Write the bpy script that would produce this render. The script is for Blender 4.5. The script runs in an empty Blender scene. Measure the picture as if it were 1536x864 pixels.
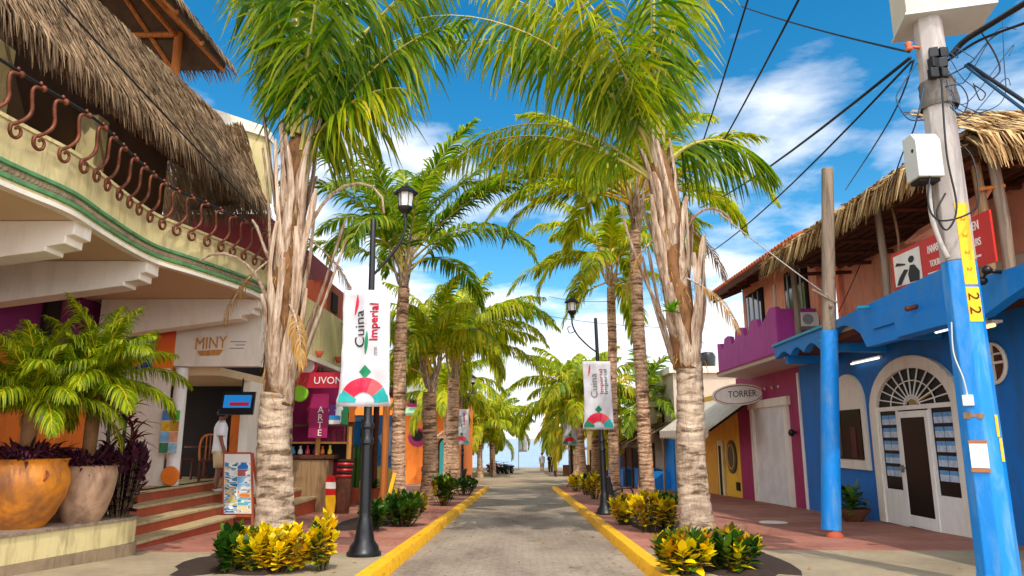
import bpy, math, random
from mathutils import Vector, Matrix
R = math.radians
RND = random.Random(11)
S = bpy.context.scene
COL = S.collection
V = Vector

# ------------------------------------------------------------------ camera geometry
F = 1080.0
PITCH = math.atan(225 / F)
YAW = math.atan(0.0136)
EYE = 1.45
_c, _s, _ca, _sa = math.cos(PITCH), math.sin(PITCH), math.cos(YAW), math.sin(YAW)
FWD = V((-_sa * _c, _ca * _c, _s)); RGT = V((_ca, _sa, 0)); UPV = RGT.cross(FWD)
def ray(px, py): return FWD + RGT * ((px - 768) / F) + UPV * ((432 - py) / F)
def AtY(px, py, Y):
    d = ray(px, py); t = Y / d.y; return V((d.x * t, Y, EYE + d.z * t))
def AtX(px, py, X):
    d = ray(px, py); t = X / d.x; return V((X, d.y * t, EYE + d.z * t))
def AtZ(px, py, Z):
    d = ray(px, py); t = (Z - EYE) / d.z; return V((d.x * t, d.y * t, Z))
def AtG(px, py, dz=0.0):
    d = ray(px, py); t = (dz - EYE) / (d.z + 0.03 * d.y); return V((d.x * t, d.y * t, EYE + d.z * t))
def gz(Y):
    if Y < 55: return -0.03 * Y
    if Y < 80: return -1.65
    if Y < 105: return -1.65 - (Y - 80) * 0.1
    return -4.15
PAVE = 0.13
def pz(Y): return gz(Y) + PAVE

cam = bpy.data.cameras.new('camera'); camo = bpy.data.objects.new('camera', cam); COL.objects.link(camo)
camo.location = (0, 0, EYE); camo.rotation_euler = (R(90) + PITCH, 0, YAW)
cam.sensor_width = 36; cam.lens = F / 1536 * 36; cam.clip_start = 0.05; cam.clip_end = 6000
S.camera = camo

# ------------------------------------------------------------------ colours + materials
def lin(x):
    x /= 255.0
    return x / 12.92 if x <= 0.04045 else ((x + 0.055) / 1.055) ** 2.4
def C(r, g, b): return (lin(r), lin(g), lin(b), 1)
def mulc(c, k): return (min(1, c[0] * k), min(1, c[1] * k), min(1, c[2] * k), 1)

class NT:
    def __init__(s, name):
        s.m = bpy.data.materials.new(name); s.m.use_nodes = True
        s.t = s.m.node_tree; s.t.nodes.clear()
        s.out = s.n('ShaderNodeOutputMaterial')
    def n(s, typ, **kw):
        nd = s.t.nodes.new(typ)
        for k, v in kw.items(): setattr(nd, k, v)
        return nd
    def l(s, a, b): s.t.links.new(a, b)
    def coord(s, scale=(1, 1, 1), rot=(0, 0, 0), kind='Object'):
        tc = s.n('ShaderNodeTexCoord'); mp = s.n('ShaderNodeMapping')
        mp.inputs['Scale'].default_value = scale; mp.inputs['Rotation'].default_value = rot
        s.l(tc.outputs[kind], mp.inputs['Vector']); return mp.outputs[0]
    def noise(s, vec, scale=5, detail=4, rough=0.55, dist=0):
        nd = s.n('ShaderNodeTexNoise'); nd.inputs['Scale'].default_value = scale
        nd.inputs['Detail'].default_value = detail; nd.inputs['Roughness'].default_value = rough
        nd.inputs['Distortion'].default_value = dist
        s.l(vec, nd.inputs['Vector']); return nd.outputs['Fac']
    def ramp(s, fac, stops, interp='LINEAR'):
        nd = s.n('ShaderNodeValToRGB'); cr = nd.color_ramp; cr.interpolation = interp
        while len(cr.elements) > 1: cr.elements.remove(cr.elements[0])
        cr.elements[0].position = stops[0][0]; cr.elements[0].color = stops[0][1]
        for p, c in stops[1:]:
            e = cr.elements.new(p); e.color = c
        s.l(fac, nd.inputs[0]); return nd.outputs[0]
    def mix(s, fac, a, b, mode='MIX'):
        nd = s.n('ShaderNodeMix', data_type='RGBA', blend_type=mode)
        for sock, v in ((nd.inputs[0], fac), (nd.inputs[6], a), (nd.inputs[7], b)):
            if hasattr(v, 'node'): s.l(v, sock)
            else: sock.default_value = v
        return nd.outputs[2]
    def bump(s, h, strength=0.3, dist=0.02):
        nd = s.n('ShaderNodeBump'); nd.inputs['Strength'].default_value = strength
        nd.inputs['Distance'].default_value = dist
        s.l(h, nd.inputs['Height']); return nd.outputs[0]
    def princ(s, col, rough=0.6, normal=None, metal=0.0, spec=0.5, **kw):
        p = s.n('ShaderNodeBsdfPrincipled')
        for nm, v in (('Base Color', col), ('Roughness', rough), ('Metallic', metal), ('Specular IOR Level', spec)):
            if hasattr(v, 'node'): s.l(v, p.inputs[nm])
            else: p.inputs[nm].default_value = v
        if normal is not None: s.l(normal, p.inputs['Normal'])
        for k, v in kw.items(): p.inputs[k.replace('_', ' ')].default_value = v
        s.l(p.outputs[0], s.out.inputs[0]); return p

G_, W1, B1 = (0.5, 0.5, 0.5, 1), (1, 1, 1, 1), (0, 0, 0, 1)
def paint(name, col, rough=0.65, var=0.12, scale=3.0, bump=0.15, bscale=60, dirt=None, stretch=(1, 1, 1), metal=0, spec=0.4, dstretch=(1.5, 1.5, .35), cov=.5):
    """Plaster, paint, concrete: mottled base colour, optional dirt patches, fine bump."""
    t = NT(name); v = t.coord(stretch)
    n1 = t.noise(v, scale, 6, .6)
    col_ = t.ramp(n1, [(0.25, mulc(col, 1 - var)), (0.75, mulc(col, 1 + var))])
    if dirt:
        v2 = t.coord(dstretch)
        n2 = t.noise(v2, scale * .7 + 1.1, 7, .65, .4)
        col_ = t.mix(t.ramp(n2, [(cov, B1), (cov + .18, (dirt[1],) * 3 + (1,))]), col_, dirt[0])
    nm = t.bump(t.noise(v, bscale, 3), bump, .01) if bump else None
    t.princ(col_, rough, nm, metal, spec); return t.m
def flat(name, col, rough=0.5, metal=0, spec=.4): return paint(name, col, rough, .06, 8, 0, metal=metal, spec=spec)
def leafmat(name, cols, trans=0.35, rough=0.45, gl=.25):
    t = NT(name); g = t.n('ShaderNodeNewGeometry')
    k = len(cols)
    col = t.ramp(g.outputs['Random Per Island'], [(i / max(1, k - 1), c) for i, c in enumerate(cols)])
    v = t.coord(); n = t.noise(v, 2.2, 3)
    col = t.mix(.55, col, t.ramp(n, [(.3, (.55, .55, .55, 1)), (.7, (1.35, 1.35, 1.2, 1))]), 'MULTIPLY')
    p = t.n('ShaderNodeBsdfPrincipled'); t.l(col, p.inputs['Base Color']); p.inputs['Roughness'].default_value = rough
    p.inputs['Specular IOR Level'].default_value = gl
    tr = t.n('ShaderNodeBsdfTranslucent'); t.l(t.mix(1, col, (1.5, 1.6, .6, 1), 'MULTIPLY'), tr.inputs[0])
    ms = t.n('ShaderNodeMixShader'); ms.inputs[0].default_value = trans
    t.l(p.outputs[0], ms.inputs[1]); t.l(tr.outputs[0], ms.inputs[2]); t.l(ms.outputs[0], t.out.inputs[0]); return t.m
def strandmat(name, cols, rough=.9):
    t = NT(name); g = t.n('ShaderNodeNewGeometry'); k = len(cols)
    col = t.ramp(g.outputs['Random Per Island'], [(i / max(1, k - 1), c) for i, c in enumerate(cols)])
    v = t.coord((1, 1, 1)); n = t.noise(v, 1.6, 5, .65)
    col = t.mix(.7, col, t.ramp(n, [(.3, (.5, .5, .5, 1)), (.7, (1.3, 1.3, 1.3, 1))]), 'MULTIPLY')
    t.princ(col, rough, None, 0, .1); return t.m
def woodmat(name, col, rough=.75, axis=2, sc=9):
    t = NT(name); st = [14, 14, 14]; st[axis] = .8
    v = t.coord(tuple(st)); n = t.noise(v, sc * .12, 6, .65, .6)
    col_ = t.ramp(n, [(.28, mulc(col, .45)), (.5, col), (.75, mulc(col, 1.3))])
    t.princ(col_, rough, t.bump(n, .4, .01), 0, .25); return t.m
def emit(name, col, st):
    t = NT(name); e = t.n('ShaderNodeEmission'); e.inputs[0].default_value = col; e.inputs[1].default_value = st
    t.l(e.outputs[0], t.out.inputs[0]); return t.m
def trunkmat(name, c1, c2, ring=9.0, rstr=.6):
    t = NT(name); tc = t.n('ShaderNodeTexCoord')
    n = t.noise(t.coord((1, 1, 1)), 2.4, 6, .65)
    w = t.n('ShaderNodeTexWave', wave_type='BANDS', bands_direction='Z'); w.inputs['Scale'].default_value = ring * .31
    w.inputs['Distortion'].default_value = 7; w.inputs['Detail'].default_value = 4; w.inputs['Detail Scale'].default_value = 1.3
    t.l(t.coord((1, 1, 1)), w.inputs['Vector'])
    fine = t.noise(t.coord((9, 9, 2.2)), 4, 5, .7)
    col = t.ramp(n, [(.28, c2), (.5, c1), (.75, mulc(c1, 1.25))])
    col = t.mix(.8, col, t.ramp(fine, [(.3, (.55, .52, .5, 1)), (.6, (1.1, 1.1, 1.1, 1))]), 'MULTIPLY')
    crk = t.noise(t.coord((1.6, 1.6, ring)), 1.5, 5, .62, .5)
    col = t.mix(rstr, col, t.ramp(w.outputs['Fac'], [(.0, (.5, .42, .36, 1)), (.14, (.9, .88, .85, 1)), (.5, (1.05, 1.05, 1.05, 1))]), 'MULTIPLY')
    col = t.mix(.9, col, t.ramp(crk, [(.38, (.2, .15, .11, 1)), (.46, (.76, .72, .68, 1)), (.56, (1.08, 1.08, 1.08, 1))]), 'MULTIPLY')
    h = t.mix(.55, w.outputs['Fac'], crk)
    t.princ(col, .9, t.bump(h, .7, .03), 0, .15); return t.m

# ------------------------------------------------------------------ mesh builder
class MB:
    def __init__(s): s.v = []; s.f = []; s.m = []; s.mi = 0
    def add(s, vs, fs):
        o = len(s.v); s.v += [tuple(x) for x in vs]
        for f in fs: s.f.append([o + i for i in f]); s.m.append(s.mi)
        return s
    def mat(s, i): s.mi = i; return s
    def bb(s, x0, x1, y0, y1, z0, z1):
        vs = [(x, y, z) for z in (z0, z1) for y in (y0, y1) for x in (x0, x1)]
        return s.add(vs, [(0, 2, 3, 1), (4, 5, 7, 6), (0, 1, 5, 4), (2, 6, 7, 3), (0, 4, 6, 2), (1, 3, 7, 5)])
    def box(s, c, sz, rz=0, rx=0, ry=0):
        M = Matrix.Rotation(rz, 4, 'Z') @ Matrix.Rotation(ry, 4, 'Y') @ Matrix.Rotation(rx, 4, 'X')
        c = V(c)
        vs = [c + M @ V((x * sz[0] / 2, y * sz[1] / 2, z * sz[2] / 2)) for z in (-1, 1) for y in (-1, 1) for x in (-1, 1)]
        return s.add(vs, [(0, 2, 3, 1), (4, 5, 7, 6), (0, 1, 5, 4), (2, 6, 7, 3), (0, 4, 6, 2), (1, 3, 7, 5)])
    def bar(s, a, b, w, h=None):
        """rectangular bar from a to b"""
        a, b = V(a), V(b); h = h or w; d = (b - a).normalized()
        up = V((0, 0, 1)) if abs(d.z) < .95 else V((1, 0, 0))
        r = d.cross(up).normalized(); u = r.cross(d)
        vs = [p + r * (x * w / 2) + u * (y * h / 2) for p in (a, b) for y in (-1, 1) for x in (-1, 1)]
        return s.add(vs, [(0, 1, 3, 2), (4, 6, 7, 5), (0, 4, 5, 1), (2, 3, 7, 6), (0, 2, 6, 4), (1, 5, 7, 3)])
    def prism(s, poly, fn, w0, w1):
        """polygon (u,v) extruded between w0 and w1 through fn(u,v,w)"""
        n = len(poly)
        vs = [fn(u, v, w0) for u, v in poly] + [fn(u, v, w1) for u, v in poly]
        fs = [list(range(n))[::-1], list(range(n, 2 * n))] + [(i, (i + 1) % n, n + (i + 1) % n, n + i) for i in range(n)]
        return s.add(vs, fs)
    def poly(s, pts): return s.add(pts, [list(range(len(pts)))])
    def tube(s, pts, r, n=8, cap=True, flatx=1.0):
        pts = [V(p) for p in pts]; k = len(pts)
        rs = r if isinstance(r, (list, tuple)) else [r] * k
        vs = []; prev = None
        for i, p in enumerate(pts):
            d = (pts[min(i + 1, k - 1)] - pts[max(i - 1, 0)]).normalized()
            if prev is None:
                ref = V((0, 0, 1)) if abs(d.z) < .9 else V((1, 0, 0))
                a = d.cross(ref).normalized()
            else:
                a = (prev - d * prev.dot(d))
                a = a.normalized() if a.length > 1e-6 else d.orthogonal().normalized()
            prev = a; b = d.cross(a)
            for j in range(n):
                t = 2 * math.pi * j / n
                vs.append(p + a * (math.cos(t) * rs[i] * flatx) + b * (math.sin(t) * rs[i]))
        fs = [(i * n + j, i * n + (j + 1) % n, (i + 1) * n + (j + 1) % n, (i + 1) * n + j) for i in range(k - 1) for j in range(n)]
        if cap: fs += [list(range(n))[::-1], list(range((k - 1) * n, k * n))]
        return s.add(vs, fs)
    def lathe(s, prof, c=(0, 0, 0), n=20, M=None, cap=True, wob=None):
        c = V(c); vs = []
        for i, (r, z) in enumerate(prof):
            for j in range(n):
                t = 2 * math.pi * j / n
                rr = r * (wob(t, z) if wob else 1)
                p = V((math.cos(t) * rr, math.sin(t) * rr, z))
                vs.append(c + (M @ p if M else p))
        k = len(prof)
        fs = [(i * n + j, i * n + (j + 1) % n, (i + 1) * n + (j + 1) % n, (i + 1) * n + j) for i in range(k - 1) for j in range(n)]
        if cap: fs += [list(range(n))[::-1], list(range((k - 1) * n, k * n))]
        return s.add(vs, fs)
    def ell(s, c, r, n=12, k=8, M=None):
        c = V(c); vs = []
        for i in range(k + 1):
            ph = math.pi * i / k
            for j in range(n):
                t = 2 * math.pi * j / n
                p = V((r[0] * math.sin(ph) * math.cos(t), r[1] * math.sin(ph) * math.sin(t), r[2] * math.cos(ph)))
                vs.append(c + (M @ p if M else p))
        return s.add(vs, [(i * n + j, (i + 1) * n + j, (i + 1) * n + (j + 1) % n, i * n + (j + 1) % n) for i in range(k) for j in range(n)])
    def strip(s, pts, side, ws):
        """flat ribbon along pts; side: one vector or list; ws: half widths (last may be 0 -> tip)"""
        n = len(pts); vs = []; fs = []
        for i, p in enumerate(pts):
            sd = side[i] if isinstance(side, list) else side
            vs += [p - sd * ws[i], p + sd * ws[i]]
        for i in range(n - 1): fs.append((2 * i, 2 * i + 1, 2 * i + 3, 2 * i + 2))
        return s.add(vs, fs)
    def grid(s, pts):
        """pts: rows of equal length"""
        r, c = len(pts), len(pts[0])
        return s.add([p for row in pts for p in row], [(i * c + j, i * c + j + 1, (i + 1) * c + j + 1, (i + 1) * c + j) for i in range(r - 1) for j in range(c - 1)])
    def text(s, txt, size, fn, depth=.01, align='CENTER', sx=1.0):
        """lettering as mesh: text plane (u,v) and depth w go through fn"""
        cu = bpy.data.curves.new('lettering', 'FONT'); cu.body = txt; cu.size = size; cu.extrude = depth / 2
        cu.align_x = align; cu.align_y = 'CENTER'; cu.resolution_u = 3
        ob = bpy.data.objects.new('lettering', cu); COL.objects.link(ob)
        dg = bpy.context.evaluated_depsgraph_get(); me = bpy.data.meshes.new_from_object(ob.evaluated_get(dg))
        s.add([fn(p.co.x * sx, p.co.y, p.co.z) for p in me.vertices], [list(p.vertices) for p in me.polygons])
        bpy.data.objects.remove(ob); bpy.data.curves.remove(cu); bpy.data.meshes.remove(me); return s

def root_off(parent):
    o = V((0, 0, 0)); p = parent
    while p is not None: o += V(p.location); p = p.parent
    return o
def obj(name, mb, mats, parent=None, smooth=False, bevel=0, label=None, local=False, origin=None, kind=None):
    """link a builder as ONE mesh object; vertices are world coordinates unless local"""
    me = bpy.data.meshes.new(name)
    off = V((0, 0, 0)) if local else root_off(parent)
    if origin is not None: off = off + V(origin)
    me.from_pydata([(x - off.x, y - off.y, z - off.z) for x, y, z in mb.v], [], mb.f)
    mats = mats if isinstance(mats, (list, tuple)) else [mats]
    for m in mats: me.materials.append(m)
    if len(mats) > 1: me.polygons.foreach_set('material_index', mb.m)
    if smooth:
        me.polygons.foreach_set('use_smooth', [True] * len(me.polygons))
        if smooth is not True: me.set_sharp_from_angle(angle=R(smooth))
    me.update()
    o = bpy.data.objects.new(name, me); COL.objects.link(o)
    if parent: o.parent = parent
    if origin is not None: o.location = origin
    if bevel:
        b = o.modifiers.new('edge', 'BEVEL'); b.width = bevel; b.segments = 2; b.limit_method = 'ANGLE'; b.angle_limit = R(40)
    if label: o['label'] = label
    if kind: o['kind'] = kind
    return o
def tag(o, label, cat, group=None, kind=None):
    if label: o['label'] = label
    if cat: o['category'] = cat
    if group: o['group'] = group
    if kind: o['kind'] = kind
    return o
def thing(name, label, cat, loc=(0, 0, 0), rz=0, group=None):
    o = bpy.data.objects.new(name, None); COL.objects.link(o); o.empty_display_size = .2
    o.location = loc; o.rotation_euler = (0, 0, rz); return tag(o, label, cat, group)
def single(name, mb, mats, label, cat, group=None, base=None, **kw):
    """a thing that is one mesh, origin at its base"""
    if base is None:
        xs, ys, zs = zip(*mb.v); base = ((min(xs) + max(xs)) / 2, (min(ys) + max(ys)) / 2, min(zs))
    return tag(obj(name, mb, mats, None, origin=base, **kw), label, cat, group)
def dup(o, loc=None, rz=None, label=None, parent=None, scale=None):
    """copy a thing with all its parts and sub-parts"""
    c = o.copy(); COL.objects.link(c)
    if parent is not None: c.parent = parent
    if loc is not None: c.location = loc
    if rz is not None: c.rotation_euler = (0, 0, rz)
    if scale is not None: c.scale = scale
    if label: c['label'] = label
    for ch in list(o.children): dup(ch, parent=c)
    return c
def lerp(a, b, t): return a + (b - a) * t
def smoothcurve(pts, k=6):
    """Catmull-Rom through points"""
    pts = [V(p) for p in pts]; out = []
    for i in range(len(pts) - 1):
        p0 = pts[max(i - 1, 0)]; p1 = pts[i]; p2 = pts[i + 1]; p3 = pts[min(i + 2, len(pts) - 1)]
        for j in range(k):
            t = j / k
            out.append(.5 * ((2 * p1) + (p2 - p0) * t + (2 * p0 - 5 * p1 + 4 * p2 - p3) * t * t + (3 * p1 - p0 - 3 * p2 + p3) * t ** 3))
    out.append(pts[-1]); return out
# ------------------------------------------------------------------ shared materials
M = {}
M['cream'] = paint('cream plaster', C(214, 196, 140), .75, .08, 2.5, .15, 50, (C(132, 108, 70), .5), dstretch=(3, 3, .5))
M['soffit'] = paint('soffit plaster', C(205, 178, 140), .8, .06, 1.5, .1, 40)
M['white_plaster'] = paint('white plaster', C(230, 220, 204), .75, .06, 2, .15, 60, (C(166, 148, 118), .22))
M['white_paint'] = paint('white paint', C(232, 228, 220), .5, .05, 3, .08, 50, (C(170, 158, 138), .2))
M['green_trim'] = paint('green trim', C(92, 148, 98), .6, .12, 4, .1, 40, (C(70, 74, 44), .6))
M['copper'] = paint('rusty wrought iron', C(116, 60, 36), .45, .4, 14, .4, 90, (C(38, 16, 12), .9), metal=.35)
M['black_metal'] = paint('black painted iron', C(22, 22, 24), .35, .2, 6, .1, 60)
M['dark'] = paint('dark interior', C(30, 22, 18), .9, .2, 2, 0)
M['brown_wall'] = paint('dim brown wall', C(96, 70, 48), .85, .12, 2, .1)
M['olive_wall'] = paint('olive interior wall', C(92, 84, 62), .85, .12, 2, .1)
M['purple'] = paint('purple paint', C(122, 30, 96), .7, .08, 2, .1)
M['orange'] = paint('orange paint', C(232, 122, 34), .7, .08, 2, .12, 60, (C(160, 70, 22), .5))
M['terra_riser'] = paint('terracotta step paint', C(176, 78, 46), .7, .14, 4, .2, 50, (C(120, 78, 56), .6))
M['tread'] = paint('stone tread', C(190, 168, 124), .75, .12, 5, .2, 60, (C(110, 92, 62), .5))
M['blue'] = paint('bright blue paint', C(0, 126, 212), .55, .07, 2.5, .18, 55, (C(70, 130, 172), .5), cov=.47)
M['blue_wall'] = paint('deep blue wall paint', C(0, 108, 192), .65, .08, 1.6, .18, 55, (C(40, 92, 140), .6), cov=.46)
M['teal'] = paint('teal canopy paint', C(48, 160, 196), .5, .08, 3, .1, 60)
M['magenta'] = paint('magenta paint', C(180, 58, 152), .6, .08, 2, .12, 60, (C(120, 30, 100), .4))
M['wine'] = paint('wine red paint', C(156, 22, 84), .6, .08, 2, .12, 60, (C(96, 14, 56), .4))
M['salmon'] = paint('salmon plaster', C(248, 166, 132), .75, .08, 2, .15, 60, (C(196, 110, 82), .5))
M['greige'] = paint('grey beige plaster', C(196, 178, 160), .75, .09, 2, .15)
M['yellow'] = paint('yellow paint', C(232, 178, 40), .6, .09, 2, .12, 60, (C(176, 120, 26), .5))
M['kerb'] = paint('yellow kerb paint', C(246, 180, 8), .6, .1, 3.5, .3, 40, (C(140, 100, 44), .6), dstretch=(3.5, 1.6, 3.5), cov=.52)
M['red'] = paint('red paint', C(196, 26, 40), .5, .1, 3, .1)
M['redsign'] = paint('red sign vinyl', C(200, 34, 26), .4, .08, 2, 0)
M['wood'] = woodmat('weathered post wood', C(150, 118, 84))
M['greywood'] = woodmat('grey weathered wood', C(140, 122, 104))
M['orangewood'] = woodmat('varnished log', C(190, 112, 54))
M['brownwood'] = woodmat('dark brown timber', C(92, 50, 32), axis=1)
M['tancounter'] = woodmat('tan timber', C(196, 138, 72))
M['glass'] = paint('dark window glass', C(12, 12, 13), .3, .2, 2, 0, spec=.1)
M['glassblue'] = paint('bluish dark glass', C(24, 34, 46), .08, .3, 3, 0, spec=.6)
M['paper'] = paint('white paper', C(240, 240, 240), .8, .04, 4, 0)
M['tape'] = flat('brown tape', C(176, 110, 48), .5)
M['concrete'] = paint('pole concrete', C(176, 166, 158), .85, .12, 5, .25, 80, (C(110, 100, 94), .5))
M['poleblue'] = paint('blue paint on concrete', C(6, 130, 212), .5, .08, 4, .25, 70, (C(110, 160, 196), .55), cov=.48)
M['plateyellow'] = paint('yellow stencil paint', C(240, 182, 20), .55, .1, 5, .1)
M['stencil'] = flat('dark stencil', C(96, 62, 18), .7)
M['beigebox'] = paint('beige metal box', C(206, 192, 164), .5, .07, 3, .05)
M['greybox'] = paint('pale grey box', C(196, 198, 190), .5, .06, 4, .05)
M['cable'] = flat('black cable rubber', C(18, 20, 24), .5)
M['tealcable'] = flat('blue cable rubber', C(16, 62, 92), .5)
M['roofred'] = paint('roof tile red', C(170, 82, 46), .8, .2, 6, .3)
M['skin'] = paint('brown skin', C(140, 84, 58), .5, .06, 6, 0)
M['hair'] = flat('black hair', C(20, 15, 13), .55)
M['tshirt'] = paint('white cotton', C(236, 234, 238), .85, .04, 6, .2, 40)
M['shorts'] = paint('beige cotton', C(212, 186, 142), .85, .06, 6, .2, 40)
M['sole'] = flat('pale shoe', C(214, 206, 196), .7)
M['pot_orange'] = paint('ochre glazed clay', C(216, 132, 34), .42, .16, 1.6, .15, 30, (C(128, 78, 44), .85), dstretch=(1, 1, .8), cov=.44)
M['pot_taupe'] = paint('taupe clay', C(176, 140, 110), .6, .14, 1.6, .15, 30, (C(110, 80, 60), .8), dstretch=(1, 1, .8), cov=.45)
M['soil'] = paint('dark soil', C(52, 36, 26), .95, .3, 10, .4)
M['stone_base'] = paint('grey stone base', C(150, 128, 100), .9, .22, 3, .5, 20, (C(96, 82, 66), .7))
M['tyre'] = flat('rubber tyre', C(24, 24, 25), .8)
M['chrome'] = flat('grey metal', C(150, 150, 150), .3, .8)
M['pink'] = paint('pink paint', C(224, 110, 150), .4, .06, 3, 0)
M['turquoise'] = paint('turquoise paint', C(64, 178, 170), .55, .08, 3, .1)
M['green'] = flat('green print', C(18, 128, 84), .6)
M['tealprint'] = flat('teal print', C(28, 160, 156), .6)
M['crimson'] = flat('crimson print', C(214, 26, 62), .6)
M['ink'] = flat('black print', C(46, 44, 48), .6)
M['greyprint'] = flat('grey print', C(150, 150, 152), .6)
M['banner'] = paint('white banner fabric', C(198, 195, 197), .8, .05, 3, .12, 120)
M['coral'] = flat('coral print', C(232, 84, 88), .6)
M['skyprint'] = flat('sky blue print', C(44, 138, 206), .6)
M['tube'] = emit('fluorescent tube', (1, .97, .85, 1), 1.6)
M['bulb'] = emit('warm lamp', (1, .55, .2, 1), 2.0)
M['lamp_glass'] = paint('frosted lamp glass', C(228, 222, 214), .4, .05, 4, 0)
M['tvblue'] = emit('television picture blue', C(36, 120, 190), .8)
M['tvred'] = emit('television picture red', C(170, 40, 60), .6)
M['leaf_palm'] = leafmat('palm leaf near', [C(46, 86, 12), C(90, 128, 12), C(156, 170, 18), C(64, 104, 16), C(172, 172, 28)], .45)
M['leaf_palm_dark'] = leafmat('palm leaf deep', [C(54, 88, 16), C(88, 122, 18), C(140, 156, 26), C(64, 98, 20), C(164, 164, 36)], .45)
M['leaf_palm_y'] = leafmat('palm leaf yellow green', [C(84, 118, 14), C(144, 160, 18), C(194, 186, 26), C(108, 136, 18), C(206, 184, 40)], .45)
M['leaf_palm_gold'] = leafmat('palm leaf golden', [C(160, 160, 20), C(204, 188, 22), C(224, 194, 28), C(130, 146, 22)], .45)
M['rachis'] = flat('leaf stalk', C(186, 170, 84), .5)
M['rachis_y'] = flat('yellow leaf stalk', C(214, 176, 40), .5)
M['leaf_fern'] = leafmat('cycad leaf', [C(70, 100, 10), C(122, 144, 12), C(186, 184, 18), C(92, 118, 14), C(146, 152, 18)], .42)
M['leaf_dry'] = leafmat('dry palm leaf', [C(150, 110, 60), C(186, 146, 84), C(120, 84, 48)], .2, .8, .1)
M['leaf_yellow'] = leafmat('croton yellow leaf', [C(232, 192, 8), C(248, 214, 14), C(222, 204, 20), C(250, 200, 8), C(176, 176, 20), C(244, 206, 40)], .25, .35, .4)
M['leaf_green'] = leafmat('croton green leaf', [C(22, 52, 16), C(40, 82, 20), C(66, 110, 22), C(28, 60, 20), C(120, 140, 30)], .2, .35, .4)
M['leaf_mix'] = leafmat('croton mixed leaf', [C(40, 70, 18), C(84, 110, 22), C(190, 166, 22), C(42, 44, 20), C(222, 168, 20), C(176, 92, 24)], .22, .35, .4)
M['leaf_purple'] = leafmat('purple leaf', [C(40, 16, 34), C(66, 26, 48), C(88, 40, 58), C(34, 18, 24)], .15, .5)
M['leaf_wine'] = leafmat('wine red leaf', [C(70, 14, 22), C(104, 24, 30), C(52, 16, 20), C(130, 44, 36)], .2, .4)
M['leaf_bright'] = leafmat('bromeliad leaf', [C(70, 130, 16), C(110, 160, 24), C(90, 140, 20)], .3, .4)
M['stem'] = flat('plant stem', C(84, 70, 42), .8)
M['trunk'] = trunkmat('coconut trunk', C(192, 170, 146), C(124, 100, 82), 6, .4)
M['trunk_thin'] = trunkmat('ringed trunk', C(206, 168, 136), C(142, 106, 80), 9, .55)
M['sheath'] = None
def _sheath():
    t = NT('dry leaf sheath'); g = t.n('ShaderNodeNewGeometry')
    n = t.noise(t.coord((10, 10, .9)), 2.2, 6, .65)
    col = t.ramp(n, [(.25, C(96, 62, 44)), (.42, C(160, 130, 106)), (.6, C(204, 182, 158)), (.8, C(228, 212, 194))])
    n2 = t.noise(t.coord((1, 1, .6)), 2.0, 4)
    col = t.mix(.7, col, t.ramp(n2, [(.3, (.6, .5, .42, 1)), (.6, (1.05, 1.05, 1.05, 1))]), 'MULTIPLY')
    t.princ(col, .75, t.bump(n, .5, .01), 0, .2); return t.m
M['sheath'] = _sheath()
M['fibre'] = paint('brown palm fibre', C(132, 92, 58), .95, .35, 6, .6, 30)
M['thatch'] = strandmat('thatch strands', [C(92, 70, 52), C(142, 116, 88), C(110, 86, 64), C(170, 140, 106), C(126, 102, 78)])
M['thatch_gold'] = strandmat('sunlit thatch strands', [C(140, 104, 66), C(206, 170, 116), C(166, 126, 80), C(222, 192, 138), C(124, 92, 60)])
M['thatch_base'] = paint('thatch core', C(84, 62, 44), .95, .3, 6, .6, 24, stretch=(1, 1, .4))

# ------------------------------------------------------------------ ground materials
def groundmat():
    t = NT('pale concrete ground'); v = t.coord()
    n1 = t.noise(v, .55, 7, .6); n2 = t.noise(v, 9, 5, .65)
    col = t.ramp(n1, [(.3, C(138, 122, 100)), (.55, C(166, 148, 120)), (.75, C(182, 164, 136))])
    col = t.mix(.5, col, t.ramp(n2, [(.3, (.7, .7, .7, 1)), (.65, (1.1, 1.1, 1.1, 1))]), 'MULTIPLY')
    t.princ(col, .85, t.bump(t.noise(v, 45, 4), .3, .01), 0, .2); return t.m
def roadmat():
    t = NT('worn concrete road'); v = t.coord()
    n1 = t.noise(t.coord((1, .35, 1)), .8, 7, .62, .3); n2 = t.noise(v, 14, 5, .7)
    n3 = t.noise(t.coord((1.2, .5, 1)), 2.1, 6, .7, .8)
    col = t.ramp(n1, [(.3, C(128, 112, 98)), (.5, C(160, 143, 125)), (.72, C(182, 165, 145))])
    col = t.mix(.6, col, t.ramp(n2, [(.3, (.62, .62, .62, 1)), (.62, (1.12, 1.12, 1.12, 1))]), 'MULTIPLY')
    col = t.mix(t.ramp(n3, [(.55, B1), (.74, (.6, .6, .6, 1))]), col, C(92, 78, 68))
    br = t.n('ShaderNodeTexBrick'); br.inputs['Scale'].default_value = 1.0
    br.inputs['Brick Width'].default_value = .22; br.inputs['Row Height'].default_value = .14; br.inputs['Mortar Size'].default_value = .012
    br.inputs['Color1'].default_value = (1.05, 1.04, 1.02, 1); br.inputs['Color2'].default_value = (.9, .89, .88, 1); br.inputs['Mortar'].default_value = (.76, .74, .72, 1)
    t.l(t.coord(), br.inputs['Vector'])
    col = t.mix(.8, col, br.outputs['Color'], 'MULTIPLY')
    t.princ(col, .85, t.bump(t.mix(.5, t.noise(v, 60, 4), br.outputs['Color']), .5, .012), 0, .25); return t.m
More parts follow.
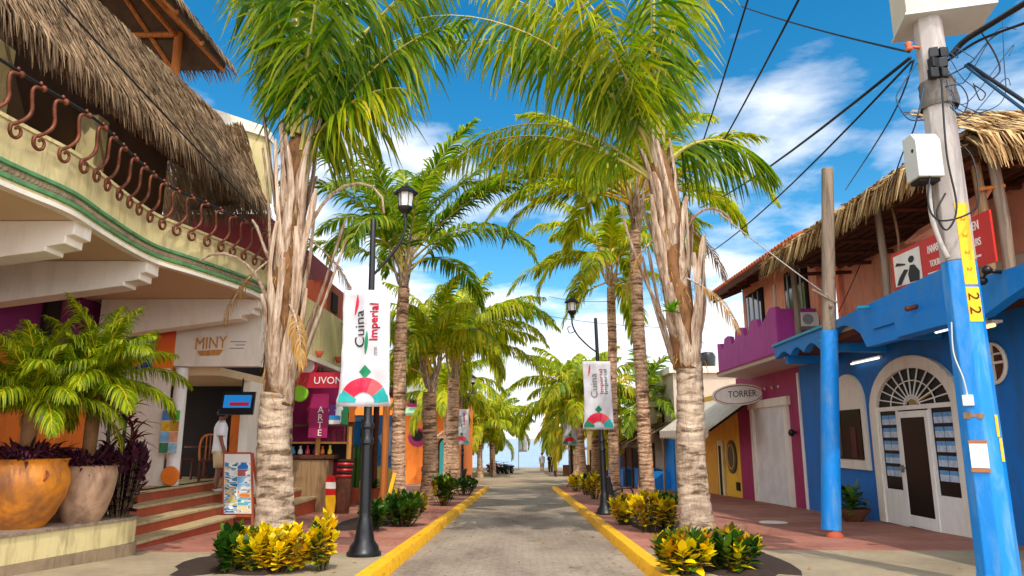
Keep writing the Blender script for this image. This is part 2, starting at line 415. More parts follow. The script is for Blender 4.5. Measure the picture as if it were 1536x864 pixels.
def pavemat():
    t = NT('terracotta stamped pavement'); v = t.coord()
    n1 = t.noise(v, .7, 7, .62); n2 = t.noise(v, 12, 5, .7); n3 = t.noise(v, 1.7, 6, .7, .5)
    col = t.ramp(n1, [(.3, C(150, 94, 78)), (.55, C(178, 118, 98)), (.75, C(194, 140, 120))])
    col = t.mix(.5, col, t.ramp(n2, [(.3, (.68, .66, .66, 1)), (.62, (1.1, 1.1, 1.1, 1))]), 'MULTIPLY')
    col = t.mix(t.ramp(n3, [(.56, B1), (.76, (.55, .55, .55, 1))]), col, C(150, 126, 110))
    br = t.n('ShaderNodeTexBrick'); br.inputs['Scale'].default_value = 1.0
    br.inputs['Brick Width'].default_value = .6; br.inputs['Row Height'].default_value = .6; br.inputs['Mortar Size'].default_value = .012
    br.inputs['Color1'].default_value = W1; br.inputs['Color2'].default_value = (.9, .9, .9, 1); br.inputs['Mortar'].default_value = (.62, .6, .58, 1)
    t.l(t.coord(), br.inputs['Vector'])
    col = t.mix(.75, col, br.outputs['Color'], 'MULTIPLY')
    t.princ(col, .8, t.bump(t.noise(v, 50, 4), .3, .01), 0, .25); return t.m
M['ground'] = groundmat(); M['road'] = roadmat(); M['pave'] = pavemat()
M['sand'] = paint('sand', C(206, 184, 148), .95, .1, 1.2, .3, 30)
def seamat():
    t = NT('sea water'); v = t.coord((.25, 1, 1)); n = t.noise(v, .25, 6, .65)
    col = t.ramp(n, [(.35, C(72, 116, 146)), (.6, C(112, 152, 176)), (.72, C(150, 180, 196))])
    t.princ(col, .22, t.bump(n, .5, .3), 0, .5); return t.m
M['sea'] = seamat()

# ------------------------------------------------------------------ the setting
ys = [-14, 0, 10, 20, 30, 40, 50, 55, 62, 70, 76, 80, 86, 92, 98, 105, 125]
b = MB(); b.grid([[V((x, y, gz(y))) for x in (-220, -60, -20, -8, 0, 8, 20, 60, 220)] for y in ys])
obj('ground', b, M['ground'], kind='structure')
b = MB(); b.grid([[V((x, y, gz(y) + .005)) for x in (-160, -30, 0, 30, 160)] for y in (84.0, 86, 92, 98, 105, 120)])
obj('beach', b, M['sand'], kind='structure')
b = MB(); b.grid([[V((x, y, -3.55)) for x in (-3000, -300, -60, 0, 60, 300, 3000)] for y in (94, 130, 250, 800, 4500)])
obj('sea', b, M['sea'], kind='structure')
KL, KR = -1.72, 1.60
yr = [-12, 0, 5, 10, 15, 20, 25, 30, 35, 40.3]
b = MB(); b.grid([[V((x, y, gz(y) + .004)) for x in (KL, -.6, .6, KR)] for y in yr])
obj('road', b, M['road'], kind='structure')
def slab(name, x0, x1, y0, y1, top, m):
    b = MB(); k = max(2, int((y1 - y0) / 1.5))
    prof = [lerp(y0, y1, i / k) for i in range(k + 1)]
    vs = []; fs = []
    for y in prof: vs += [(x0, y, gz(y) - .1), (x0, y, gz(y) + top), (x1, y, gz(y) + top), (x1, y, gz(y) - .1)]
    for i in range(k):
        for a, c in ((0, 1), (1, 2), (2, 3)): fs.append((4 * i + a, 4 * i + c, 4 * i + 4 + c, 4 * i + 4 + a))
    fs += [(0, 1, 2, 3), (4 * k + 3, 4 * k + 2, 4 * k + 1, 4 * k)]
    b.add(vs, fs); return obj(name, b, m, kind='structure')
slab('pavement', -10, KL - .22, 11.2, 40, PAVE, M['pave'])
slab('pavement', KR + .22, 10.5, 11.6, 40, PAVE, M['pave'])
slab('sidewalk', -10, KL - .22, -10, 11.2, PAVE - .004, M['ground'])
slab('sidewalk', KR + .22, 10.5, -10, 11.6, PAVE - .004, M['ground'])
def kerb(x_road, x_walk, y1):
    b = MB(); k = 44; vs = []; fs = []; sg = 1 if x_walk > x_road else -1
    for i in range(k + 1):
        y = lerp(-9, y1, i / k); z = gz(y); w = math.sin(i * 2.7) * .006
        e = .0 if i < k else .05
        vs += [(x_road + w, y, z - .05), (x_road + sg * .03 + w, y, z + .10 - e), (x_road + sg * .055 + w, y, z + .145 - e), (x_walk - sg * .01, y, z + .15 - e), (x_walk, y, z + .11 - e), (x_walk, y, z - .05)]
    for i in range(k):
        for a in range(5): fs.append((6 * i + a, 6 * i + a + 1, 6 * i + 7 + a, 6 * i + 6 + a))
    fs += [tuple(range(6)), tuple(range(6 * k + 5, 6 * k - 1, -1))]
    b.add(vs, fs); return b
single('kerb', kerb(KL, KL - .24, 40.2), M['kerb'], 'yellow painted kerb along the left edge of the road, beside the black lamp post', 'kerb', 'yellow kerbs', smooth=40)
single('kerb', kerb(KR, KR + .24, 40.2), M['kerb'], 'yellow painted kerb along the right edge of the road, below the croton bushes', 'kerb', 'yellow kerbs', smooth=40)

# ------------------------------------------------------------------ sky + sun
SUN_EL, SUN_AZ = R(55), math.atan2(.26, -.965)          # azimuth measured from +Y towards +X
sd = V((math.sin(SUN_AZ) * math.cos(SUN_EL), math.cos(SUN_AZ) * math.cos(SUN_EL), math.sin(SUN_EL)))
w = bpy.data.worlds.new('World'); S.world = w; w.use_nodes = True
nt = w.node_tree; nt.nodes.clear()
def wn(typ, **kw):
    nd = nt.nodes.new(typ)
    for k, v in kw.items(): setattr(nd, k, v)
    return nd
sky = wn('ShaderNodeTexSky', sky_type='NISHITA'); sky.sun_disc = False; sky.sun_elevation = SUN_EL; sky.sun_rotation = SUN_AZ
sky.air_density = 1.0; sky.dust_density = .3; sky.ozone_density = 2.2; sky.altitude = 300
tc = wn('ShaderNodeTexCoord'); sep = wn('ShaderNodeSeparateXYZ'); nt.links.new(tc.outputs['Generated'], sep.inputs[0])
def mth(op, a, b=None):
    nd = wn('ShaderNodeMath', operation=op)
    for i, x in enumerate((a, b)):
        if x is None: continue
        if hasattr(x, 'node'): nt.links.new(x, nd.inputs[i])
        else: nd.inputs[i].default_value = x
    return nd.outputs[0]
zc = mth('MAXIMUM', mth('ADD', sep.outputs[2], .10), .05)
cx, cy = mth('DIVIDE', sep.outputs[0], zc), mth('DIVIDE', sep.outputs[1], zc)
cmb = wn('ShaderNodeCombineXYZ'); nt.links.new(cx, cmb.inputs[0]); nt.links.new(cy, cmb.inputs[1])
def cloudnoise(sc, off, det=8, dist=.25):
    mp = wn('ShaderNodeMapping'); mp.inputs['Location'].default_value = off; nt.links.new(cmb.outputs[0], mp.inputs[0])
    nz = wn('ShaderNodeTexNoise'); nz.inputs['Scale'].default_value = sc; nz.inputs['Detail'].default_value = det
    nz.inputs['Roughness'].default_value = .56; nz.inputs['Distortion'].default_value = dist
    nt.links.new(mp.outputs[0], nz.inputs['Vector']); return nz.outputs['Fac']
n1 = cloudnoise(.75, (3.1, 1.7, 0)); n2 = cloudnoise(1.9, (7.3, 2.2, 0))
low = wn('ShaderNodeMapRange'); low.inputs[1].default_value = .02; low.inputs[2].default_value = .46; low.inputs[3].default_value = .19; low.inputs[4].default_value = -.05
nt.links.new(sep.outputs[2], low.inputs[0])
fill_cloud = wn('ShaderNodeMapRange'); fill_cloud.inputs[1].default_value = -.05; fill_cloud.inputs[2].default_value = -.5; fill_cloud.inputs[3].default_value = 0; fill_cloud.inputs[4].default_value = .3
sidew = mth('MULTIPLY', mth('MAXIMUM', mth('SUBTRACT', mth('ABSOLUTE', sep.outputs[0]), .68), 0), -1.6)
nt.links.new(mth('MINIMUM', sep.outputs[1], sidew), fill_cloud.inputs[0])              # added cloud bank, unseen behind and beside the camera, brightened as fill light
den = mth('ADD', mth('ADD', mth('ADD', mth('MULTIPLY', n1, .7), mth('MULTIPLY', n2, .3)), low.outputs[0]), fill_cloud.outputs[0])
cr = wn('ShaderNodeValToRGB'); cr.color_ramp.elements[0].position = .485; cr.color_ramp.elements[0].color = (0, 0, 0, 1)
cr.color_ramp.elements[1].position = .60; cr.color_ramp.elements[1].color = (.92, .92, .92, 1); nt.links.new(den, cr.inputs[0])
hs = wn('ShaderNodeHueSaturation'); hs.inputs['Saturation'].default_value = 1.42; hs.inputs['Hue'].default_value = .487; hs.inputs['Value'].default_value = .95
nt.links.new(sky.outputs[0], hs.inputs['Color'])
cs = wn('ShaderNodeValToRGB'); cs.color_ramp.elements[0].color = (5.4, 5.7, 6.4, 1); cs.color_ramp.elements[1].color = (7.4, 7.4, 7.5, 1)
cs.color_ramp.elements[0].position = .35; cs.color_ramp.elements[1].position = .62; nt.links.new(n2, cs.inputs[0])
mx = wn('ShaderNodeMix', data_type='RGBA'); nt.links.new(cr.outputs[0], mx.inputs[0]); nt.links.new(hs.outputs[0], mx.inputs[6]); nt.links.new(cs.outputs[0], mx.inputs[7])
rb = wn('ShaderNodeMapRange'); rb.inputs[1].default_value = 0; rb.inputs[2].default_value = .3; rb.inputs[3].default_value = 1; rb.inputs[4].default_value = 2.3; nt.links.new(fill_cloud.outputs[0], rb.inputs[0])
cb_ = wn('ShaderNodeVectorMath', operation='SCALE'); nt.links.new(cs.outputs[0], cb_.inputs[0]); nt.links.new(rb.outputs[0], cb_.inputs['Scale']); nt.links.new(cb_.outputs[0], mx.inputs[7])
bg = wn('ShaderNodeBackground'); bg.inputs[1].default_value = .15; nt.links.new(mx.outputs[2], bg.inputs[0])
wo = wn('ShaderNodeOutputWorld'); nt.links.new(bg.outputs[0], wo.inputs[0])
sl = bpy.data.lights.new('sun', 'SUN'); sl.energy = 2.1; sl.angle = R(.53); sl.color = (1, .94, .84)
so = bpy.data.objects.new('sun', sl); COL.objects.link(so); so.rotation_euler = sd.to_track_quat('Z', 'Y').to_euler()
so.location = (20, -20, 40)
S.view_settings.view_transform = 'Standard'; S.view_settings.look = 'None'; S.view_settings.exposure = .42; S.view_settings.gamma = 1
S.view_settings.use_curve_mapping = False
# ------------------------------------------------------------------ vegetation
def frond(mb, base, az, el, L, droop, ll, hang=.6, n=46, lw=.024, t0=.16, rr=.032, rnd=RND, power=1.35, sway=0, miss=.03, sweep=1.0, pre=0.0):
    """one pinnate palm leaf: stalk (material 1) and two rows of leaflets (material 0)"""
    k = 14; p = V(base); pts = [p.copy()]; a = az
    for i in range(k):
        t = (i + .5) / k
        e = el - droop * t ** power; a += sway / k
        d = V((math.sin(a) * math.cos(e), math.cos(a) * math.cos(e), math.sin(e)))
        p = p + d * (L / k); pts.append(p.copy())
    mb.mat(1); mb.tube(pts, [lerp(rr, .004, (i / k) ** .8) for i in range(k + 1)], 5, cap=False); mb.mat(0)
    sidev = V((math.cos(a), -math.sin(a), 0)); down = V((0, 0, -1))
    for i in range(n):
        t = t0 + (1 - t0) * (i + .5) / n
        x = t * k; j = min(int(x), k - 1); q = pts[j].lerp(pts[j + 1], x - j); d = (pts[j + 1] - pts[j]).normalized()
        s = sidev - d * sidev.dot(d); s.normalize(); up = s.cross(d)
        if up.z < -.2 : up = up
        lp = ll * (.45 + .55 * math.sin(math.pi * min(1, (t - t0) / (1 - t0) * .78 + .2))) * (1 if t < .8 else lerp(1, .5, (t - .8) / .2))
        for sg in (-1, 1):
            if rnd.random() < miss: continue
            ang = R(lerp(28, 62, t) + rnd.uniform(-8, 8)) * sweep
            dr = s * (sg * math.cos(ang)) + d * math.sin(ang) + up * rnd.uniform(.05, .3)
            dr = dr.normalized() + down * pre * rnd.uniform(.6, 1.3); dr.normalize(); l = lp * rnd.uniform(.82, 1.1); h = hang * rnd.uniform(.6, 1.35)
            nrm = (up + s * rnd.uniform(-.5, .5) + d * rnd.uniform(-.3, .3)).normalized()
            lpts = [q.copy()]; c = q.copy(); dd = dr
            for m in range(4):
                c = c + dd * (l * (.18, .24, .28, .3)[m]); lpts.append(c.copy())
                dd = (dd + down * (h * (.35 + .3 * m))).normalized()
            wv = dr.cross(nrm).normalized()
            mb.strip(lpts, wv, [lw * .5, lw, lw, lw * .7, .002])

def trunk_mb(x, y, z0, z1, r0, r1, lean=(0, 0), rings=.13, rnd=RND, n=16, flare=1.25):
    b = MB(); k = int((z1 - z0) / rings * 2); rows = []
    ph = rnd.uniform(0, 6); jit = [rnd.uniform(-.5, .5) for _ in range(k + 1)]
    for i in range(k + 1):
        t = i / k; z = lerp(z0, z1, t)
        r = lerp(r0, r1, t) * (1 + (flare - 1) * math.exp(-t * (z1 - z0) / .35))
        r *= 1 + (.016 if i % 2 == 0 else -.014) + jit[i] * .05
        cxx = x + lean[0] * t + .04 * math.sin(ph + t * 4); cyy = y + lean[1] * t
        row = []
        for j in range(n):
            a = 2 * math.pi * j / n
            rr = r * (1 + .05 * math.sin(3 * a + ph + z * 2.1) + rnd.uniform(-.022, .022))
            row.append(V((cxx + math.cos(a) * rr, cyy + math.sin(a) * rr, z + .02 * math.sin(2 * a + z * 3))))
        row.append(row[0].copy()); rows.append(row)
    b.grid(rows); b.poly([p for p in rows[-1][:-1]]); return b

def sheath_mb(c, r0, az, z0, L, tilt, w0=.15, w1=.045, th=.022, curl=0.0, rnd=RND, b=None, wavy=.03, roundw=True):
    """dry leaf base: broad clasping foot narrowing into a stalk"""
    b = b or MB(); k = 9; o = V((math.sin(az), math.cos(az), 0)); tg = V((math.cos(az), -math.sin(az), 0))
    p = V((c[0], c[1], z0)) + o * (r0 - .07); rows = []; e = tilt; ph = rnd.uniform(0, 6)
    for i in range(k + 1):
        t = i / k
        e_ = e + curl * t ** 2.2
        d = o * math.sin(e_) + V((0, 0, 1)) * math.cos(e_)
        if i < 2: d = (d + o * .28).normalized()
        if i: p = p + d * (L / k) + tg * (wavy * math.sin(ph + t * 5))
        nr = o * math.cos(e_) - V((0, 0, 1)) * math.sin(e_)
        wd = lerp(w0, w1, min(1, (t / .55)) ** .8); wd *= (1 + .16 * math.sin(ph * 3 + t * 8.5) + .1 * math.sin(ph * 5 + t * 21)) * (1 if t < .93 else .6) * min(1, .35 + t * 4.5)
        row = []
        for j in range(9):
            a = 2 * math.pi * j / 8
            bend = -(math.cos(a) ** 2) * wd * .45
            row.append(p + tg * (math.cos(a) * wd) + nr * (math.sin(a) * th * (1.2 if t < .5 else 1) + bend))
        rows.append(row)
    b.grid(rows); b.poly(rows[-1][:-1]); return b

def leaf(mb, p, d, L, w, bend=.5, rnd=RND, tw=.4, prof=(.25, .85, 1, .7, 0)):
    d = d.normalized(); sd = d.cross(V((0, 0, 1)))
    sd = sd.normalized() if sd.length > .05 else V((1, 0, 0))
    sd = (sd + V((0, 0, 1)) * rnd.uniform(-tw, tw)).normalized()
    pts = [V(p)]; dd = d.copy(); c = V(p)
    for i in range(len(prof) - 1):
        c = c + dd * (L / (len(prof) - 1)); pts.append(c.copy())
        dd = (dd + V((0, 0, -1)) * bend / len(prof)).normalized()
    mb.strip(pts, sd, [max(.002, w * x) for x in prof])

def bush(name, label, cat, loc, rx, ry, h, ns, mats, weights, ls=.13, lw=.032, per=16, group=None, seed=1, flatten=.25, stemmat='stem', fill=.8):
    rn = random.Random(seed); x0, y0, z0 = loc
    root = thing(name, label, cat, loc, 0, group)
    lf = MB(); st = MB()
    for i in range(ns):
        a = rn.uniform(0, 6.283); q = math.sqrt(rn.random())
        tx, ty = math.cos(a) * rx * q, math.sin(a) * ry * q
        hz = h * (1 - flatten * q * q) * rn.uniform(.78, 1.08)
        top = V((x0 + tx, y0 + ty, z0 + hz)); base = V((x0 + tx * .35, y0 + ty * .35, z0))
        mid = base.lerp(top, .55) + V((tx * .1, ty * .1, 0))
        st.tube([base, mid, top], [.012, .009, .005], 4, cap=False)
        lf.mat(rn.choices(range(len(mats)), weights)[0])
        for j in range(per):
            t = 1 - (j / per) ** 1.4 * fill
            p = mid.lerp(top, (t - .5) * 2) if t > .5 else base.lerp(mid, t * 2)
            aa = j * 2.4 + rn.uniform(-.4, .4); el = lerp(1.15, .1, j / per) + rn.uniform(-.25, .25)
            d = V((math.cos(aa) * math.cos(el), math.sin(aa) * math.cos(el), math.sin(el)))
            leaf(lf, p, d, ls * rn.uniform(.7, 1.25), lw * rn.uniform(.8, 1.2), rn.uniform(.2, 1.0), rn)
    obj('stem', st, M[stemmat], root); obj('foliage', lf, [M[m] for m in mats], root); return root

PALM_CAT = 'palm tree'
# ---- the two great palms in the foreground
def big_palm(x, y, label, seed, trunk_top, sh, fr, leafm, r0=.31, r1=.27, lean=(0, 0), topz=6.7, shear=0.0):
    def obj(nm, b, *a, **k):
        b.v = [(px + shear * max(0, pz_ - trunk_top), py, pz_) for px, py, pz_ in b.v]; return globals()['obj'](nm, b, *a, **k)
    rn = random.Random(seed); z0 = pz(y) - .03
    root = thing('palm_tree', label, PALM_CAT, (x, y, z0))
    obj('trunk', trunk_mb(x, y, z0, trunk_top, r0, r1, lean, .15, rn, 18), M['trunk'], root, smooth=60)
    cx_, cy_ = x + lean[0], y + lean[1]
    core = MB(); core.lathe([(.24, trunk_top - .2), (.24, trunk_top + .4), (.27, trunk_top + 1.3), (.26, trunk_top + 2.6), (.18, topz - .4), (.1, topz)], (cx_, cy_, 0), 12)
    obj('fibre_core', core, M['fibre'], root, smooth=True)
    for a, zz, L, tilt, w0, w1, curl in sh(rn):
        o = obj('leaf_sheath', sheath_mb((cx_, cy_), .24, a, zz, L, tilt, w0, w1, .02, curl, rn), M['sheath'], root, smooth=50)
    b = MB()
    for i in range(420):
        a = rn.uniform(0, 6.283); zz = rn.uniform(trunk_top - .1, topz - .3); o_ = V((math.sin(a), math.cos(a), 0)); rr_ = rn.uniform(.24, .36)
        p = V((cx_, cy_, zz)) + o_ * rr_; q = p + V((rn.uniform(-.07, .07), rn.uniform(-.07, .07), rn.uniform(-.32, .2))) + o_ * rn.uniform(0, .08)
        b.strip([p, p.lerp(q, .5) + o_ * .03, q], V((math.cos(a), -math.sin(a), 0)), [.009, .007, .001])
    obj('hanging_fibre', b, M['leaf_dry'], root, kind='stuff')
    for a, zz, L_, tl in ((2.6, trunk_top + 1.4, 1.5, -.5), (4.6, trunk_top + 2.2, 1.3, -.7), (1.2, trunk_top + 2.6, 1.4, -.6)):
        b = MB(); frond(b, V((cx_, cy_, zz)) + V((math.sin(a), math.cos(a), 0)) * .3, a, tl, L_, .8, .4, 2.5, 26, .012, .25, .02, rn); obj('dry_frond', b, [M['leaf_dry'], M['sheath']], root)
    for a, zz, el, L, droop, ll, hang, n in fr(rn):
        b = MB(); frond(b, V((cx_, cy_, zz)) + V((math.sin(a), math.cos(a), 0)) * .15, a, el, L, droop, ll, hang, n, .027, .15, .045, rn, pre=1.25, miss=.1)
        obj('frond', b, [M[rn.choice(leafm)], M['rachis']], root)
    return root, rn, (cx_, cy_)

def sh_left(rn):
    out = []
    for i in range(12): out.append((i * 2.4 + rn.uniform(-.4, .4), rn.uniform(1.75, 2.7), rn.uniform(1.1, 2.9), rn.uniform(.04, .3), rn.uniform(.13, .2), rn.uniform(.035, .07), rn.uniform(-.3, .1)))
    for i in range(12): out.append((i * 2.4 + 1 + rn.uniform(-.4, .4), rn.uniform(3.1, 4.3), rn.uniform(1.3, 2.8), rn.uniform(.04, .24), rn.uniform(.1, .17), rn.uniform(.03, .06), rn.uniform(-.25, .2)))
    for i in range(8): out.append((i * .8 + rn.uniform(-.2, .2), rn.uniform(4.5, 5.2), rn.uniform(1.5, 2.2), rn.uniform(.05, .16), rn.uniform(.12, .16), .055, rn.uniform(-.05, .1)))
    out.append((1.75, 4.6, 2.3, .35, .05, .025, 2.7)); out.append((4.2, 3.4, 1.7, .3, .05, .03, 1.9)); out.append((-1.3, 4.1, 1.2, .45, .06, .04, .2))
    return out
def fr_left(rn):
    out = []
    spec = [(0.3, 86, 5.0, .8), (1.3, 78, 4.9, 1.0), (2.2, 80, 4.8, 1.1), (3.0, 84, 5.0, .9), (3.9, 84, 4.7, .9), (4.9, 86, 4.6, .8), (5.7, 84, 4.6, .9),
            (1.75, 74, 4.4, .8), (2.75, 78, 4.4, .8), (0.9, 74, 4.4, .8), (1.5, 66, 4.0, .9), (3.2, 87, 5.0, .5), (1.9, 62, 2.4, 1.4), (4.2, 86, 4.6, .7)]
    for a, el, L, dr in spec: out.append((a + rn.uniform(-.12, .12), 6.3 + rn.uniform(-.35, .4) + (el - 60) * .01, R(el), L, dr, 1.4, .55, 66))
    return out
big_palm(-3.88, 11.6, 'big shaggy palm with a pale trunk in front of the curved balcony', 21, 2.15, sh_left, fr_left, ['leaf_palm', 'leaf_palm', 'leaf_palm_y', 'leaf_palm_dark'], .285, .26, (.0, .0), 6.6)

def sh_right(rn):
    out = []
    for i in range(11): out.append((i * 2.4 + rn.uniform(-.3, .3), rn.uniform(2.45, 3.1), rn.uniform(1.5, 2.4), rn.uniform(.09, .22), rn.uniform(.15, .22), rn.uniform(.05, .08), rn.uniform(-.2, .05)))
    for i in range(11): out.append((i * 2.4 + 1 + rn.uniform(-.3, .3), rn.uniform(3.7, 4.7), rn.uniform(1.5, 2.4), rn.uniform(.05, .18), rn.uniform(.12, .18), rn.uniform(.045, .07), rn.uniform(-.12, .1)))
    for i in range(6): out.append((i * 1.05 + rn.uniform(-.2, .2), rn.uniform(5.1, 5.6), rn.uniform(1.4, 1.9), rn.uniform(.03, .12), rn.uniform(.1, .15), .05, rn.uniform(-.05, .1)))
    out.append((1.3, 3.0, 1.7, .36, .13, .05, -.3)); out.append((-1.5, 3.3, 2.6, .32, .11, .05, -.25)); out.append((1.5, 5.0, 1.5, .4, .05, .03, 2.3))
    return out
def fr_right(rn):
    out = []
    spec = [(-1.4, 64, 5.2, 1.3), (-1.9, 54, 5.2, 1.4), (-.9, 76, 5.0, 1.3), (-1.25, 44, 5.0, 1.3), (-2.4, 68, 4.8, 1.5), (3.1, 78, 4.8, 1.5), (2.5, 82, 4.4, .9), (1.35, 44, 2.6, 1.9),
            (-.3, 66, 4.8, 1.3), (-2.0, 78, 5.0, 1.3), (-1.6, 84, 5.0, 1.0), (2.9, 86, 5.0, .6), (-1.05, 52, 5.0, 1.3), (1.5, 84, 4.6, .6), (-1.55, 70, 4.6, 1.1), (-2.6, 74, 4.6, 1.2)]
    for a, el, L, dr in spec: out.append((a + rn.uniform(-.1, .1), 6.7 + rn.uniform(-.4, .4) + (el - 60) * .01, R(el), L, dr, 1.3, .5, 64))
    return out
bp, rn_, (bx_, by_) = big_palm(3.02, 12.9, 'big palm right of the road, its forked dry leaf bases carrying a small green bromeliad', 33, 2.85, sh_right, fr_right, ['leaf_palm_y', 'leaf_palm_y', 'leaf_palm', 'leaf_palm_y'], .265, .23, (-.08, .0), 6.9, -.085)
br_ = AtY(1008, 468, 12.42); b = MB(); rn_ = random.Random(4)
for i in range(22):
    a = i * 2.4; e = rn_.uniform(.1, 1.2); leaf(b, br_, V((math.cos(a) * math.cos(e), math.sin(a) * math.cos(e) - .25, math.sin(e))), rn_.uniform(.2, .3), .03, .7, rn_)
single('bromeliad', b, M['leaf_bright'], 'small bright green bromeliad growing on the side of the big right palm', 'plant')

# ---- the palms further along the street
def mid_palm(x, y, label, seed, crown_z, r, fr, leafm, rachis='rachis', nsheath=8, sl=(1.2, 2.0), group=None, thin=True, lean=(0, 0), core=.22, trunkm='trunk_thin', zoff=PAVE, sw=.09):
    rn = random.Random(seed); z0 = gz(y) + zoff - .03
    root = thing('palm_tree', label, PALM_CAT, (x, y, z0), 0, group)
    obj('trunk', trunk_mb(x, y, z0, crown_z, r, r * .82, lean, .16, rn, 12, 1.35), M[trunkm], root, smooth=60)
    cx_, cy_ = x + lean[0], y + lean[1]
    for i in range(nsheath):
        obj('leaf_sheath', sheath_mb((cx_, cy_), r * .7, i * 2.4 + rn.uniform(-.3, .3), crown_z + rn.uniform(-.25, .5), rn.uniform(*sl), rn.uniform(.12, .32), sw * rn.uniform(1, 1.5), sw * .5, .025, rn.uniform(-.2, .15), rn), M['sheath'], root, smooth=50)
    b = MB()
    for a, dz, el, L, droop, ll, hang, n, lw in fr(rn):
        frond(b, V((cx_, cy_, crown_z + dz)) + V((math.sin(a), math.cos(a), 0)) * r * .5, a, R(el), L, droop, ll, hang, n, lw, .18, .04, rn)
    obj('crown', b, [M[leafm], M[rachis]], root); return root
def generic(n, L, ll, el=(20, 80), droop=(1.2, 2.1), dz=(.6, 1.3), hang=.7, nl=40, lw=.028, az=None, extra=()):
    def f(rn):
        out = []
        for i in range(n):
            a = i * 2.399 + rn.uniform(-.25, .25); t = (i + .5) / n
            out.append((a, rn.uniform(*dz), lerp(el[1], el[0], t) + rn.uniform(-6, 6), L * rn.uniform(.85, 1.1), lerp(droop[0], droop[1], t) * rn.uniform(.9, 1.1), ll, hang, nl, lw))
        for e in extra: out.append(e)
        return out
    return f
mid_palm(-3.4, 20.3, 'slender palm close behind the tall left banner, upright fronds above the lamp', 41, 5.7, .2,
         generic(18, 4.6, .9, (30, 86), (1.0, 1.9), (.3, 1.2), .9, 60, .032, extra=[(1.2, 1, 66, 5.4, .95, .95, .3, 66, .04), (1.7, .8, 52, 5.2, .9, .9, .3, 66, .04), (.9, 1, 76, 5.6, .7, .9, .3, 66, .04), (3.6, .6, 42, 3.8, 2.1, 1, .8, 60, .04), (4.4, .9, 62, 4.6, 1.5, 1.0, .6, 60, .04)]), 'leaf_palm', nsheath=10, sl=(1.0, 1.7))
mid_palm(-3.15, 25.0, 'palm with low arching fronds, second beyond the tall left banner', 43, 3.0, .28,
         generic(19, 3.9, 1.0, (24, 84), (1.1, 2.0), (.5, 1.4), 1.5, 60, .038), 'leaf_palm_y', 'rachis_y', 8, (1.0, 1.6), trunkm='trunk_thin')
mid_palm(-3.0, 32.0, 'dark trunked palm with a big bright yellow green crown beside the second left banner', 47, 4.0, .3,
         generic(24, 5.0, 1.25, (18, 86), (1.0, 2.0), (.5, 1.7), 1.5, 60, .045, extra=[(1.4, 1.2, 60, 5.6, 1.9, 1.3, 1, 64, .055), (1.9, 1.2, 50, 5.0, 2.0, 1.3, 1, 64, .055), (1.1, 1.2, 70, 5.4, 1.7, 1.3, 1, 64, .055)]), 'leaf_palm_y', 'rachis_y', 8, (1.2, 2.0), trunkm='trunk_thin')
mid_palm(3.3, 20.0, 'tall slim palm with a ringed trunk, just left of the big right palm', 51, 7.3, .195,
         generic(17, 4.6, 1.0, (14, 82), (1.1, 1.9), (.4, 1.2), .8, 66, .04, extra=[(-1.5, .9, 34, 5.4, 1.3, 1.1, .7, 70, .04), (-1.9, .8, 20, 4.8, 1.3, 1.1, .7, 70, .04), (-1.2, .9, 52, 5.6, 1.3, 1.1, .7, 70, .04), (1.5, .8, 30, 3.6, 1.7, .8, .6, 44, .03)]), 'leaf_palm_y', 'rachis_y', 12, (1.2, 2.2), trunkm='trunk_thin', sw=.11)
mid_palm(3.45, 27.5, 'slim palm with golden hanging leaf stalks, behind the right banner', 53, 7.2, .2,
         generic(17, 4.0, 1.0, (6, 80), (1.2, 2.0), (.3, 1.3), .9, 60, .045, extra=[(-1.7, .2, -20, 2.6, 1.0, .9, .9, 36, .034), (2.6, .2, -25, 2.6, 1.0, .9, .9, 36, .034), (-1.3, .8, 24, 4.6, 1.5, .9, .7, 46, .034)]), 'leaf_palm_y', 'rachis_y', 9, (1.0, 1.8), trunkm='trunk_thin')
far = [(3.05, 37.5, 3.6, .2, 'leaf_palm_y', 'short yellow green palm at the far right kerb end, nearest the second right lamp post'),
       (4.1, 41.0, 2.8, .26, 'leaf_palm_gold', 'golden leafed palm by the open plaza, just left of the right banner'),
       (3.6, 49.0, 4.4, .22, 'leaf_palm_y', 'far palm with a yellow green crown standing over the plaza on the right'),
       (4.4, 66.0, 3.4, .26, 'leaf_palm_gold', 'small far golden palm near the beach, above the two people'),
       (-3.4, 60.0, 3.0, .24, 'leaf_palm_y', 'far palm on the left before the sea, its trunk close beside another'),
       (-2.5, 63.0, 3.4, .26, 'leaf_palm_y', 'far palm on the left before the sea, closest to the parked quad bikes'),
       (-4.6, 45.0, 4.6, .24, 'leaf_palm_y', 'palm past the second left banner with its crown merging into its neighbours'),
       (-2.9, 72.0, 3.4, .24, 'leaf_palm', 'furthest palm on the left, small green crown over the sea')]
for i, (x, y, h, r, lm, lab) in enumerate(far):
    mid_palm(x, y, lab, 60 + i, gz(y) + h, r, generic(22, 4.2, 1.2, (0, 84), (1.1, 2.0), (.3, 1.2), 1.5, 42, .06), lm, 'rachis_y', 4, (.7, 1.1), trunkm='trunk_thin', zoff=PAVE if y < 40 else 0)
mid_palm(5.9, 36.0, 'palm rising behind the shop awnings between the two nearest right trunks', 77, 2.4, .24, generic(13, 3.4, .95, (10, 84), (1.1, 1.9), (.3, 1.0), .6, 32, .05), 'leaf_palm', 'rachis', 4, (.7, 1.1))

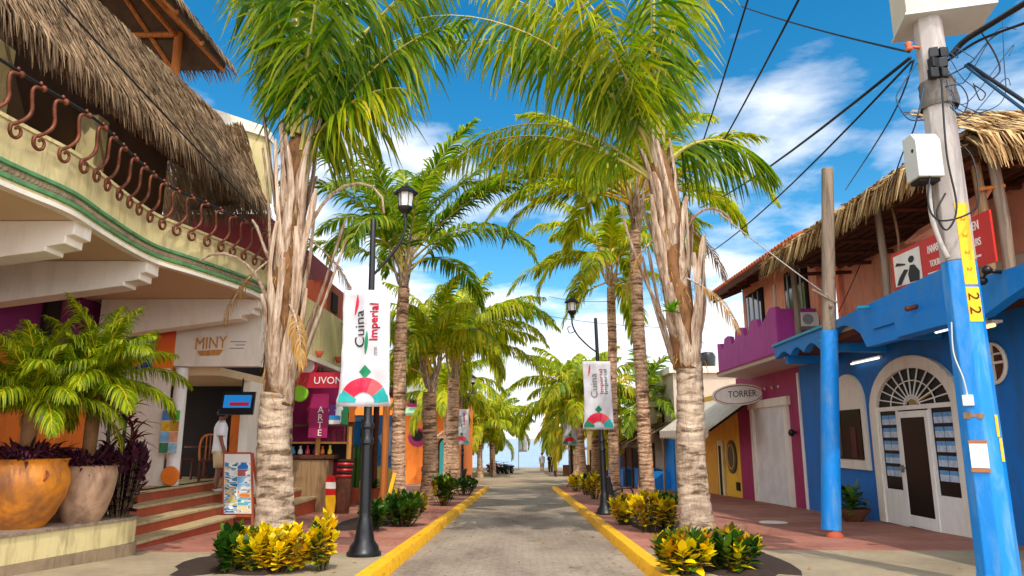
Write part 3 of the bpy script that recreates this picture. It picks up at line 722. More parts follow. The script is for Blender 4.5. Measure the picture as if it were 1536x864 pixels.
# ---- croton bushes
CG = 'croton bushes in the planting strip'
def cb(px, py, Y, rx, ry, h, ns, mats, wts, label, seed, ls=.13, lw=.034, per=16):
    p = AtY(px, py, Y); return bush('croton_bush', label, 'bush', (p.x, Y, pz(Y) - .02), rx, ry, h, ns, mats, wts, ls, lw, per, CG, seed)
cb(414, 840, 9.3, .62, .4, .5, 80, ['leaf_yellow', 'leaf_mix', 'leaf_green'], [8, 2, 1], 'large bright yellow croton bush at the foot of the big left palm', 1, .105, .042, 24)
cb(343, 860, 9.2, .14, .18, .5, 16, ['leaf_green'], [1], 'small dark green croton at the left edge of the big yellow bush', 2, .14, .045, 22)
cb(484, 840, 9.4, .17, .2, .62, 20, ['leaf_yellow', 'leaf_green', 'leaf_mix'], [3, 2, 2], 'taller yellow and green croton stem cluster at the right end of the big yellow bush', 3, .12, .038)
cb(605, 780, 15.6, .55, .45, .62, 44, ['leaf_green', 'leaf_mix'], [6, 1], 'green croton bush just right of the black lamp post, below the slender palm', 4, .16, .045)
cb(560, 790, 14.6, .25, .25, .5, 18, ['leaf_green'], [1], 'low dark green croton directly behind the black lamp post', 5, .15, .045)
cb(666, 750, 22.5, .45, .4, .85, 26, ['leaf_green', 'leaf_mix'], [4, 1], 'green croton bush at the foot of the low arching palm', 6, .2, .055, 14)
cb(697, 738, 29.5, .5, .5, .7, 22, ['leaf_green'], [1], 'small far green croton next to the second left lamp post', 7, .2, .06, 12)
cb(1022, 850, 9.2, .34, .3, .42, 34, ['leaf_mix', 'leaf_green', 'leaf_yellow'], [4, 2, 2], 'mixed orange and green croton bush in front of the big right palm, beside the kerb', 8, .19, .05)
cb(1098, 850, 9.4, .34, .3, .42, 34, ['leaf_mix', 'leaf_yellow', 'leaf_green'], [4, 1, 3], 'mixed yellow and dark croton bush right of the big right palm foot', 9, .18, .05)
cb(975, 790, 14.4, .36, .36, .7, 30, ['leaf_yellow', 'leaf_mix'], [5, 2], 'yellow croton bush left of the big right palm', 10, .14, .045)
cb(1002, 785, 14.6, .3, .3, .72, 24, ['leaf_mix', 'leaf_green', 'leaf_yellow'], [3, 3, 1], 'olive green croton bush touching the left side of the big right palm', 11, .15, .045)
cb(938, 790, 16.0, .34, .34, .6, 26, ['leaf_yellow', 'leaf_mix'], [4, 3], 'yellow green croton bush nearest the right lamp post base', 12, .15, .05)
cb(865, 738, 33.0, .35, .4, .75, 18, ['leaf_yellow', 'leaf_mix'], [3, 1], 'small yellow croton at the far right kerb end', 13, .2, .06, 12)
cb(893, 750, 26.5, .3, .35, .85, 18, ['leaf_mix', 'leaf_yellow'], [2, 1], 'small croton with orange leaves left of the right lamp post', 14, .2, .06, 12)
cb(880, 745, 29.5, .3, .35, .75, 16, ['leaf_green', 'leaf_yellow'], [1, 1], 'small green croton between two yellow ones along the right kerb', 15, .2, .06, 12)

# ---- soil beds and fallen leaves
def bed(x0, x1, y0, y1, label, seed):
    rn = random.Random(seed); n = 26; cx_, cy_ = (x0 + x1) / 2, (y0 + y1) / 2
    top = []; 
    for i in range(n):
        a = 6.2832 * i / n; k = 1 + rn.uniform(-.1, .1); ex = 3
        ca, sa = math.cos(a), math.sin(a); rr_ = (abs(ca) ** ex + abs(sa) ** ex) ** (-1 / ex)
        top.append((cx_ + ca * rr_ * k * (x1 - x0) / 2, cy_ + sa * rr_ * k * (y1 - y0) / 2))
    b = MB(); vs = [V((x, y, pz(y) - .03)) for x, y in top] + [V((lerp(cx_, x, .86), lerp(cy_, y, .86), pz(y) + .03 + rn.uniform(0, .02))) for x, y in top] + [V((cx_, cy_, pz(cy_) + .07))]
    b.add(vs, [(i, (i + 1) % n, n + (i + 1) % n, n + i) for i in range(n)] + [(n + i, n + (i + 1) % n, 2 * n) for i in range(n)])
    single('planting_bed', b, M['soil'], label, 'planting bed', 'soil beds round the palms', smooth=True)
bed(-4.5, -2.75, 8.9, 12.1, 'dark soil bed under the big yellow croton and the big left palm', 1); bed(-3.9, -2.75, 14.2, 21.0, 'long dark soil bed under the green crotons behind the black lamp post', 2)
bed(2.05, 3.6, 8.9, 13.3, 'dark soil bed under the mixed crotons and the big right palm', 3); bed(2.25, 3.6, 13.8, 20.6, 'long dark soil bed under the yellow crotons left of the big right palm', 4)
rn_ = random.Random(8); b = MB()
for i in range(260):
    y = rn_.choice([rn_.uniform(9, 20), rn_.uniform(9, 38)]); x = rn_.choice([rn_.uniform(-5.2, 5.6), rn_.gauss(-1.6, .5), rn_.gauss(1.5, .5), rn_.gauss(2.6, .8), rn_.gauss(-3, .8)])
    z = (pz(y) if x < KL - .24 or x > KR + .24 else gz(y)) + .008
    if KL - .25 < x < KL + .02 or KR - .02 < x < KR + .25: z = gz(y) + .155
    a = rn_.uniform(0, 6.28); L = rn_.uniform(.03, .12); d = V((math.cos(a), math.sin(a), 0)); sd_ = V((-d.y, d.x, .25))
    b.strip([V((x, y, z)), V((x, y, z + .012)) + d * L * .5, V((x, y, z + .002)) + d * L], sd_, [.004, L * .22, .002])
tag(obj('fallen_leaves', b, M['leaf_dry']), 'dry brown leaf litter scattered over the road and pavements', 'leaf litter', kind='stuff')
# ------------------------------------------------------------------ thatch helper
def thatch_strands(b, A, Bv, top_off, drop, n, rnd, rows=7, w=.022, over=.45, lift=.06, dn=1.1):
    """A->B eave line; top_off: vector from eave up the slope; strands in overlapping rows"""
    A, Bv, up = V(A), V(Bv), V(top_off); ax = (Bv - A).normalized(); sl = up.normalized(); nr = ax.cross(sl)
    if nr.z < 0: nr = -nr
    for r in range(rows):
        for i in range(n):
            t = (i + rnd.random()) / n; u = (r + rnd.uniform(-.4, .4)) / rows
            p = A.lerp(Bv, t) + up * max(0, u) + nr * (lift * rnd.uniform(.6, 1.5))
            L = rnd.uniform(.5, 1.0) * over * (1.3 if r == 0 else 1.0) + up.length / rows * .6
            d = (-sl + ax * rnd.uniform(-.16, .16) + nr * rnd.uniform(-.05, .12)).normalized()
            d2 = (d + V((0, 0, -1)) * (dn if r == 0 else .15) + ax * rnd.uniform(-.12, .12)).normalized()
            q1 = p + d * L * .55; q2 = q1 + d2 * L * .45
            ww = w * rnd.uniform(.5, 1.5)
            b.strip([p, q1, q2], (ax + nr * rnd.uniform(-.6, .6)).normalized(), [ww, ww * .9, ww * .15])
rt = random.Random(90)

# ================================================================== LEFT: the restaurant with the curved balcony
rest = thing('restaurant_building', 'cream restaurant with a curved balcony, rusty scroll railing and thatched roof', 'building', (-8, 12, 0))
XC = [(2.0, -6.0), (5.5, -5.92), (7.5, -5.78), (8.5, -5.66), (9.4, -5.77), (10.4, -5.88), (11.2, -5.88), (12.1, -5.62), (13.5, -5.3), (14.6, -5.28), (15.6, -5.6), (16.3, -6.3), (16.5, -7.2)]
bal = smoothcurve([(x, y, 0) for y, x in XC], 8)
def offs(curve, d):
    out = []
    for i, p in enumerate(curve):
        t = (curve[min(i + 1, len(curve) - 1)] - curve[max(i - 1, 0)]).normalized()
        out.append(p + V((t.y, -t.x, 0)) * d)
    return out
def band(b, curve, prof, cap=True):
    """sweep profile (outward d, z) along a plan curve"""
    rows = [[V((p.x, p.y, z)) for p in offs(curve, d)] for d, z in prof]
    rows.append(rows[0]); b.grid([list(r) for r in zip(*rows)]); return b
b = MB(); band(b, bal, [(0, 4.25), (0, 4.97), (-.14, 4.97), (-.14, 4.25)])
par = obj('balcony_parapet', b, M['cream'], rest, smooth=40)
b = MB(); band(b, bal, [(.004, 4.955), (.03, 4.955), (.03, 5.0), (-.16, 5.0), (-.16, 4.975), (.004, 4.975)]); obj('parapet_cap', b, M['cream'], par, smooth=40)
b = MB(); band(b, bal, [(.003, 4.44), (.045, 4.45), (.05, 4.49), (.003, 4.51)]); obj('green_moulding', b, M['green_trim'], par, smooth=40)
b = MB(); band(b, bal, [(.003, 4.29), (.035, 4.30), (.04, 4.34), (.003, 4.36)]); obj('green_moulding', b, M['green_trim'], par, smooth=40)
b = MB(); band(b, bal, [(-.1, 4.19), (.03, 4.19), (.03, 4.247), (-.1, 4.247)]); obj('white_edge', b, M['white_plaster'], par, smooth=40)
fine_ = smoothcurve(bal, 4); rows = []                       # beaded relief band between the mouldings
for dz in (4.365, 4.385, 4.415, 4.435): rows.append([V((p.x, p.y, dz)) + V((.9, 0, 0)) * (.004 + (.022 if 4.37 < dz < 4.43 else 0) * (i % 2)) for i, p in enumerate(fine_)])
b = MB(); b.grid(rows); obj('bead_relief', b, M['stone_base'], par)
b = MB(); cv = [p for p in offs(bal, -.05)]
pl = [(p.x, p.y) for p in cv] + [(-9.2, 16.5), (-9.2, 2.0)]
b.prism(pl, lambda u, v, w: V((u, v, w)), 4.21, 4.33); obj('balcony_slab', b, M['soffit'], rest)
def corbel(Y):
    """tapered cantilever beam with a stepped nose"""
    b = MB()
    xe = min(bal, key=lambda p: abs(p.y - Y)).x - .05
    prof = [(xe - 3.2, 4.205), (xe, 4.205), (xe, 4.02), (xe - .10, 4.0), (xe - .10, 3.9), (xe - .34, 3.86), (xe - .34, 3.80), (xe - 3.2, 3.42)]
    b.prism(prof, lambda u, v, w: V((u, w, v)), Y - .19, Y + .19)
    obj('corbel', b, M['white_plaster'], rest, bevel=.012)
for Y in (9.05, 11.2, 14.4, 6.6): corbel(Y)
# railing with rusty S scrolls
rl = offs(bal, .2)
b = MB(); b.tube([V((p.x, p.y, 5.45)) for p in rl if p.y < 15], .02, 6)
rail = obj('railing', b, M['black_metal'], rest, smooth=True)
acc = [0]
for i in range(1, len(rl)): acc.append(acc[-1] + (rl[i] - rl[i - 1]).length)
def along(curve, s):
    for i in range(1, len(curve)):
        if acc[i] >= s:
            t = (s - acc[i - 1]) / (acc[i] - acc[i - 1] + 1e-9)
            return curve[i - 1].lerp(curve[i], t), (curve[i] - curve[i - 1]).normalized()
    return curve[-1], (curve[-1] - curve[-2]).normalized()
SC = [(.02, 0), (.0, -.035), (-.05, -.05), (-.10, -.07), (-.12, -.13), (-.085, -.24), (-.055, -.32), (-.07, -.41), (-.14, -.50), (-.22, -.565), (-.265, -.60), (-.25, -.68), (-.185, -.715), (-.12, -.68), (-.115, -.615), (-.165, -.585), (-.195, -.62)]
s = 3.0; k_ = 0
while s < acc[-1] - 2.9:
    p, t = along(rl, s)
    if p.y > 5.8:
        out = V((t.y, -t.x, 0))
        pts = [V((p.x, p.y, 5.45 + z)) + t * (u + .1) + out * (.03 + z * .15) for u, z in SC]
        b = MB(); b.tube(smoothcurve(pts, 3), [.019] * 0 + [.016 + .008 * math.sin(math.pi * i / (len(SC) * 3 - 2)) for i in range((len(SC) - 1) * 3 + 1)], 6)
        b.ell(V((p.x, p.y, 5.425)) + t * .13 + out * .02, (.036, .036, .042), 8, 6)
        b.ell(V((p.x, p.y, 5.475)) + t * .10, (.022, .022, .03), 8, 6)
        obj('scroll', b, M['copper'], rail, smooth=True)
    s += .36 + .03 * math.sin(k_ * 1.7); k_ += 1
# upper floor
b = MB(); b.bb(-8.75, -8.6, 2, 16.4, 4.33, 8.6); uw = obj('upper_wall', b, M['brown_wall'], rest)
for y in (5.6, 8.2, 11.2, 13.9): b = MB(); b.bb(-8.6, -8.56, y, y + 1.25, 4.33, 6.5); obj('upper_opening', b, M['dark'], rest)
for y in (7.3, 10.2, 12.9): b = MB(); b.bb(-8.58, -8.2, y, y + .35, 4.33, 7.6); obj('upper_pier', b, M['cream'], rest)
b = MB(); b.ell((-8.1, 12.3, 5.85), (.06, .06, .1), 10, 6); obj('wall_lamp', b, M['cream'], rest, smooth=True)
# thatched roof: core, strands
e0, e1 = V((-6.0, 1.5, 6.15)), V((-6.0, 15.9, 6.85)); upv = V((-1.45, .35, 2.35))
b = MB()
pts = [e0, e1, e1 + upv, e0 + upv]; nrm = V((.86, 0, .5))
b.add([p + nrm * .03 for p in pts] + [p - nrm * .32 for p in pts], [(0, 1, 2, 3), (7, 6, 5, 4), (0, 4, 5, 1), (1, 5, 6, 2), (2, 6, 7, 3), (3, 7, 4, 0)])
e2 = V((-8.9, 17.0, 6.9)); b.add([e1, e2, e1 + upv, e2 + V((0, 0, .4))], [(0, 1, 3, 2)])
th = obj('thatched_roof', b, M['thatch_base'], rest)
b = MB(); thatch_strands(b, e0 + nrm * .03, e1 + nrm * .03, upv, 0, 900, rt, 22, .011, .26, .035)
thatch_strands(b, e0 + nrm * .02, e1 + nrm * .02, upv * .1, 0, 1500, rt, 2, .012, .5, .03, 1.6)
thatch_strands(b, e0 - nrm * .14, e1 - nrm * .14, upv * .1, 0, 1300, rt, 1, .012, .42, .03, 2.0)
thatch_strands(b, e1, e2, V((-.6, -.3, 2.0)), 0, 300, rt, 12, .012, .35, .035)
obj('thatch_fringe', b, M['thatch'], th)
for y in [6.2 + i * .8 for i in range(13)]: b = MB(); b.tube([(-6.15, y, 6.15 + (y - 1.5) * .049 - .22), (-8.6, y, 8.1)], .05, 6); obj('rafter', b, M['brownwood'], th)
# cream coping behind the thatch
b = MB(); b.add([AtY(312, 160, 17.6), AtY(400, 190, 17.6), AtY(402, 206, 17.6), AtY(312, 178, 17.6)] + [p + V((0, .5, 0)) for p in (AtY(312, 160, 17.6), AtY(400, 190, 17.6), AtY(402, 206, 17.6), AtY(312, 178, 17.6))],
    [(0, 1, 2, 3), (7, 6, 5, 4), (0, 4, 5, 1), (1, 5, 6, 2), (2, 6, 7, 3), (3, 7, 4, 0)])
obj('roof_coping', b, M['white_plaster'], rest)
b = MB(); q = [AtY(312, 178, 17.7), AtY(402, 206, 17.7), AtY(402, 300, 17.7), AtY(312, 300, 17.7)]
b.add(q + [p + V((0, .3, 0)) for p in q], [(0, 1, 2, 3), (7, 6, 5, 4), (0, 4, 5, 1), (1, 5, 6, 2), (2, 6, 7, 3), (3, 7, 4, 0)]); obj('rear_wall', b, M['cream'], rest)

# second palapa higher up
pal = thing('palapa', 'high thatched shelter on log posts above the restaurant roof, its dark underside showing', 'palapa', (-11, 15, 8.5))
b = MB(); c0 = [V((-7.75, 10.5, 11.05)), V((-7.75, 17.2, 11.1)), V((-14.5, 17.2, 11.1)), V((-14.5, 10.5, 11.05))]; tp = [V((-11, 13, 14.5)), V((-11, 14.6, 14.5))]
def up_(p, z): return V((p.x, p.y, p.z + z))
vs = c0 + tp + [up_(p, -.22) for p in c0] + [up_(p, -.3) for p in tp]
b.add(vs, [(0, 1, 5, 4), (1, 2, 5), (2, 3, 4, 5), (3, 0, 4), (6, 10, 11, 7), (7, 11, 8), (8, 11, 10, 9), (9, 10, 6), (0, 6, 7, 1), (1, 7, 8, 2), (2, 8, 9, 3), (3, 9, 6, 0)])
pr = obj('thatched_roof', b, M['thatch_base'], pal)
b = MB(); thatch_strands(b, c0[0], c0[1], (tp[1] - c0[1]) * .5, 0, 460, rt, 8, .013, .35); thatch_strands(b, c0[1], c0[2], (tp[1] - c0[1]) * .3, 0, 340, rt, 4, .013, .35)
obj('thatch_fringe', b, M['thatch'], pr)
def raf(nm, a, c, r): b = MB(); b.tube([a, c], r, 6); obj(nm, b, M['orangewood'], pr)
for t in (0, .2, .4, .6, .8, 1): raf('rafter', up_(c0[0].lerp(c0[1], t), -.25), up_(tp[0].lerp(tp[1], t), -.4), .06)
for t in (.2, .4, .6): raf('rafter', up_(c0[1].lerp(c0[2], t), -.25), up_(tp[1], -.4), .06)
raf('beam', (-8.8, 10.6, 11.5), (-8.8, 16.8, 11.5), .07); raf('beam', (-8.8, 16.5, 11.5), (-13.5, 16.5, 11.5), .07)
for x, y in ((-8.75, 16.6), (-8.75, 11.5), (-13.2, 16.6)):
    b = MB(); b.tube([(x, y, 8.5), (x, y, 11.6)], .11, 8); obj('post', b, M['orangewood'], pal, smooth=60)
b = MB(); b.bb(-14.5, -8.3, 10.5, 17.2, 8.4, 8.6); obj('floor', b, M['soffit'], pal)

# ground floor
b = MB(); b.bb(-8.95, -8.8, 4, 15.0, .3, 4.2); obj('side_wall', b, M['purple'], rest)
b = MB()
pts = [(10.6, 1.2), (14.6, 1.2), (14.6, 2.4), (13.6, 2.75), (12.6, 3.05), (11.4, 3.2), (10.6, 3.0)]
b.prism(pts, lambda u, v, w: V((w, u, v)), -8.8, -8.77); obj('painted_panel', b, M['orange'], rest)
b = MB(); b.bb(-8.8, -8.7, 12.9, 13.3, 3.3, 4.1); obj('dark_vent', b, M['dark'], rest)
b = MB(); b.bb(-9.1, -7.36, 15.0, 15.12, .3, 4.2); obj('inner_wall', b, M['white_plaster'], rest)
b = MB(); b.lathe([(.13, .5), (.13, 2.88), (.16, 2.9)], (-7.16, 15.12, 0), 16); obj('column', b, M['white_paint'], rest, smooth=40)
b = MB(); b.bb(-7.3, -5.5, 15.0, 15.25, 2.92, 4.2); fas = obj('fascia', b, M['white_plaster'], rest)
def fw(px, py, Y=14.985):
    p = AtY(px, py, Y); return p
c_ = fw(316, 515)
b = MB(); b.text('MINY', .36, lambda u, v, w: V((c_.x + u, 14.99 + w, c_.z + v + u * .06)), .02, sx=.78); lt = obj('lettering', b, M['tancounter'], fas)
b = MB(); b.prism([(-.26, 0), (-.2, -.1), (.2, -.09), (.28, .03)], lambda u, v, w: V((c_.x + u, w, c_.z - .16 + v)), 14.975, 14.998); obj('brush_stroke', b, M['tancounter'], fas)
b = MB()
for i, (wd, du) in enumerate(((.34, 0), (.2, .05), (.3, -.02))):
    q = fw(357, 513); b.bb(q.x - wd / 2 + du, q.x + wd / 2 + du, 14.985, 14.998, q.z - i * .07, q.z - i * .07 + .018)
obj('small_print', b, M['greyprint'], fas)
t = NT('sunset paint'); g = t.n('ShaderNodeSeparateXYZ'); tcx = t.n('ShaderNodeTexCoord'); t.l(tcx.outputs['Generated'], g.inputs[0])
t.princ(t.ramp(g.outputs[2], [(0, C(240, 124, 16)), (.45, C(226, 96, 26)), (.7, C(190, 24, 66)), (1, C(160, 16, 80))]), .6); M['sunset'] = t.m
b = MB(); b.bb(-7.72, -7.303, 14.98, 15.3, 2.88, 4.2); obj('painted_pilaster', b, M['sunset'], rest)
b = MB(); b.bb(-8.7, -7.73, 14.86, 14.98, 2.85, 3.95); mu = obj('mural_board', b, flat('ultramarine print', C(20, 52, 140)), rest)
b = MB(); o_ = lambda u, v, w: V((u, w, v))
b.prism([(-8.6, 3.62), (-8.2, 3.7), (-7.85, 3.62), (-7.85, 3.86), (-8.5, 3.92)], o_, 14.84, 14.859); obj('orange_print', b, M['orange'], mu); b = MB(); b.prism([(-8.6, 2.9), (-8.0, 2.9), (-7.8, 3.02), (-8.3, 3.08)], o_, 14.84, 14.859)
obj('orange_print', b, M['orange'], mu)
b = MB(); b.bb(-8.15, -7.95, 14.84, 14.858, 3.1, 3.4); obj('red_print', b, M['red'], mu)
b = MB(); b.bb(-8.09, -8.01, 14.83, 14.839, 3.12, 3.32); b.bb(-8.5, -8.28, 14.84, 14.858, 3.2, 3.36); obj('white_print', b, M['white_paint'], mu)
# inside the open ground floor
b = MB(); b.bb(-10, -6.4, 15.25, 20, 2.75, 2.92); obj('ceiling', b, M['soffit'], rest)
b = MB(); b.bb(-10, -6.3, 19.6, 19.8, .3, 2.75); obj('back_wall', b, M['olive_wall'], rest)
b = MB(); b.bb(-6.55, -6.35, 16.9, 19.6, .1, 2.75); obj('end_wall', b, M['white_plaster'], rest)
b = MB(); b.bb(-7.5, -6.9, 19.5, 19.59, 1.5, 2.0); b.bb(-8.7, -7.9, 19.5, 19.59, 1.75, 2.15); obj('wall_board', b, M['greyprint'], rest)
b = MB(); b.bb(-6.9, -6.62, 18.6, 18.66, .9, 2.6); obj('red_panel', b, M['red'], rest)
b = MB(); b.bb(-6.95, -6.75, 17.4, 17.43, 1.0, 2.0); obj('orange_poster', b, M['orange'], rest)
b = MB(); b.bb(-12, -7.0, 4, 20, .2, .5); obj('floor', b, M['tread'], rest)
# steps: terracotta risers, stone treads
b = MB()
for k in range(4):
    x1 = -5.9 - .36 * k; z = -.1 + .2 * k; ye = 15.3 + .55 * k
    b.mat(0).bb(-7.2, x1, 11.0, ye, z - .55, z - .05)
    b.mat(1).bb(-7.2, x1 + .03, 11.0, ye + .03, z - .05, z)
obj('steps', b, [M['terra_riser'], M['tread']], rest, bevel=.008)
tv = thing('television', 'flat black television with a blue picture hanging under the restaurant ceiling beside the big palm', 'television', (-6.35, 15.9, 2.1))
c_ = AtY(357, 605, 15.9)
b = MB(); b.box((c_.x, 15.9, c_.z), (.72, .07, .5), 0, R(-10)); b.tube([(c_.x, 15.97, c_.z), (c_.x, 16.1, c_.z + .2), (c_.x, 16.1, 2.75)], .02, 6); obj('casing', b, M['black_metal'], tv)
b = MB(); b.box((c_.x, 15.86, c_.z + .04), (.6, .012, .28), 0, R(-10)); sc_ = obj('screen', b, M['tvblue'], tv)
b = MB(); b.box((c_.x + .05, 15.842, c_.z - .02), (.42, .012, .08), 0, R(-10)); obj('picture_band', b, M['tvred'], sc_)
# postcard strip on the column, orange disc, sandwich board
pr_ = thing('postcard_rack', 'tall narrow rack of picture postcards fixed to the white column by the steps', 'postcard rack', (-7.16, 14.9, 1.0))
c0 = AtY(257, 615, 14.88); c1 = AtY(257, 680, 14.88)
b = MB(); b.bb(c0.x - .19, c0.x + .19, 14.9, 14.95, c1.z, c0.z); obj('panel', b, M['white_paint'], pr_)
pc = [C(70, 130, 200), C(60, 180, 60), C(214, 170, 50), C(190, 140, 40), C(120, 180, 220), C(220, 150, 110), C(60, 120, 80), C(150, 190, 210)]
for i in range(4):
    for j in range(2):
        z = lerp(c0.z, c1.z, (i + .5) / 4); b = MB(); b.bb(c0.x - .18 + j * .18, c0.x + j * .18 - .005, 14.885, 14.9, z - .1, z + .1)
        obj('postcard', b, paint('postcard print', pc[(i * 2 + j) % 8], .4, .5, 6, 0), pr_)
b = MB(); q = AtY(255, 714, 14.7)
b.lathe([(.001, -.03), (.17, -.03), (.19, 0), (.17, .03), (.001, .03)], (q.x, 14.7, q.z), 22, Matrix.Rotation(R(90), 4, 'X')); b.bb(q.x - .06, q.x + .06, 14.655, 14.67, q.z - .01, q.z + .01)
single('round_sign', b, M['orange'], 'orange disc sign standing at the foot of the white column on the top step', 'sign', smooth=40)
sb = thing('sandwich_board', 'red framed sandwich board covered with bright beach postcards, beside the person on the steps', 'sandwich board', (-6.1, 15.75, pz(15.75)))
Yb = 15.85; tl, tr, blv, brv = AtY(337, 680, Yb), AtY(377, 680, Yb), AtY(335, 788, Yb - .25), AtY(379, 788, Yb - .25)
def onb(u, v, w=0): return tl.lerp(tr, u).lerp(blv.lerp(brv, u), v) + V((0, -w, 0))
b = MB(); b.bar(onb(0, 0), onb(0, 1), .05); b.bar(onb(1, 0), onb(1, 1), .05); b.bar(onb(0, .87), onb(1, .87), .05); b.bar(onb(0, 0), onb(1, 0), .05)
for u in (0, 1): b.bar(onb(u, 0) + V((0, .05, 0)), onb(u, 1) + V((0, .62, 0)), .05)
obj('frame', b, M['terra_riser'], sb)
b = MB(); b.add([onb(.02, .01, .03), onb(.98, .01, .03), onb(.98, .84, .03), onb(.02, .84, .03), onb(.02, .01, .0), onb(.98, .01, .0), onb(.98, .84, .0), onb(.02, .84, .0)], [(0, 1, 2, 3), (7, 6, 5, 4), (0, 4, 5, 1), (1, 5, 6, 2), (2, 6, 7, 3), (3, 7, 4, 0)])
bd = obj('board', b, M['white_paint'], sb)
def beachprint(c, k):
    t = NT('beach print'); n = t.noise(t.coord((1, 1, 2.2)), 2.3 + k * .21, 1, .4)
    t.princ(t.ramp(n, [(.0, c), (.42, c), (.46, C(236, 236, 230)), (.52, C(40, 140, 190)), (.58, C(226, 196, 130)), (.64, c)], 'CONSTANT'), .4); return t.m
cc = [C(36, 120, 96), C(30, 120, 200), C(220, 220, 214), C(170, 90, 90), C(60, 130, 170), C(120, 180, 220), C(20, 110, 150), C(150, 190, 220), C(220, 190, 130), C(232, 120, 40), C(190, 190, 90), C(90, 180, 200), C(30, 110, 180), C(230, 210, 160)]
for i in range(7):
    for j in range(2):
        v0, v1 = .13 + i * .1, .13 + i * .1 + .094; u0, u1 = .04 + j * .47, .04 + j * .47 + .455
        b = MB(); b.poly([onb(u0, v0, .036), onb(u1, v0, .036), onb(u1, v1, .036), onb(u0, v1, .036)]); obj('postcard', b, beachprint(cc[i * 2 + j], i * 2 + j), bd)
# planter wall with pots
plt = thing('planter', 'low cream planter wall on a grey stone base holding the big clay pots', 'planter', (-7, 10, 0))
edge = smoothcurve([(-6.75, 5.5, 0), (-6.4, 7.4, 0), (-6.05, 9.0, 0), (-5.72, 10.3, 0), (-5.62, 10.85, 0), (-5.8, 11.15, 0)], 6)
poly = [(p.x, p.y) for p in edge] + [(-7.6, 11.15), (-8.8, 11.0), (-8.8, 5.5)]
b = MB(); b.prism(poly, lambda u, v, w: V((u, v, w)), -.02, .30); obj('wall', b, M['cream'], plt)
b = MB(); b.prism([(p.x, p.y) for p in offs(edge, .03)] + poly[-3:], lambda u, v, w: V((u, v, w)), -.5, -.025); obj('stone_base', b, M['stone_base'], plt)
b = MB(); b.prism([(p.x, p.y) for p in offs(edge, .025)] + poly[-3:], lambda u, v, w: V((u, v, w)), .30, .335); obj('coping', b, M['greywood'], plt)
def wobf(t, z): return 1 + .012 * math.sin(3 * t + z * 4)
def pot(name, c, prof, m, label):
    b = MB(); b.lathe(prof, c, 32, wob=wobf); r = thing(name, label, 'pot', c); obj('body', b, m, r, smooth=50)
    b = MB(); b.lathe([(.001, prof[-3][1] - .06), (prof[-1][0], prof[-3][1] - .06)], c, 24, cap=False); obj('soil', b, M['soil'], r); return r
pc1 = V((AtY(38, 690, 9.5).x, 9.5, .335)); pc2 = V((AtY(132, 690, 10.2).x, 10.2, .335))
k1 = .50
pot('clay_pot', pc1, [(.001, 0), (.30, 0), (.40, .15), (.50, .36), (.545, .55), (.535, .68), (.49, .77), (.50, .82), (.53, .85), (.50, .86), (.44, .84)], M['pot_orange'], 'large round ochre clay pot with a dull stain, leftmost on the planter wall')
pot('clay_pot', pc2, [(.001, 0), (.23, 0), (.29, .12), (.35, .32), (.385, .52), (.395, .64), (.38, .70), (.40, .74), (.37, .75), (.33, .73)], M['pot_taupe'], 'taupe clay pot right of the big ochre pot on the planter wall')
b = MB(); hx = pc1 + V((.47, -.22, .70)); b.tube(smoothcurve([hx + V((-.06, 0, .02)), hx + V((.03, -.06, -.02)), hx + V((.02, -.08, -.09)), hx + V((-.05, -.04, -.11))], 5), .014, 6)
obj('handle', b, M['terra_riser'], bpy.data.objects['clay_pot'], smooth=True)
def pot_palm(c, z, label, seed, n, L, ll, el, h0, az0=0, spread=2.0):
    rn = random.Random(seed); root = thing('pot_palm', label, 'potted palm', (c.x, c.y, z))
    b = MB(); b.lathe([(.09, z), (.085, z + h0 * .5), (.1, z + h0), (.05, z + h0 + .12)], (c.x, c.y, 0), 10, wob=lambda t, zz: 1 + .08 * math.sin(zz * 60)); obj('trunk', b, M['fibre'], root, smooth=True)
    b = MB()
    for i in range(n):
        t = (i + .5) / n
        frond(b, V((c.x, c.y, z + h0 * rn.uniform(.85, 1.05))), az0 + i * 2.399 + rn.uniform(-.2, .2), R(lerp(88, el, t) + rn.uniform(-6, 6)), L * rn.uniform(.8, 1.1), lerp(.8, spread, t), ll, 1.1, 84, .010, .1, .014, rn)
    obj('crown', b, [M['leaf_fern'], M['rachis_y']], root); return root
pot_palm(pc1, 1.12, 'yellow green feather palm growing in the ochre clay pot', 5, 30, 1.35, .4, 14, .75, .4, 1.75)
pot_palm(pc2, 1.02, 'yellow green feather palm with an upright crown in the taupe clay pot', 6, 28, 1.45, .4, 18, 1.15, 1.3, 1.75)
def tuft(name, c, r, n, label, m, seed, L=.2, w=.02, hz=.12, cat='plant'):
    rn = random.Random(seed); b = MB()
    for i in range(n):
        a = rn.uniform(0, 6.283); q = math.sqrt(rn.random()) * r; e = rn.uniform(-.1, 1.2)
        leaf(b, c + V((math.cos(a) * q, math.sin(a) * q, rn.uniform(-.03, hz))), V((math.cos(a) * math.cos(e), math.sin(a) * math.cos(e), math.sin(e))), L * rn.uniform(.6, 1.2), w, rn.uniform(.6, 1.8), rn)
    return single(name, b, M[m], label, cat)
tuft('trailing_plant', pc1 + V((0, 0, .86)), .5, 420, 'dark purple trailing plant spilling around the rim of the ochre pot', 'leaf_purple', 7)
tuft('trailing_plant', pc2 + V((0, 0, .75)), .38, 340, 'dark purple trailing plant spilling around the rim of the taupe pot', 'leaf_purple', 8)
bush('purple_bush', 'dark purple leafy bush at the end of the planter wall by the steps', 'bush', (-5.84, 10.78, .33), .34, .3, .95, 70, ['leaf_purple', 'leaf_purple'], [1, 1], .14, .03, 22, None, 9, .1, fill=.95)
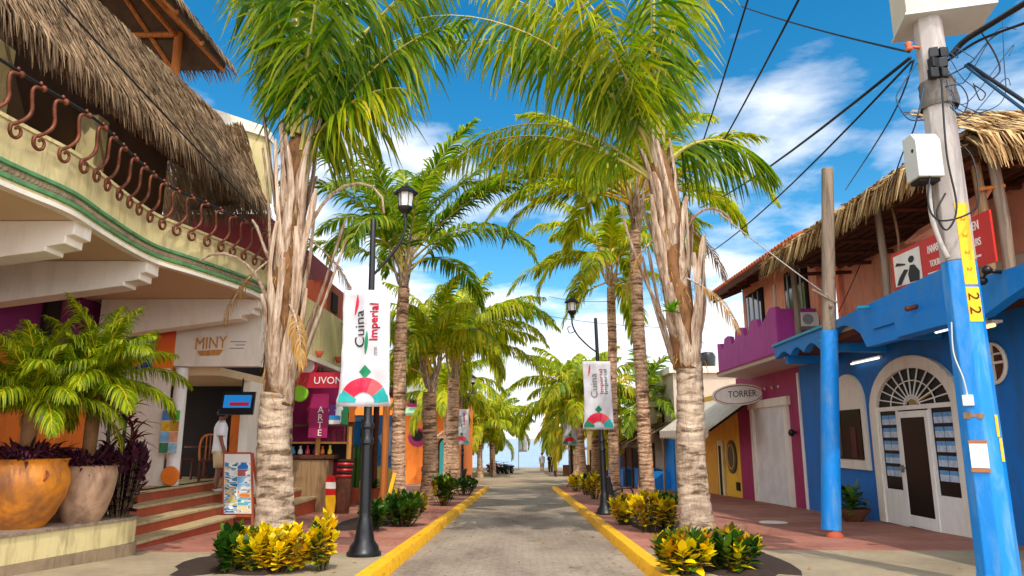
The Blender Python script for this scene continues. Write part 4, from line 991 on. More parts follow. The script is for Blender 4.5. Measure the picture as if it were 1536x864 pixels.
bush('purple_bush', 'lower purple and reddish bush hanging behind the taupe pot', 'bush', (-6.3, 10.9, .33), .36, .2, .8, 40, ['leaf_purple', 'leaf_wine'], [2, 1], .14, .03, 20, None, 10, .1, fill=.95)
cp = thing('cordyline', 'wine red cordyline with long drooping leaves in front of the white inner wall', 'plant', (-6.0, 11.0, .33)); rn_ = random.Random(3); b = MB(); lb = MB()
for (dx, hz) in ((0, 1.9), (.1, 1.55), (-.2, 2.25), (-.15, 1.3)):
    b.tube([(-6.0 + dx, 11.0, .3), (-6.0 + dx * 1.3, 11.0, hz)], .025, 6)
    for i in range(26):
        a = i * 2.4; e = rn_.uniform(-.2, 1.2); leaf(lb, V((-6.0 + dx * 1.3, 11.0, hz + rn_.uniform(-.25, .1))), V((math.cos(a) * math.cos(e), math.sin(a) * math.cos(e), math.sin(e))), rn_.uniform(.28, .45), .026, 1.3, rn_)
obj('stem', b, M['stem'], cp); obj('foliage', lb, M['leaf_wine'], cp)
# chairs and table inside
def chair(name, label, x, y, rz, z=.5):
    r = thing(name, label, 'chair', (x, y, z), rz)
    b = MB(); b.box((0, 0, .46), (.44, .44, .05)); obj('seat', b, M['brownwood'], r, local=True, bevel=.01)
    b = MB(); b.tube(smoothcurve([(-.2, .2, .46), (-.21, .24, .8), (-.12, .27, 1.0), (.12, .27, 1.0), (.21, .24, .8), (.2, .2, .46)], 5), .025, 6)
    for x_ in (-.08, .0, .08): b.tube([(x_, .22, .48), (x_, .26, .99)], .014, 5)
    obj('backrest', b, M['orangewood'], r, local=True, smooth=True)
    for sx in (-1, 1):
        for sy in (-1, 1):
            b = MB(); b.bar((sx * .19, sy * .19, 0), (sx * .19, sy * .19, .44), .04); obj('leg', b, M['brownwood'], r, local=True)
chair('chair', 'brown wooden chair with a rounded back, nearest the person on the steps', -7.05, 16.6, R(200)); chair('chair', 'dark wooden chair deeper inside the restaurant, left of the rounded chair', -8.0, 17.2, R(150))
tb = thing('dining_table', 'dark round table inside the restaurant behind the chairs', 'table', (-7.7, 17.9, .5))
b = MB(); b.lathe([(.001, 1.22), (.5, 1.22), (.5, 1.26), (.001, 1.26)], (-7.7, 17.9, 0), 20); obj('tabletop', b, M['brownwood'], tb)
b = MB(); b.lathe([(.3, .5), (.05, .56), (.05, 1.22)], (-7.7, 17.9, 0), 12); obj('pedestal', b, M['brownwood'], tb)

# ================================================================== LEFT: red souvenir shop
shop = thing('souvenir_shop', 'red souvenir shop with a cream upper storey, between the big palm and the banner', 'shop', (-7, 21, 0))
b = MB(); b.bb(-10, -6.0, 18.6, 25.6, 3.6, 5.3); obj('upper_wall', b, M['cream'], shop)
b = MB(); b.bb(-10, -6.9, 18.6, 25.6, 5.3, 7.4); obj('top_wall', b, flat('dark red wall', C(104, 24, 26), .8), shop)
b = MB(); b.bb(-6.86, -6.2, 22.4, 24.6, 5.3, 6.4); obj('brick_pier', b, paint('rust red plaster', C(150, 66, 38), .8, .15), shop)
b = MB(); b.bb(-6.19, -6.14, 22.9, 23.6, 5.5, 6.1); obj('small_opening', b, M['dark'], shop)
b = MB(); b.add([V((-7, 17.7, 3.75)), V((-5.45, 17.7, 3.55)), V((-5.45, 23.4, 3.5)), V((-7, 23.4, 3.75))] + [V((-7, 17.7, 3.65)), V((-5.45, 17.7, 3.43)), V((-5.45, 23.4, 3.38)), V((-7, 23.4, 3.65))], [(0, 1, 2, 3), (7, 6, 5, 4), (0, 4, 5, 1), (1, 5, 6, 2), (2, 6, 7, 3), (3, 7, 4, 0)])
obj('awning', b, M['white_plaster'], shop)
b = MB(); b.bb(-6.05, -5.95, 18.2, 25.6, 2.95, 3.4); rf = obj('red_fascia', b, M['crimson'], shop)
b = MB(); b.bb(-6.6, -4.66, 18.72, 18.8, 2.72, 3.12); rf = obj('front_fascia', b, paint('deep red board', C(176, 22, 46), .6, .15, 5), shop)
q = AtY(492, 571, 18.7); b = MB(); b.text('UVON', .26, lambda u, v, w: V((q.x + u, 18.71 + w, q.z + v)), .01); obj('lettering', b, M['white_paint'], rf)
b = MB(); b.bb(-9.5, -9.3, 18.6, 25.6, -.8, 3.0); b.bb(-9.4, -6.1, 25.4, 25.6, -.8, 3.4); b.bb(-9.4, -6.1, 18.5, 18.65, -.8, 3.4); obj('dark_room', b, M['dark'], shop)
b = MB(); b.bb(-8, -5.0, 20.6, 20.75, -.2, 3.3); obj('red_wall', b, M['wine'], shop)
q = AtY(478, 622, 19.4); b = MB(); b.bb(q.x - .25, q.x + .25, 19.4, 19.43, q.z - .6, q.z + .55); vb = obj('hanging_banner', b, M['wine'], shop)
b = MB()
for i, ch in enumerate('ARTE'): b.text(ch, .24, lambda u, v, w, i=i: V((q.x + .05 + u, 19.39 + w, q.z + .12 - i * .2 + v)), .012)
obj('lettering', b, M['white_paint'], vb)
b = MB(); b.mat(0).bb(-8, -5.45, 16.9, 21.8, -.7, -.12); b.mat(1).bb(-8, -5.42, 16.9, 21.83, -.12, -.06); b.mat(0).bb(-8, -5.85, 17.3, 21.4, -.06, .1); b.mat(1).bb(-8, -5.82, 17.3, 21.43, .1, .16)
obj('steps', b, [M['terra_riser'], M['tread']], shop)
b = MB()
for p in ((473, 528), (502, 537)):
    q = AtX(*p, -5.95); b.lathe([(.06, -.16), (.13, .02), (.11, .03)], (q.x + .12, q.y, q.z), 10)
obj('wall_pot', b, M['terra_riser'], shop, smooth=True)
def meldisc(px, py, r, cols, label):
    q = AtX(px, py, -5.75); R_ = thing('melon_lantern', label, 'ornament', (q.x, q.y, q.z - r)); Mx = Matrix.Rotation(R(90), 4, 'X') if True else None
    for nm, dr, dz, col, dy in cols:
        b = MB(); b.lathe([(.001, -.03), (dr * .9, -.03), (dr, 0), (dr * .9, .03), (.001, .03)], (q.x, q.y + dy, q.z + dz), 20, Mx); obj(nm, b, col, R_, smooth=40)
    b = MB(); b.tube([(q.x, q.y, q.z + r * .8), (q.x, q.y, 3.45)], .008, 4); obj('string', b, M['cable'], R_)
lime = flat('lime green print', C(126, 190, 30), .6)
meldisc(482, 588, .3, [('rind', .33, -.1, lime, .06), ('flesh', .33, .02, M['crimson'], 0), ('centre', .12, .0, M['plateyellow'], -.04)], 'round red and green melon ornament hanging under the red shop sign')
meldisc(450, 590, .22, [('rind', .22, 0, lime, 0)], 'round lime green ornament hanging beside the big palm')
meldisc(461, 549, .24, [('rind', .26, 0, M['crimson'], .05), ('flesh', .2, .0, M['white_paint'], 0)], 'white and red round ornament under the cream awning')
# stall with counter, shelf, log post
st = thing('wooden_stall', 'open wooden stall with log posts, a shelf and tan counter by the red shop', 'stall', (-5.6, 20, .0))
zq = .16
b = MB(); b.bb(-6.4, -5.0, 19.6, 20.2, zq + .75, zq + .85); obj('counter_top', b, M['brownwood'], st)
b = MB(); b.bb(-6.35, -5.15, 19.65, 20.15, -.6, zq + .72); obj('counter', b, M['wood'], st)
b = MB(); b.bb(-6.3, -4.6, 19.7, 20.1, 1.75, 1.81); obj('shelf', b, M['brownwood'], st)
b = MB(); b.bb(-6.3, -4.65, 19.72, 20.08, 1.3, 1.35); obj('shelf', b, M['tancounter'], st)
for x in (-5.5, -4.65):
    b = MB(); b.tube([(x, 19.75, zq + .85 if x < -5 else -.6), (x, 19.75, 1.75)], .07, 8); obj('log_post', b, M['tancounter'], st, smooth=60)
b = MB(); b.bb(-6.35, -4.7, 20.16, 20.2, .8, 1.3); obj('back_panel', b, M['dark'], st)
b = MB()
for i in range(5): b.tube([(-5.3 + i * .14, 19.9, 1.36), (-5.3 + i * .14, 19.9, 1.65)], .035, 7)
single('bottle_row', b, M['brownwood'], 'row of small brown carvings standing on the lower stall shelf', 'ornaments')
b = MB(); b.ell((-5.45, 19.9, 1.93), (.22, .15, .13), 12, 8); single('wooden_bowl', b, M['brownwood'], 'dark wooden bowl on the upper stall shelf', 'bowl', smooth=True)
b = MB(); b.mat(0).bb(-5.24, -4.98, 19.8, 20.0, 1.82, 1.93); b.mat(1).bb(-5.24, -4.98, 19.8, 20.0, 1.93, 2.05); single('small_box', b, [M['white_paint'], M['skyprint']], 'small white and blue box on the upper stall shelf', 'box')
d = AtG(516, 752, PAVE); d.y = 19.2; d.x = AtY(516, 700, 19.2).x
dm = thing('drum', 'tall dark drum with a red striped blanket roll, at the corner of the wooden stall', 'drum', (d.x, d.y, pz(19.2)))
b = MB(); b.lathe([(.17, pz(19.2)), (.21, pz(19.2) + .3), (.2, pz(19.2) + .85), (.17, pz(19.2) + .9)], (d.x, d.y, 0), 14); obj('body', b, M['brownwood'], dm, smooth=40)
b = MB()
for i in range(6): b.mat(i % 2).lathe([(.19, pz(19.2) + .9 + i * .075), (.215, pz(19.2) + .935 + i * .075), (.19, pz(19.2) + .975 + i * .075)], (d.x + .01 * i, d.y, 0), 14)
obj('blanket_roll', b, [M['redsign'], M['dark']], dm, smooth=40)
bb_ = AtY(497, 728, 19.0); zb = pz(19)
b = MB(); zz0, zz1 = .6, -.05
for i, mi in enumerate((0, 1, 0, 2)): b.mat(mi).prism([(-.12 + .02 * (i == 0), lerp(zz0, zz1, i / 4)), (.12 - .02 * (i == 0), lerp(zz0, zz1, i / 4)), (.13, lerp(zz0, zz1, (i + 1) / 4)), (-.13, lerp(zz0, zz1, (i + 1) / 4))], lambda u, v, w: V((bb_.x + u, 19.0 + w - v * .15, zb + .35 + v)), -.02, .02)
b.mat(2).prism([(-.13, -.05), (.13, -.05), (.1, -.32), (-.1, -.32)], lambda u, v, w: V((bb_.x + u, 19.0 + w - v * .15, zb + .35 + v)), -.02, .02)
single('bodyboard', b, [M['redsign'], M['white_paint'], M['plateyellow']], 'small red, white and yellow board leaning on the tan counter', 'board')

gcol = [C(214, 60, 90), C(60, 150, 190), C(236, 196, 60), C(120, 60, 140), C(240, 240, 236), C(60, 150, 90), C(230, 120, 40)]
for i in range(7):
    x = -5.9 + i * .19; z = 2.35 + .04 * math.sin(i * 2.3); b = MB()
    b.prism([(-.08, 0), (.08, 0), (.15, -.1), (.11, -.17), (.085, -.13), (.1, -.5), (-.1, -.5), (-.085, -.13), (-.11, -.17), (-.15, -.1)], lambda u, v, w: V((x + u * .9, 20.35 + w + i * .01, z + v)), -.012, .012)
    single('hanging_shirt', b, paint('printed cotton', gcol[i], .8, .2, 12, 0), ['crimson', 'blue', 'yellow', 'purple', 'white', 'green', 'orange'][i] + ' shirt hanging above the shelves of the wooden stall', 'shirt', 'shirts hanging in the red shop')
for i in range(6):
    x = -6.2 + i * .2; b = MB(); b.lathe([(.05, 1.02), (.07, 1.06), (.05, 1.14), (.025, 1.18), (.035, 1.22 + .02 * (i % 3))], (x, 19.9, 0), 10)
    single('pottery_jar', b, paint('painted pottery', gcol[(i * 3 + 1) % 7], .4, .3, 10, 0), ['blue', 'white', 'crimson', 'purple', 'orange', 'yellow'][i] + ' painted pottery jar standing on the brown stall counter', 'jar', 'jars on the stall counter', smooth=True)
# ================================================================== LEFT: painted surf wall, shade posts
mw = thing('painted_wall', 'blue wall painted with a cactus, a small palm and sand, behind the banner lamp post', 'wall', (-5.3, 26, pz(26)))
zb = pz(26); b = MB(); b.bb(-6.4, -4.3, 26, 26.2, zb, 2.25); obj('wall', b, M['skyprint'], mw)
b = MB(); b.prism([(-6.3, 2.05), (-5.9, 2.2), (-5.2, 2.15), (-5.3, 2.0)], o_, 25.98, 25.999); b.prism([(-5.1, 1.5), (-4.6, 1.9), (-4.4, 1.6), (-4.4, .9), (-4.8, .8)], o_, 25.98, 25.999); obj('white_cloud', b, paint('pale blue print', C(150, 200, 236), .6), mw)
b = MB(); b.prism([(-6.4, zb), (-4.3, zb), (-4.3, .35), (-5, .5), (-5.6, .2), (-6.4, .25)], o_, 25.97, 25.999); obj('painted_sand', b, flat('sand print', C(222, 200, 110)), mw)
b = MB(); b.prism([(-5.72, .0), (-5.35, .0), (-5.32, 2.1), (-5.7, 2.1)], o_, 25.95, 25.969); obj('painted_cactus', b, flat('cactus print', C(58, 92, 44)), mw)
b = MB()
for a in range(7): b.prism([(-4.75, .75), (-4.75 + .32 * math.cos(a * .5), .8 + .26 * math.sin(a * .5 + .2)), (-4.75 + .3 * math.cos(a * .5 + .15), .78 + .24 * math.sin(a * .5))], o_, 25.95, 25.969)
obj('painted_palm', b, flat('teal palm print', C(30, 96, 120)), mw)
fp = AtG(535, 742, PAVE)
for (px, Yp, h, lab) in ((533, 23.5, .5, 'terracotta pot with a narrow upright cactus in front of the blue painted wall'), (562, 24.3, .45, 'terracotta pot at the right of the blue painted wall')):
    q = AtY(px, 700, Yp); z = pz(Yp); r = thing('plant_pot', lab, 'pot', (q.x, Yp, z)); b = MB(); b.lathe([(.14, z), (.2, z + h * .8), (.22, z + h), (.16, z + h - .03)], (q.x, Yp, 0), 14); obj('body', b, M['terra_riser'], r, smooth=40)
    b = MB()
    if px < 540: b.lathe([(.13, z + h), (.15, z + h + .9), (.1, z + h + 1.25), (.01, z + h + 1.32)], (q.x, Yp, 0), 12, wob=lambda t, zz: 1 + .15 * math.cos(6 * t))
    else:
        for i in range(24): leaf(b, V((q.x, Yp, z + h)), V((math.cos(i * 2.4), math.sin(i * 2.4), rn_.uniform(.3, 1.6))), .4, .04, .6, rn_)
    obj('plant', b, M['leaf_green'], r)
sh_ = thing('shade_frame', 'timber shade frame on round log posts in front of the painted wall', 'shade frame', (-4.5, 21.5, pz(21)))
for px, Yp, lab in ((577, 20.8, 1), (524, 22.0, 1), (562, 24.5, 1)):
    q = AtY(px, 690, Yp); b = MB(); b.tube([(q.x, Yp, pz(Yp) - .02), (q.x, Yp, 2.75)], .1, 10); obj('log_post', b, M['orangewood'] if px > 570 else M['brownwood'], sh_, smooth=60)
b = MB(); b.tube([(-6.0, 21.9, 2.72), (-3.7, 20.7, 2.75)], .09, 8); b.tube([(-3.95, 20.6, 2.85), (-4.4, 25, 2.85)], .09, 8); obj('beam', b, M['brownwood'], sh_, smooth=60)
b = MB(); b.add([V((-6.2, 22.2, 2.95)), V((-3.7, 20.9, 2.95)), V((-4.0, 25.3, 3.1)), V((-6.2, 25.3, 3.1))] + [V((-6.2, 22.2, 2.9)), V((-3.7, 20.9, 2.9)), V((-4.0, 25.3, 3.05)), V((-6.2, 25.3, 3.05))], [(0, 1, 2, 3), (7, 6, 5, 4), (0, 4, 5, 1), (1, 5, 6, 2), (2, 6, 7, 3), (3, 7, 4, 0)]); obj('roof_mat', b, paint('mint roof sheet', C(150, 190, 140), .7), sh_)
def surfboard(q, h, wd, m, label, lean=.25, rz=0):
    b = MB(); n = 14; pts = []
    for i in range(n + 1): t = i / n; pts.append((wd * math.sin(math.pi * (t * .94 + .03)) ** .6, t * h))
    poly = [(x, z) for x, z in pts] + [(-x, z) for x, z in pts[::-1]]
    b.prism(poly, lambda u, v, w: V((q.x + u * math.cos(rz), q.y + w + v * lean + u * math.sin(rz), q.z + v)), -.03, .03)
    single('surfboard', b, m, label, 'surfboard', bevel=.01)
q = AtY(597, 745, 20.9); q.z = pz(20.9); surfboard(q + V((-.03, .12, .35)), 1.0, .2, M['white_paint'], 'white surfboard leaning behind the slender palm', .1)
b = MB(); q = AtY(584, 740, 19.9); b.bar((q.x - .1, 19.9, pz(20)), (q.x + .1, 20.1, pz(20) + 1.0), .05, .1); single('plank', b, M['plateyellow'], 'yellow plank leaning against the round log post', 'plank')

# ================================================================== LEFT: orange house and beyond
oh = thing('orange_house', 'two storey orange house with a turquoise arched door, behind the left palms', 'house', (-7, 49, gz(47)))
YH = 47.0
def hx_(px, py): return AtY(px, py, YH)
xr = hx_(694, 600).x; xl = xr - 11
b = MB(); b.bb(xl, xr, YH, 57, -1.9, 4.2); obj('wall', b, M['orange'], oh)
b = MB(); b.bb(xl, hx_(648, 600).x, YH + .4, 57, 4.2, 6.0); obj('upper_wall', b, M['skyprint'], oh)
def arch(y0, y1, z0, zs, n=12):
    r = (y1 - y0) / 2; c = (y0 + y1) / 2
    return [(y0, z0), (y1, z0)] + [(c + r * math.cos(math.pi * i / n), zs + r * math.sin(math.pi * i / n)) for i in range(n + 1)]
oz = lambda u, v, w: V((u, w, v))
d0 = hx_(659, 715); d1 = hx_(680, 660)
b = MB(); b.prism(arch(d0.x - .12, d1.x + .12, -1.5, d1.z - .3), oz, YH - .06, YH); dfr = obj('door_frame', b, M['dark'], oh)
b = MB(); b.prism(arch(d0.x, d1.x, -1.5, d1.z - .35), oz, YH - .1, YH - .061); obj('door', b, M['turquoise'], oh)
for (px, py, r, m) in ((620, 600, .55, 'wine'), (626, 656, .6, 'wine'), (640, 705, .35, 'dark')):
    q = hx_(px, py); b = MB(); b.prism([(q.x + r * math.cos(i * .5236), q.z + r * math.sin(i * .5236)) for i in range(12)], oz, YH - .05, YH); f_ = obj('round_window', b, M[m], oh)
    b = MB(); b.prism([(q.x + r * .6 * math.cos(i * .5236), q.z + .1 + r * .6 * math.sin(i * .5236)) for i in range(12)], oz, YH - .07, YH - .051); obj('pane', b, M['dark'], f_)
q0, q1 = hx_(611, 598), hx_(644, 568)
b = MB(); b.bb(q0.x, q1.x, YH - .25, YH - .15, q0.z, q1.z); sg_ = obj('signboard', b, M['white_paint'], oh)
b = MB(); b.bb(q0.x - .08, q1.x + .08, YH - .14, YH - .02, q0.z - .08, q1.z + .08); obj('sign_border', b, M['skyprint'], sg_)
q0, q1 = hx_(606, 622), hx_(648, 616)
b = MB(); b.add([V((q0.x, YH - 1.0, q0.z)), V((q1.x, YH - 1.0, q0.z)), V((q1.x, YH, q1.z + .25)), V((q0.x, YH, q1.z + .25)), V((q0.x, YH - 1.0, q0.z - .08)), V((q1.x, YH - 1.0, q0.z - .08)), V((q1.x, YH, q1.z + .15)), V((q0.x, YH, q1.z + .15))], [(0, 1, 2, 3), (7, 6, 5, 4), (0, 4, 5, 1), (1, 5, 6, 2), (2, 6, 7, 3), (3, 7, 4, 0)]); obj('awning', b, paint('mint awning', C(160, 200, 160), .7), oh)
q0 = hx_(653, 655); b = MB(); b.bb(q0.x, xr, YH - .12, YH - .001, q0.z - .1, q0.z + .06); b.bar((q0.x + .1, YH - .1, q0.z), (q0.x + .8, YH - .8, q0.z + .5), .08); obj('ledge', b, M['white_plaster'], oh)
b = MB()
for px in (652, 668, 686): q = hx_(px, 600); b.bb(q.x, q.x + .08, YH - .03, YH - .001, -1.8, 4.1)
obj('joint', b, paint('dark orange trim', C(180, 90, 24)), oh)
b = MB(); b.bb(hx_(648, 600).x, xr + .15, YH - .15, 57, 4.2, 4.4); obj('roof', b, M['terra_riser'], oh)
wh = thing('white_house', 'pale house beyond the orange one, half hidden by palm trunks', 'house', (-8, 62, gz(62)))
b = MB(); b.bb(-12, -4.6, 58, 68, -2, 3.4); obj('wall', b, M['white_plaster'], wh)
b = MB(); b.bb(-5.6, -4.9, 57.93, 58, -1.6, .7); obj('door', b, M['brownwood'], wh)
b = MB(); b.bb(-4.6, -4.54, 60.6, 62.4, -.4, .8); obj('window', b, M['glassblue'], wh)
b = MB(); b.bb(-12.2, -4.3, 57.7, 68.2, 3.4, 3.65); obj('roof', b, M['roofred'], wh)
bh = thing('beach_house', 'white flat roofed house near the sea on the left', 'house', (-10, 78, -1.7))
b = MB(); b.bb(-16, -5.5, 76, 84, -2.2, 3.4); obj('wall', b, M['white_plaster'], bh)
b = MB(); b.bb(-9.5, -8, 75.93, 76, -1.6, .4); obj('door', b, M['glassblue'], bh)
b = MB(); b.bb(-16.3, -5.2, 75.7, 84.3, 3.4, 3.6); obj('roof', b, M['greige'], bh)
# ================================================================== RIGHT: the blue store
bs = thing('blue_store', 'bright blue store with an arched white door, scalloped canopy and thatched terrace', 'store', (9, 14, pz(14)))
b = MB(); b.bb(8, 8.3, 7, 20.97, -.9, 3.75); obj('wall', b, M['blue_wall'], bs)
# arched door: surround, panelled leaves, fanlight
DY0, DY1 = 13.55, 16.45; zb = pz(15) - .02
def ring(inner, outer): return outer + inner[::-1]
def archpath(y0, y1, z0, zs, top=None, n=18):
    r = (y1 - y0) / 2; c = (y0 + y1) / 2; h = (top - zs) if top else r
    return [(y1, z0)] + [(c + r * math.cos(math.pi * i / n), zs + h * math.sin(math.pi * i / n)) for i in range(n + 1)] + [(y0, z0)]
def archring(b, X, o, i_, z0, w0, w1):
    """frame between two arch paths with the same count"""
    n = len(o); vs = []
    for w in (w0, w1): vs += [V((X + w, y, z)) for y, z in o] + [V((X + w, y, z)) for y, z in i_]
    fs = []
    for k in range(n - 1):
        fs += [(k, k + 1, n + k + 1, n + k), (2 * n + k, 3 * n + k, 3 * n + k + 1, 2 * n + k + 1), (k, 2 * n + k, 2 * n + k + 1, k + 1), (n + k, n + k + 1, 3 * n + k + 1, 3 * n + k)]
    b.add(vs, fs)
b = MB(); archring(b, 8, archpath(DY0 - .28, DY1 + .3, zb, 2.0, 3.12), archpath(DY0, DY1, zb, 1.98, 2.86), zb, -.09, .02)
dfr = obj('door_surround', b, M['white_plaster'], bs, bevel=.015)
b = MB(); b.prism(archpath(DY0, DY1, zb, 1.98, 2.86), lambda u, v, w: V((w, u, v)), 7.99, 8.05); obj('dark_glass', b, M['glass'], bs)
b = MB(); X0, X1 = 7.945, 7.985
zt = 2.02; e = [DY0, DY0 + .72, DY0 + .84, DY1 - .84, DY1 - .72, DY1]
def vb(y0, y1, z0, z1, x0=X0, x1=X1): b.bb(x0, x1, y0, y1, z0, z1)
vb(DY0, DY1, zt, zt + .09); vb(DY0, DY0 + .07, zb, zt); vb(DY1 - .07, DY1, zb, zt)
ya, yb_ = DY0 + .86, DY1 - .86
vb(ya - .07, ya, zb, zt); vb(yb_, yb_ + .07, zb, zt)
vb(DY0 + .07, ya - .07, zb, zb + .72); vb(yb_ + .07, DY1 - .07, zb, zb + .72)
dl = obj('side_light_frame', b, M['white_paint'], bs, bevel=.006)
b = MB(); x_ = 7.93
b.bb(x_, x_ + .035, ya, ya + .13, zb + .03, zt - .03); b.bb(x_, x_ + .035, yb_ - .13, yb_, zb + .03, zt - .03); b.bb(x_, x_ + .035, ya + .13, yb_ - .13, zt - .16, zt - .03); b.bb(x_, x_ + .035, ya + .13, yb_ - .13, zb + .03, zb + .26)
door = obj('door', b, M['white_paint'], bs, bevel=.006)
b = MB(); b.bb(7.94, 7.96, ya + .13, yb_ - .13, zb + .26, zt - .16); obj('pane', b, M['glass'], door)
b = MB(); b.bb(7.87, 7.93, yb_ - .09, yb_ - .05, .75, .9); b.bb(7.86, 7.9, yb_ - .2, yb_ - .05, .83, .86); obj('handle', b, M['chrome'], door)
b = MB(); yc = (DY0 + DY1) / 2
for i in range(1, 12):
    a = math.pi * i / 12; b.bar((7.965, yc + .22 * math.cos(a), zt + .09 + .12 * math.sin(a)), (7.965, yc + 1.4 * math.cos(a), zt + .05 + .8 * math.sin(a)), .022, .022)
for rr, hh in ((.3, .2), (.85, .5)):
    b.tube([(7.965, yc + rr * math.cos(math.pi * i / 14), zt + .09 + hh * math.sin(math.pi * i / 14)) for i in range(15)], .013, 5)
obj('fanlight_bars', b, M['white_paint'], bs)
b = MB(); b.ell((7.985, yc, zt + .16), (.012, .16, .12), 10, 6); b.bar((7.982, yc - .15, zt + .14), (7.982, yc - .75, zt + .3), .05, .05); obj('fanlight_flower', b, paint('gilt', C(150, 120, 60), .5), bs)
# racks of cards behind the side lights
pm_ = [paint('pale card print', C(180, 196, 214), .5, .35, 9, 0), paint('blue card print', C(90, 150, 200), .5, .35, 9, 0)]
for y0 in (DY0 + .1, yb_ + .1):
    b = MB()
    for r in range(5):
        for c in range(2):
            yy = y0 + .02 + c * .32; z = zt - .12 - r * .27
            b.mat(0).bb(7.972, 7.982, yy, yy + .29, z - .17, z - .05); b.mat(1).bb(7.972, 7.982, yy, yy + .29, z - .05, z + .03)
    obj('card_rack', b, pm_, bs)
b = MB(); b.ell((7.975, yc - .2, 1.55), (.008, .07, .13), 8, 6); obj('red_paper', b, M['redsign'], bs)
b = MB(); b.bb(7.972, 7.98, yc + .1, yc + .5, .1, .85); b.bb(7.974, 7.981, yc - .5, yc - .05, zb + .3, .55); obj('shop_goods', b, paint('dim goods', C(92, 60, 40), .8, .5, 4, 0), bs)
# arched window
b = MB(); zb2 = .72
b.prism(archpath(17.05, 18.72, zb2, 2.28, 2.98), lambda u, v, w: V((w, u, v)), 7.93, 8.02); obj('window_surround', b, M['white_plaster'], bs, bevel=.015)
b = MB(); b.bb(7.905, 7.95, 17.22, 18.55, .95, 2.12); wf = obj('window_pane', b, M['glass'], bs)
b = MB(); b.bb(7.89, 7.904, 18.3, 18.45, 1.0, 2.05); obj('curtain', b, paint('dim drape', C(90, 70, 44), .8, .3), wf); b = MB(); b.bb(7.89, 7.904, 17.5, 17.75, 1.0, 1.7); obj('curtain', b, paint('dim curtain', C(90, 40, 34), .8, .3), wf)
# round niche with shelves
q = AtX(1492, 545, 8); b = MB(); Mx = Matrix.Rotation(R(90), 4, 'Y')
b.tube([(7.97, q.y + .33 * math.cos(i * .3142), q.z + .33 * math.sin(i * .3142)) for i in range(21)], .035, 6); nf = obj('niche_frame', b, M['white_plaster'], bs, smooth=True)
b = MB(); b.prism([(q.y + .32 * math.cos(i * .3142), q.z + .32 * math.sin(i * .3142)) for i in range(20)], lambda u, v, w: V((w, u, v)), 7.985, 8.02); obj('niche_back', b, M['brownwood'], bs)
b = MB(); b.bb(7.94, 7.984, q.y - .3, q.y + .3, q.z - .02, q.z + .02); b.bb(7.94, 7.984, q.y - .22, q.y + .22, q.z + .13, q.z + .16); b.bb(7.94, 7.984, q.y - .02, q.y + .02, q.z - .3, q.z + .3); obj('shelf', b, M['white_paint'], nf)
b = MB(); b.box((7.95, 13.2, 1.55), (.06, .3, .22)); obj('small_plate', b, M['chrome'], bs)
# canopy: fascia with scallops, slab, beam
def scal(y0, y1, z, h, n=8): return [(lerp(y0, y1, i / n), z + h * math.sin(math.pi * i / n)) for i in range(1, n)]
pl = [(6.0, 3.62), (10.6, 3.70), (10.65, 4.05), (15.4, 3.84), (18.7, 3.80), (18.7, 3.52)] + [(18.65, 3.45)] + scal(18.5, 17.7, 3.45, .12) + [(17.62, 3.42)] + scal(17.6, 16.85, 3.44, .13) + [(16.8, 3.40)] + scal(16.75, 15.95, 3.42, .14) + [(15.85, 3.36)] + scal(15.7, 13.75, 3.34, .36, 12) + [(13.7, 3.14), (10.4, 3.14), (10.2, 3.14)] + scal(10.0, 6.2, 3.2, .32, 12) + [(6.0, 3.2)]
b = MB(); b.prism(pl, lambda u, v, w: V((w, u, v)), 6.55, 6.72); obj('canopy_fascia', b, M['blue'], bs)
b = MB(); b.bb(6.5, 6.545, 10.9, 13.3, 3.42, 3.70); b.bb(6.44, 6.549, 10.6, 12.4, 3.14, 3.45); obj('canopy_step', b, M['blue'], bs, bevel=.01)
b = MB(); b.add([V((6.5, 15.4, 3.86)), V((6.5, 18.75, 3.82)), V((7.99, 18.75, 4.02)), V((7.99, 15.4, 4.06)), V((6.5, 15.4, 3.80)), V((6.5, 18.75, 3.76)), V((7.99, 18.75, 3.9)), V((7.99, 15.4, 3.94))], [(0, 1, 2, 3), (7, 6, 5, 4), (0, 4, 5, 1), (1, 5, 6, 2), (2, 6, 7, 3), (3, 7, 4, 0)]); obj('canopy_top', b, M['teal'], bs)
b = MB(); b.bb(6.73, 7.99, 6, 18.6, 3.5, 3.62); obj('canopy_soffit', b, M['brownwood'], bs)
for y in (9.5, 13.7, 15.8, 18.3): b = MB(); b.bb(6.73, 7.99, y, y + .16, 3.3, 3.498); obj('canopy_beam', b, M['blue'], bs)
for (px, py) in ((1240, 510), (1300, 460)):
    q = AtX(px, py, 6.5); b = MB(); b.tube([(6.54, q.y, q.z), (6.32, q.y, q.z - .02)], .035, 8); obj('drain_spout', b, M['teal'], bs, smooth=60)
def fluor(px0, py0, px1, py1, X, name='tube_light'):
    a, c = AtX(px0, py0, X), AtX(px1, py1, X); f = MB(); f.bar(a + V((.05, 0, .03)), c + V((.05, 0, .03)), .06, .06); o = obj('tube_light', f, M['white_paint'], bs)
    f = MB(); f.tube([a, c], .022, 8); obj('tube', f, M['tube'], o, smooth=True)
fluor(1277, 546, 1318, 537, 7.9); 
q = AtX(1420, 500, 7.0); b = MB(); b.tube([(7.0, q.y + .3, 3.2), (7.0, q.y - .3, 3.2)], .024, 8); tl_ = obj('tube_light', b, M['tube'], bs, smooth=True); b = MB(); b.bb(6.95, 7.05, q.y - .35, q.y + .35, 3.235, 3.3); obj('fitting', b, M['white_paint'], tl_)
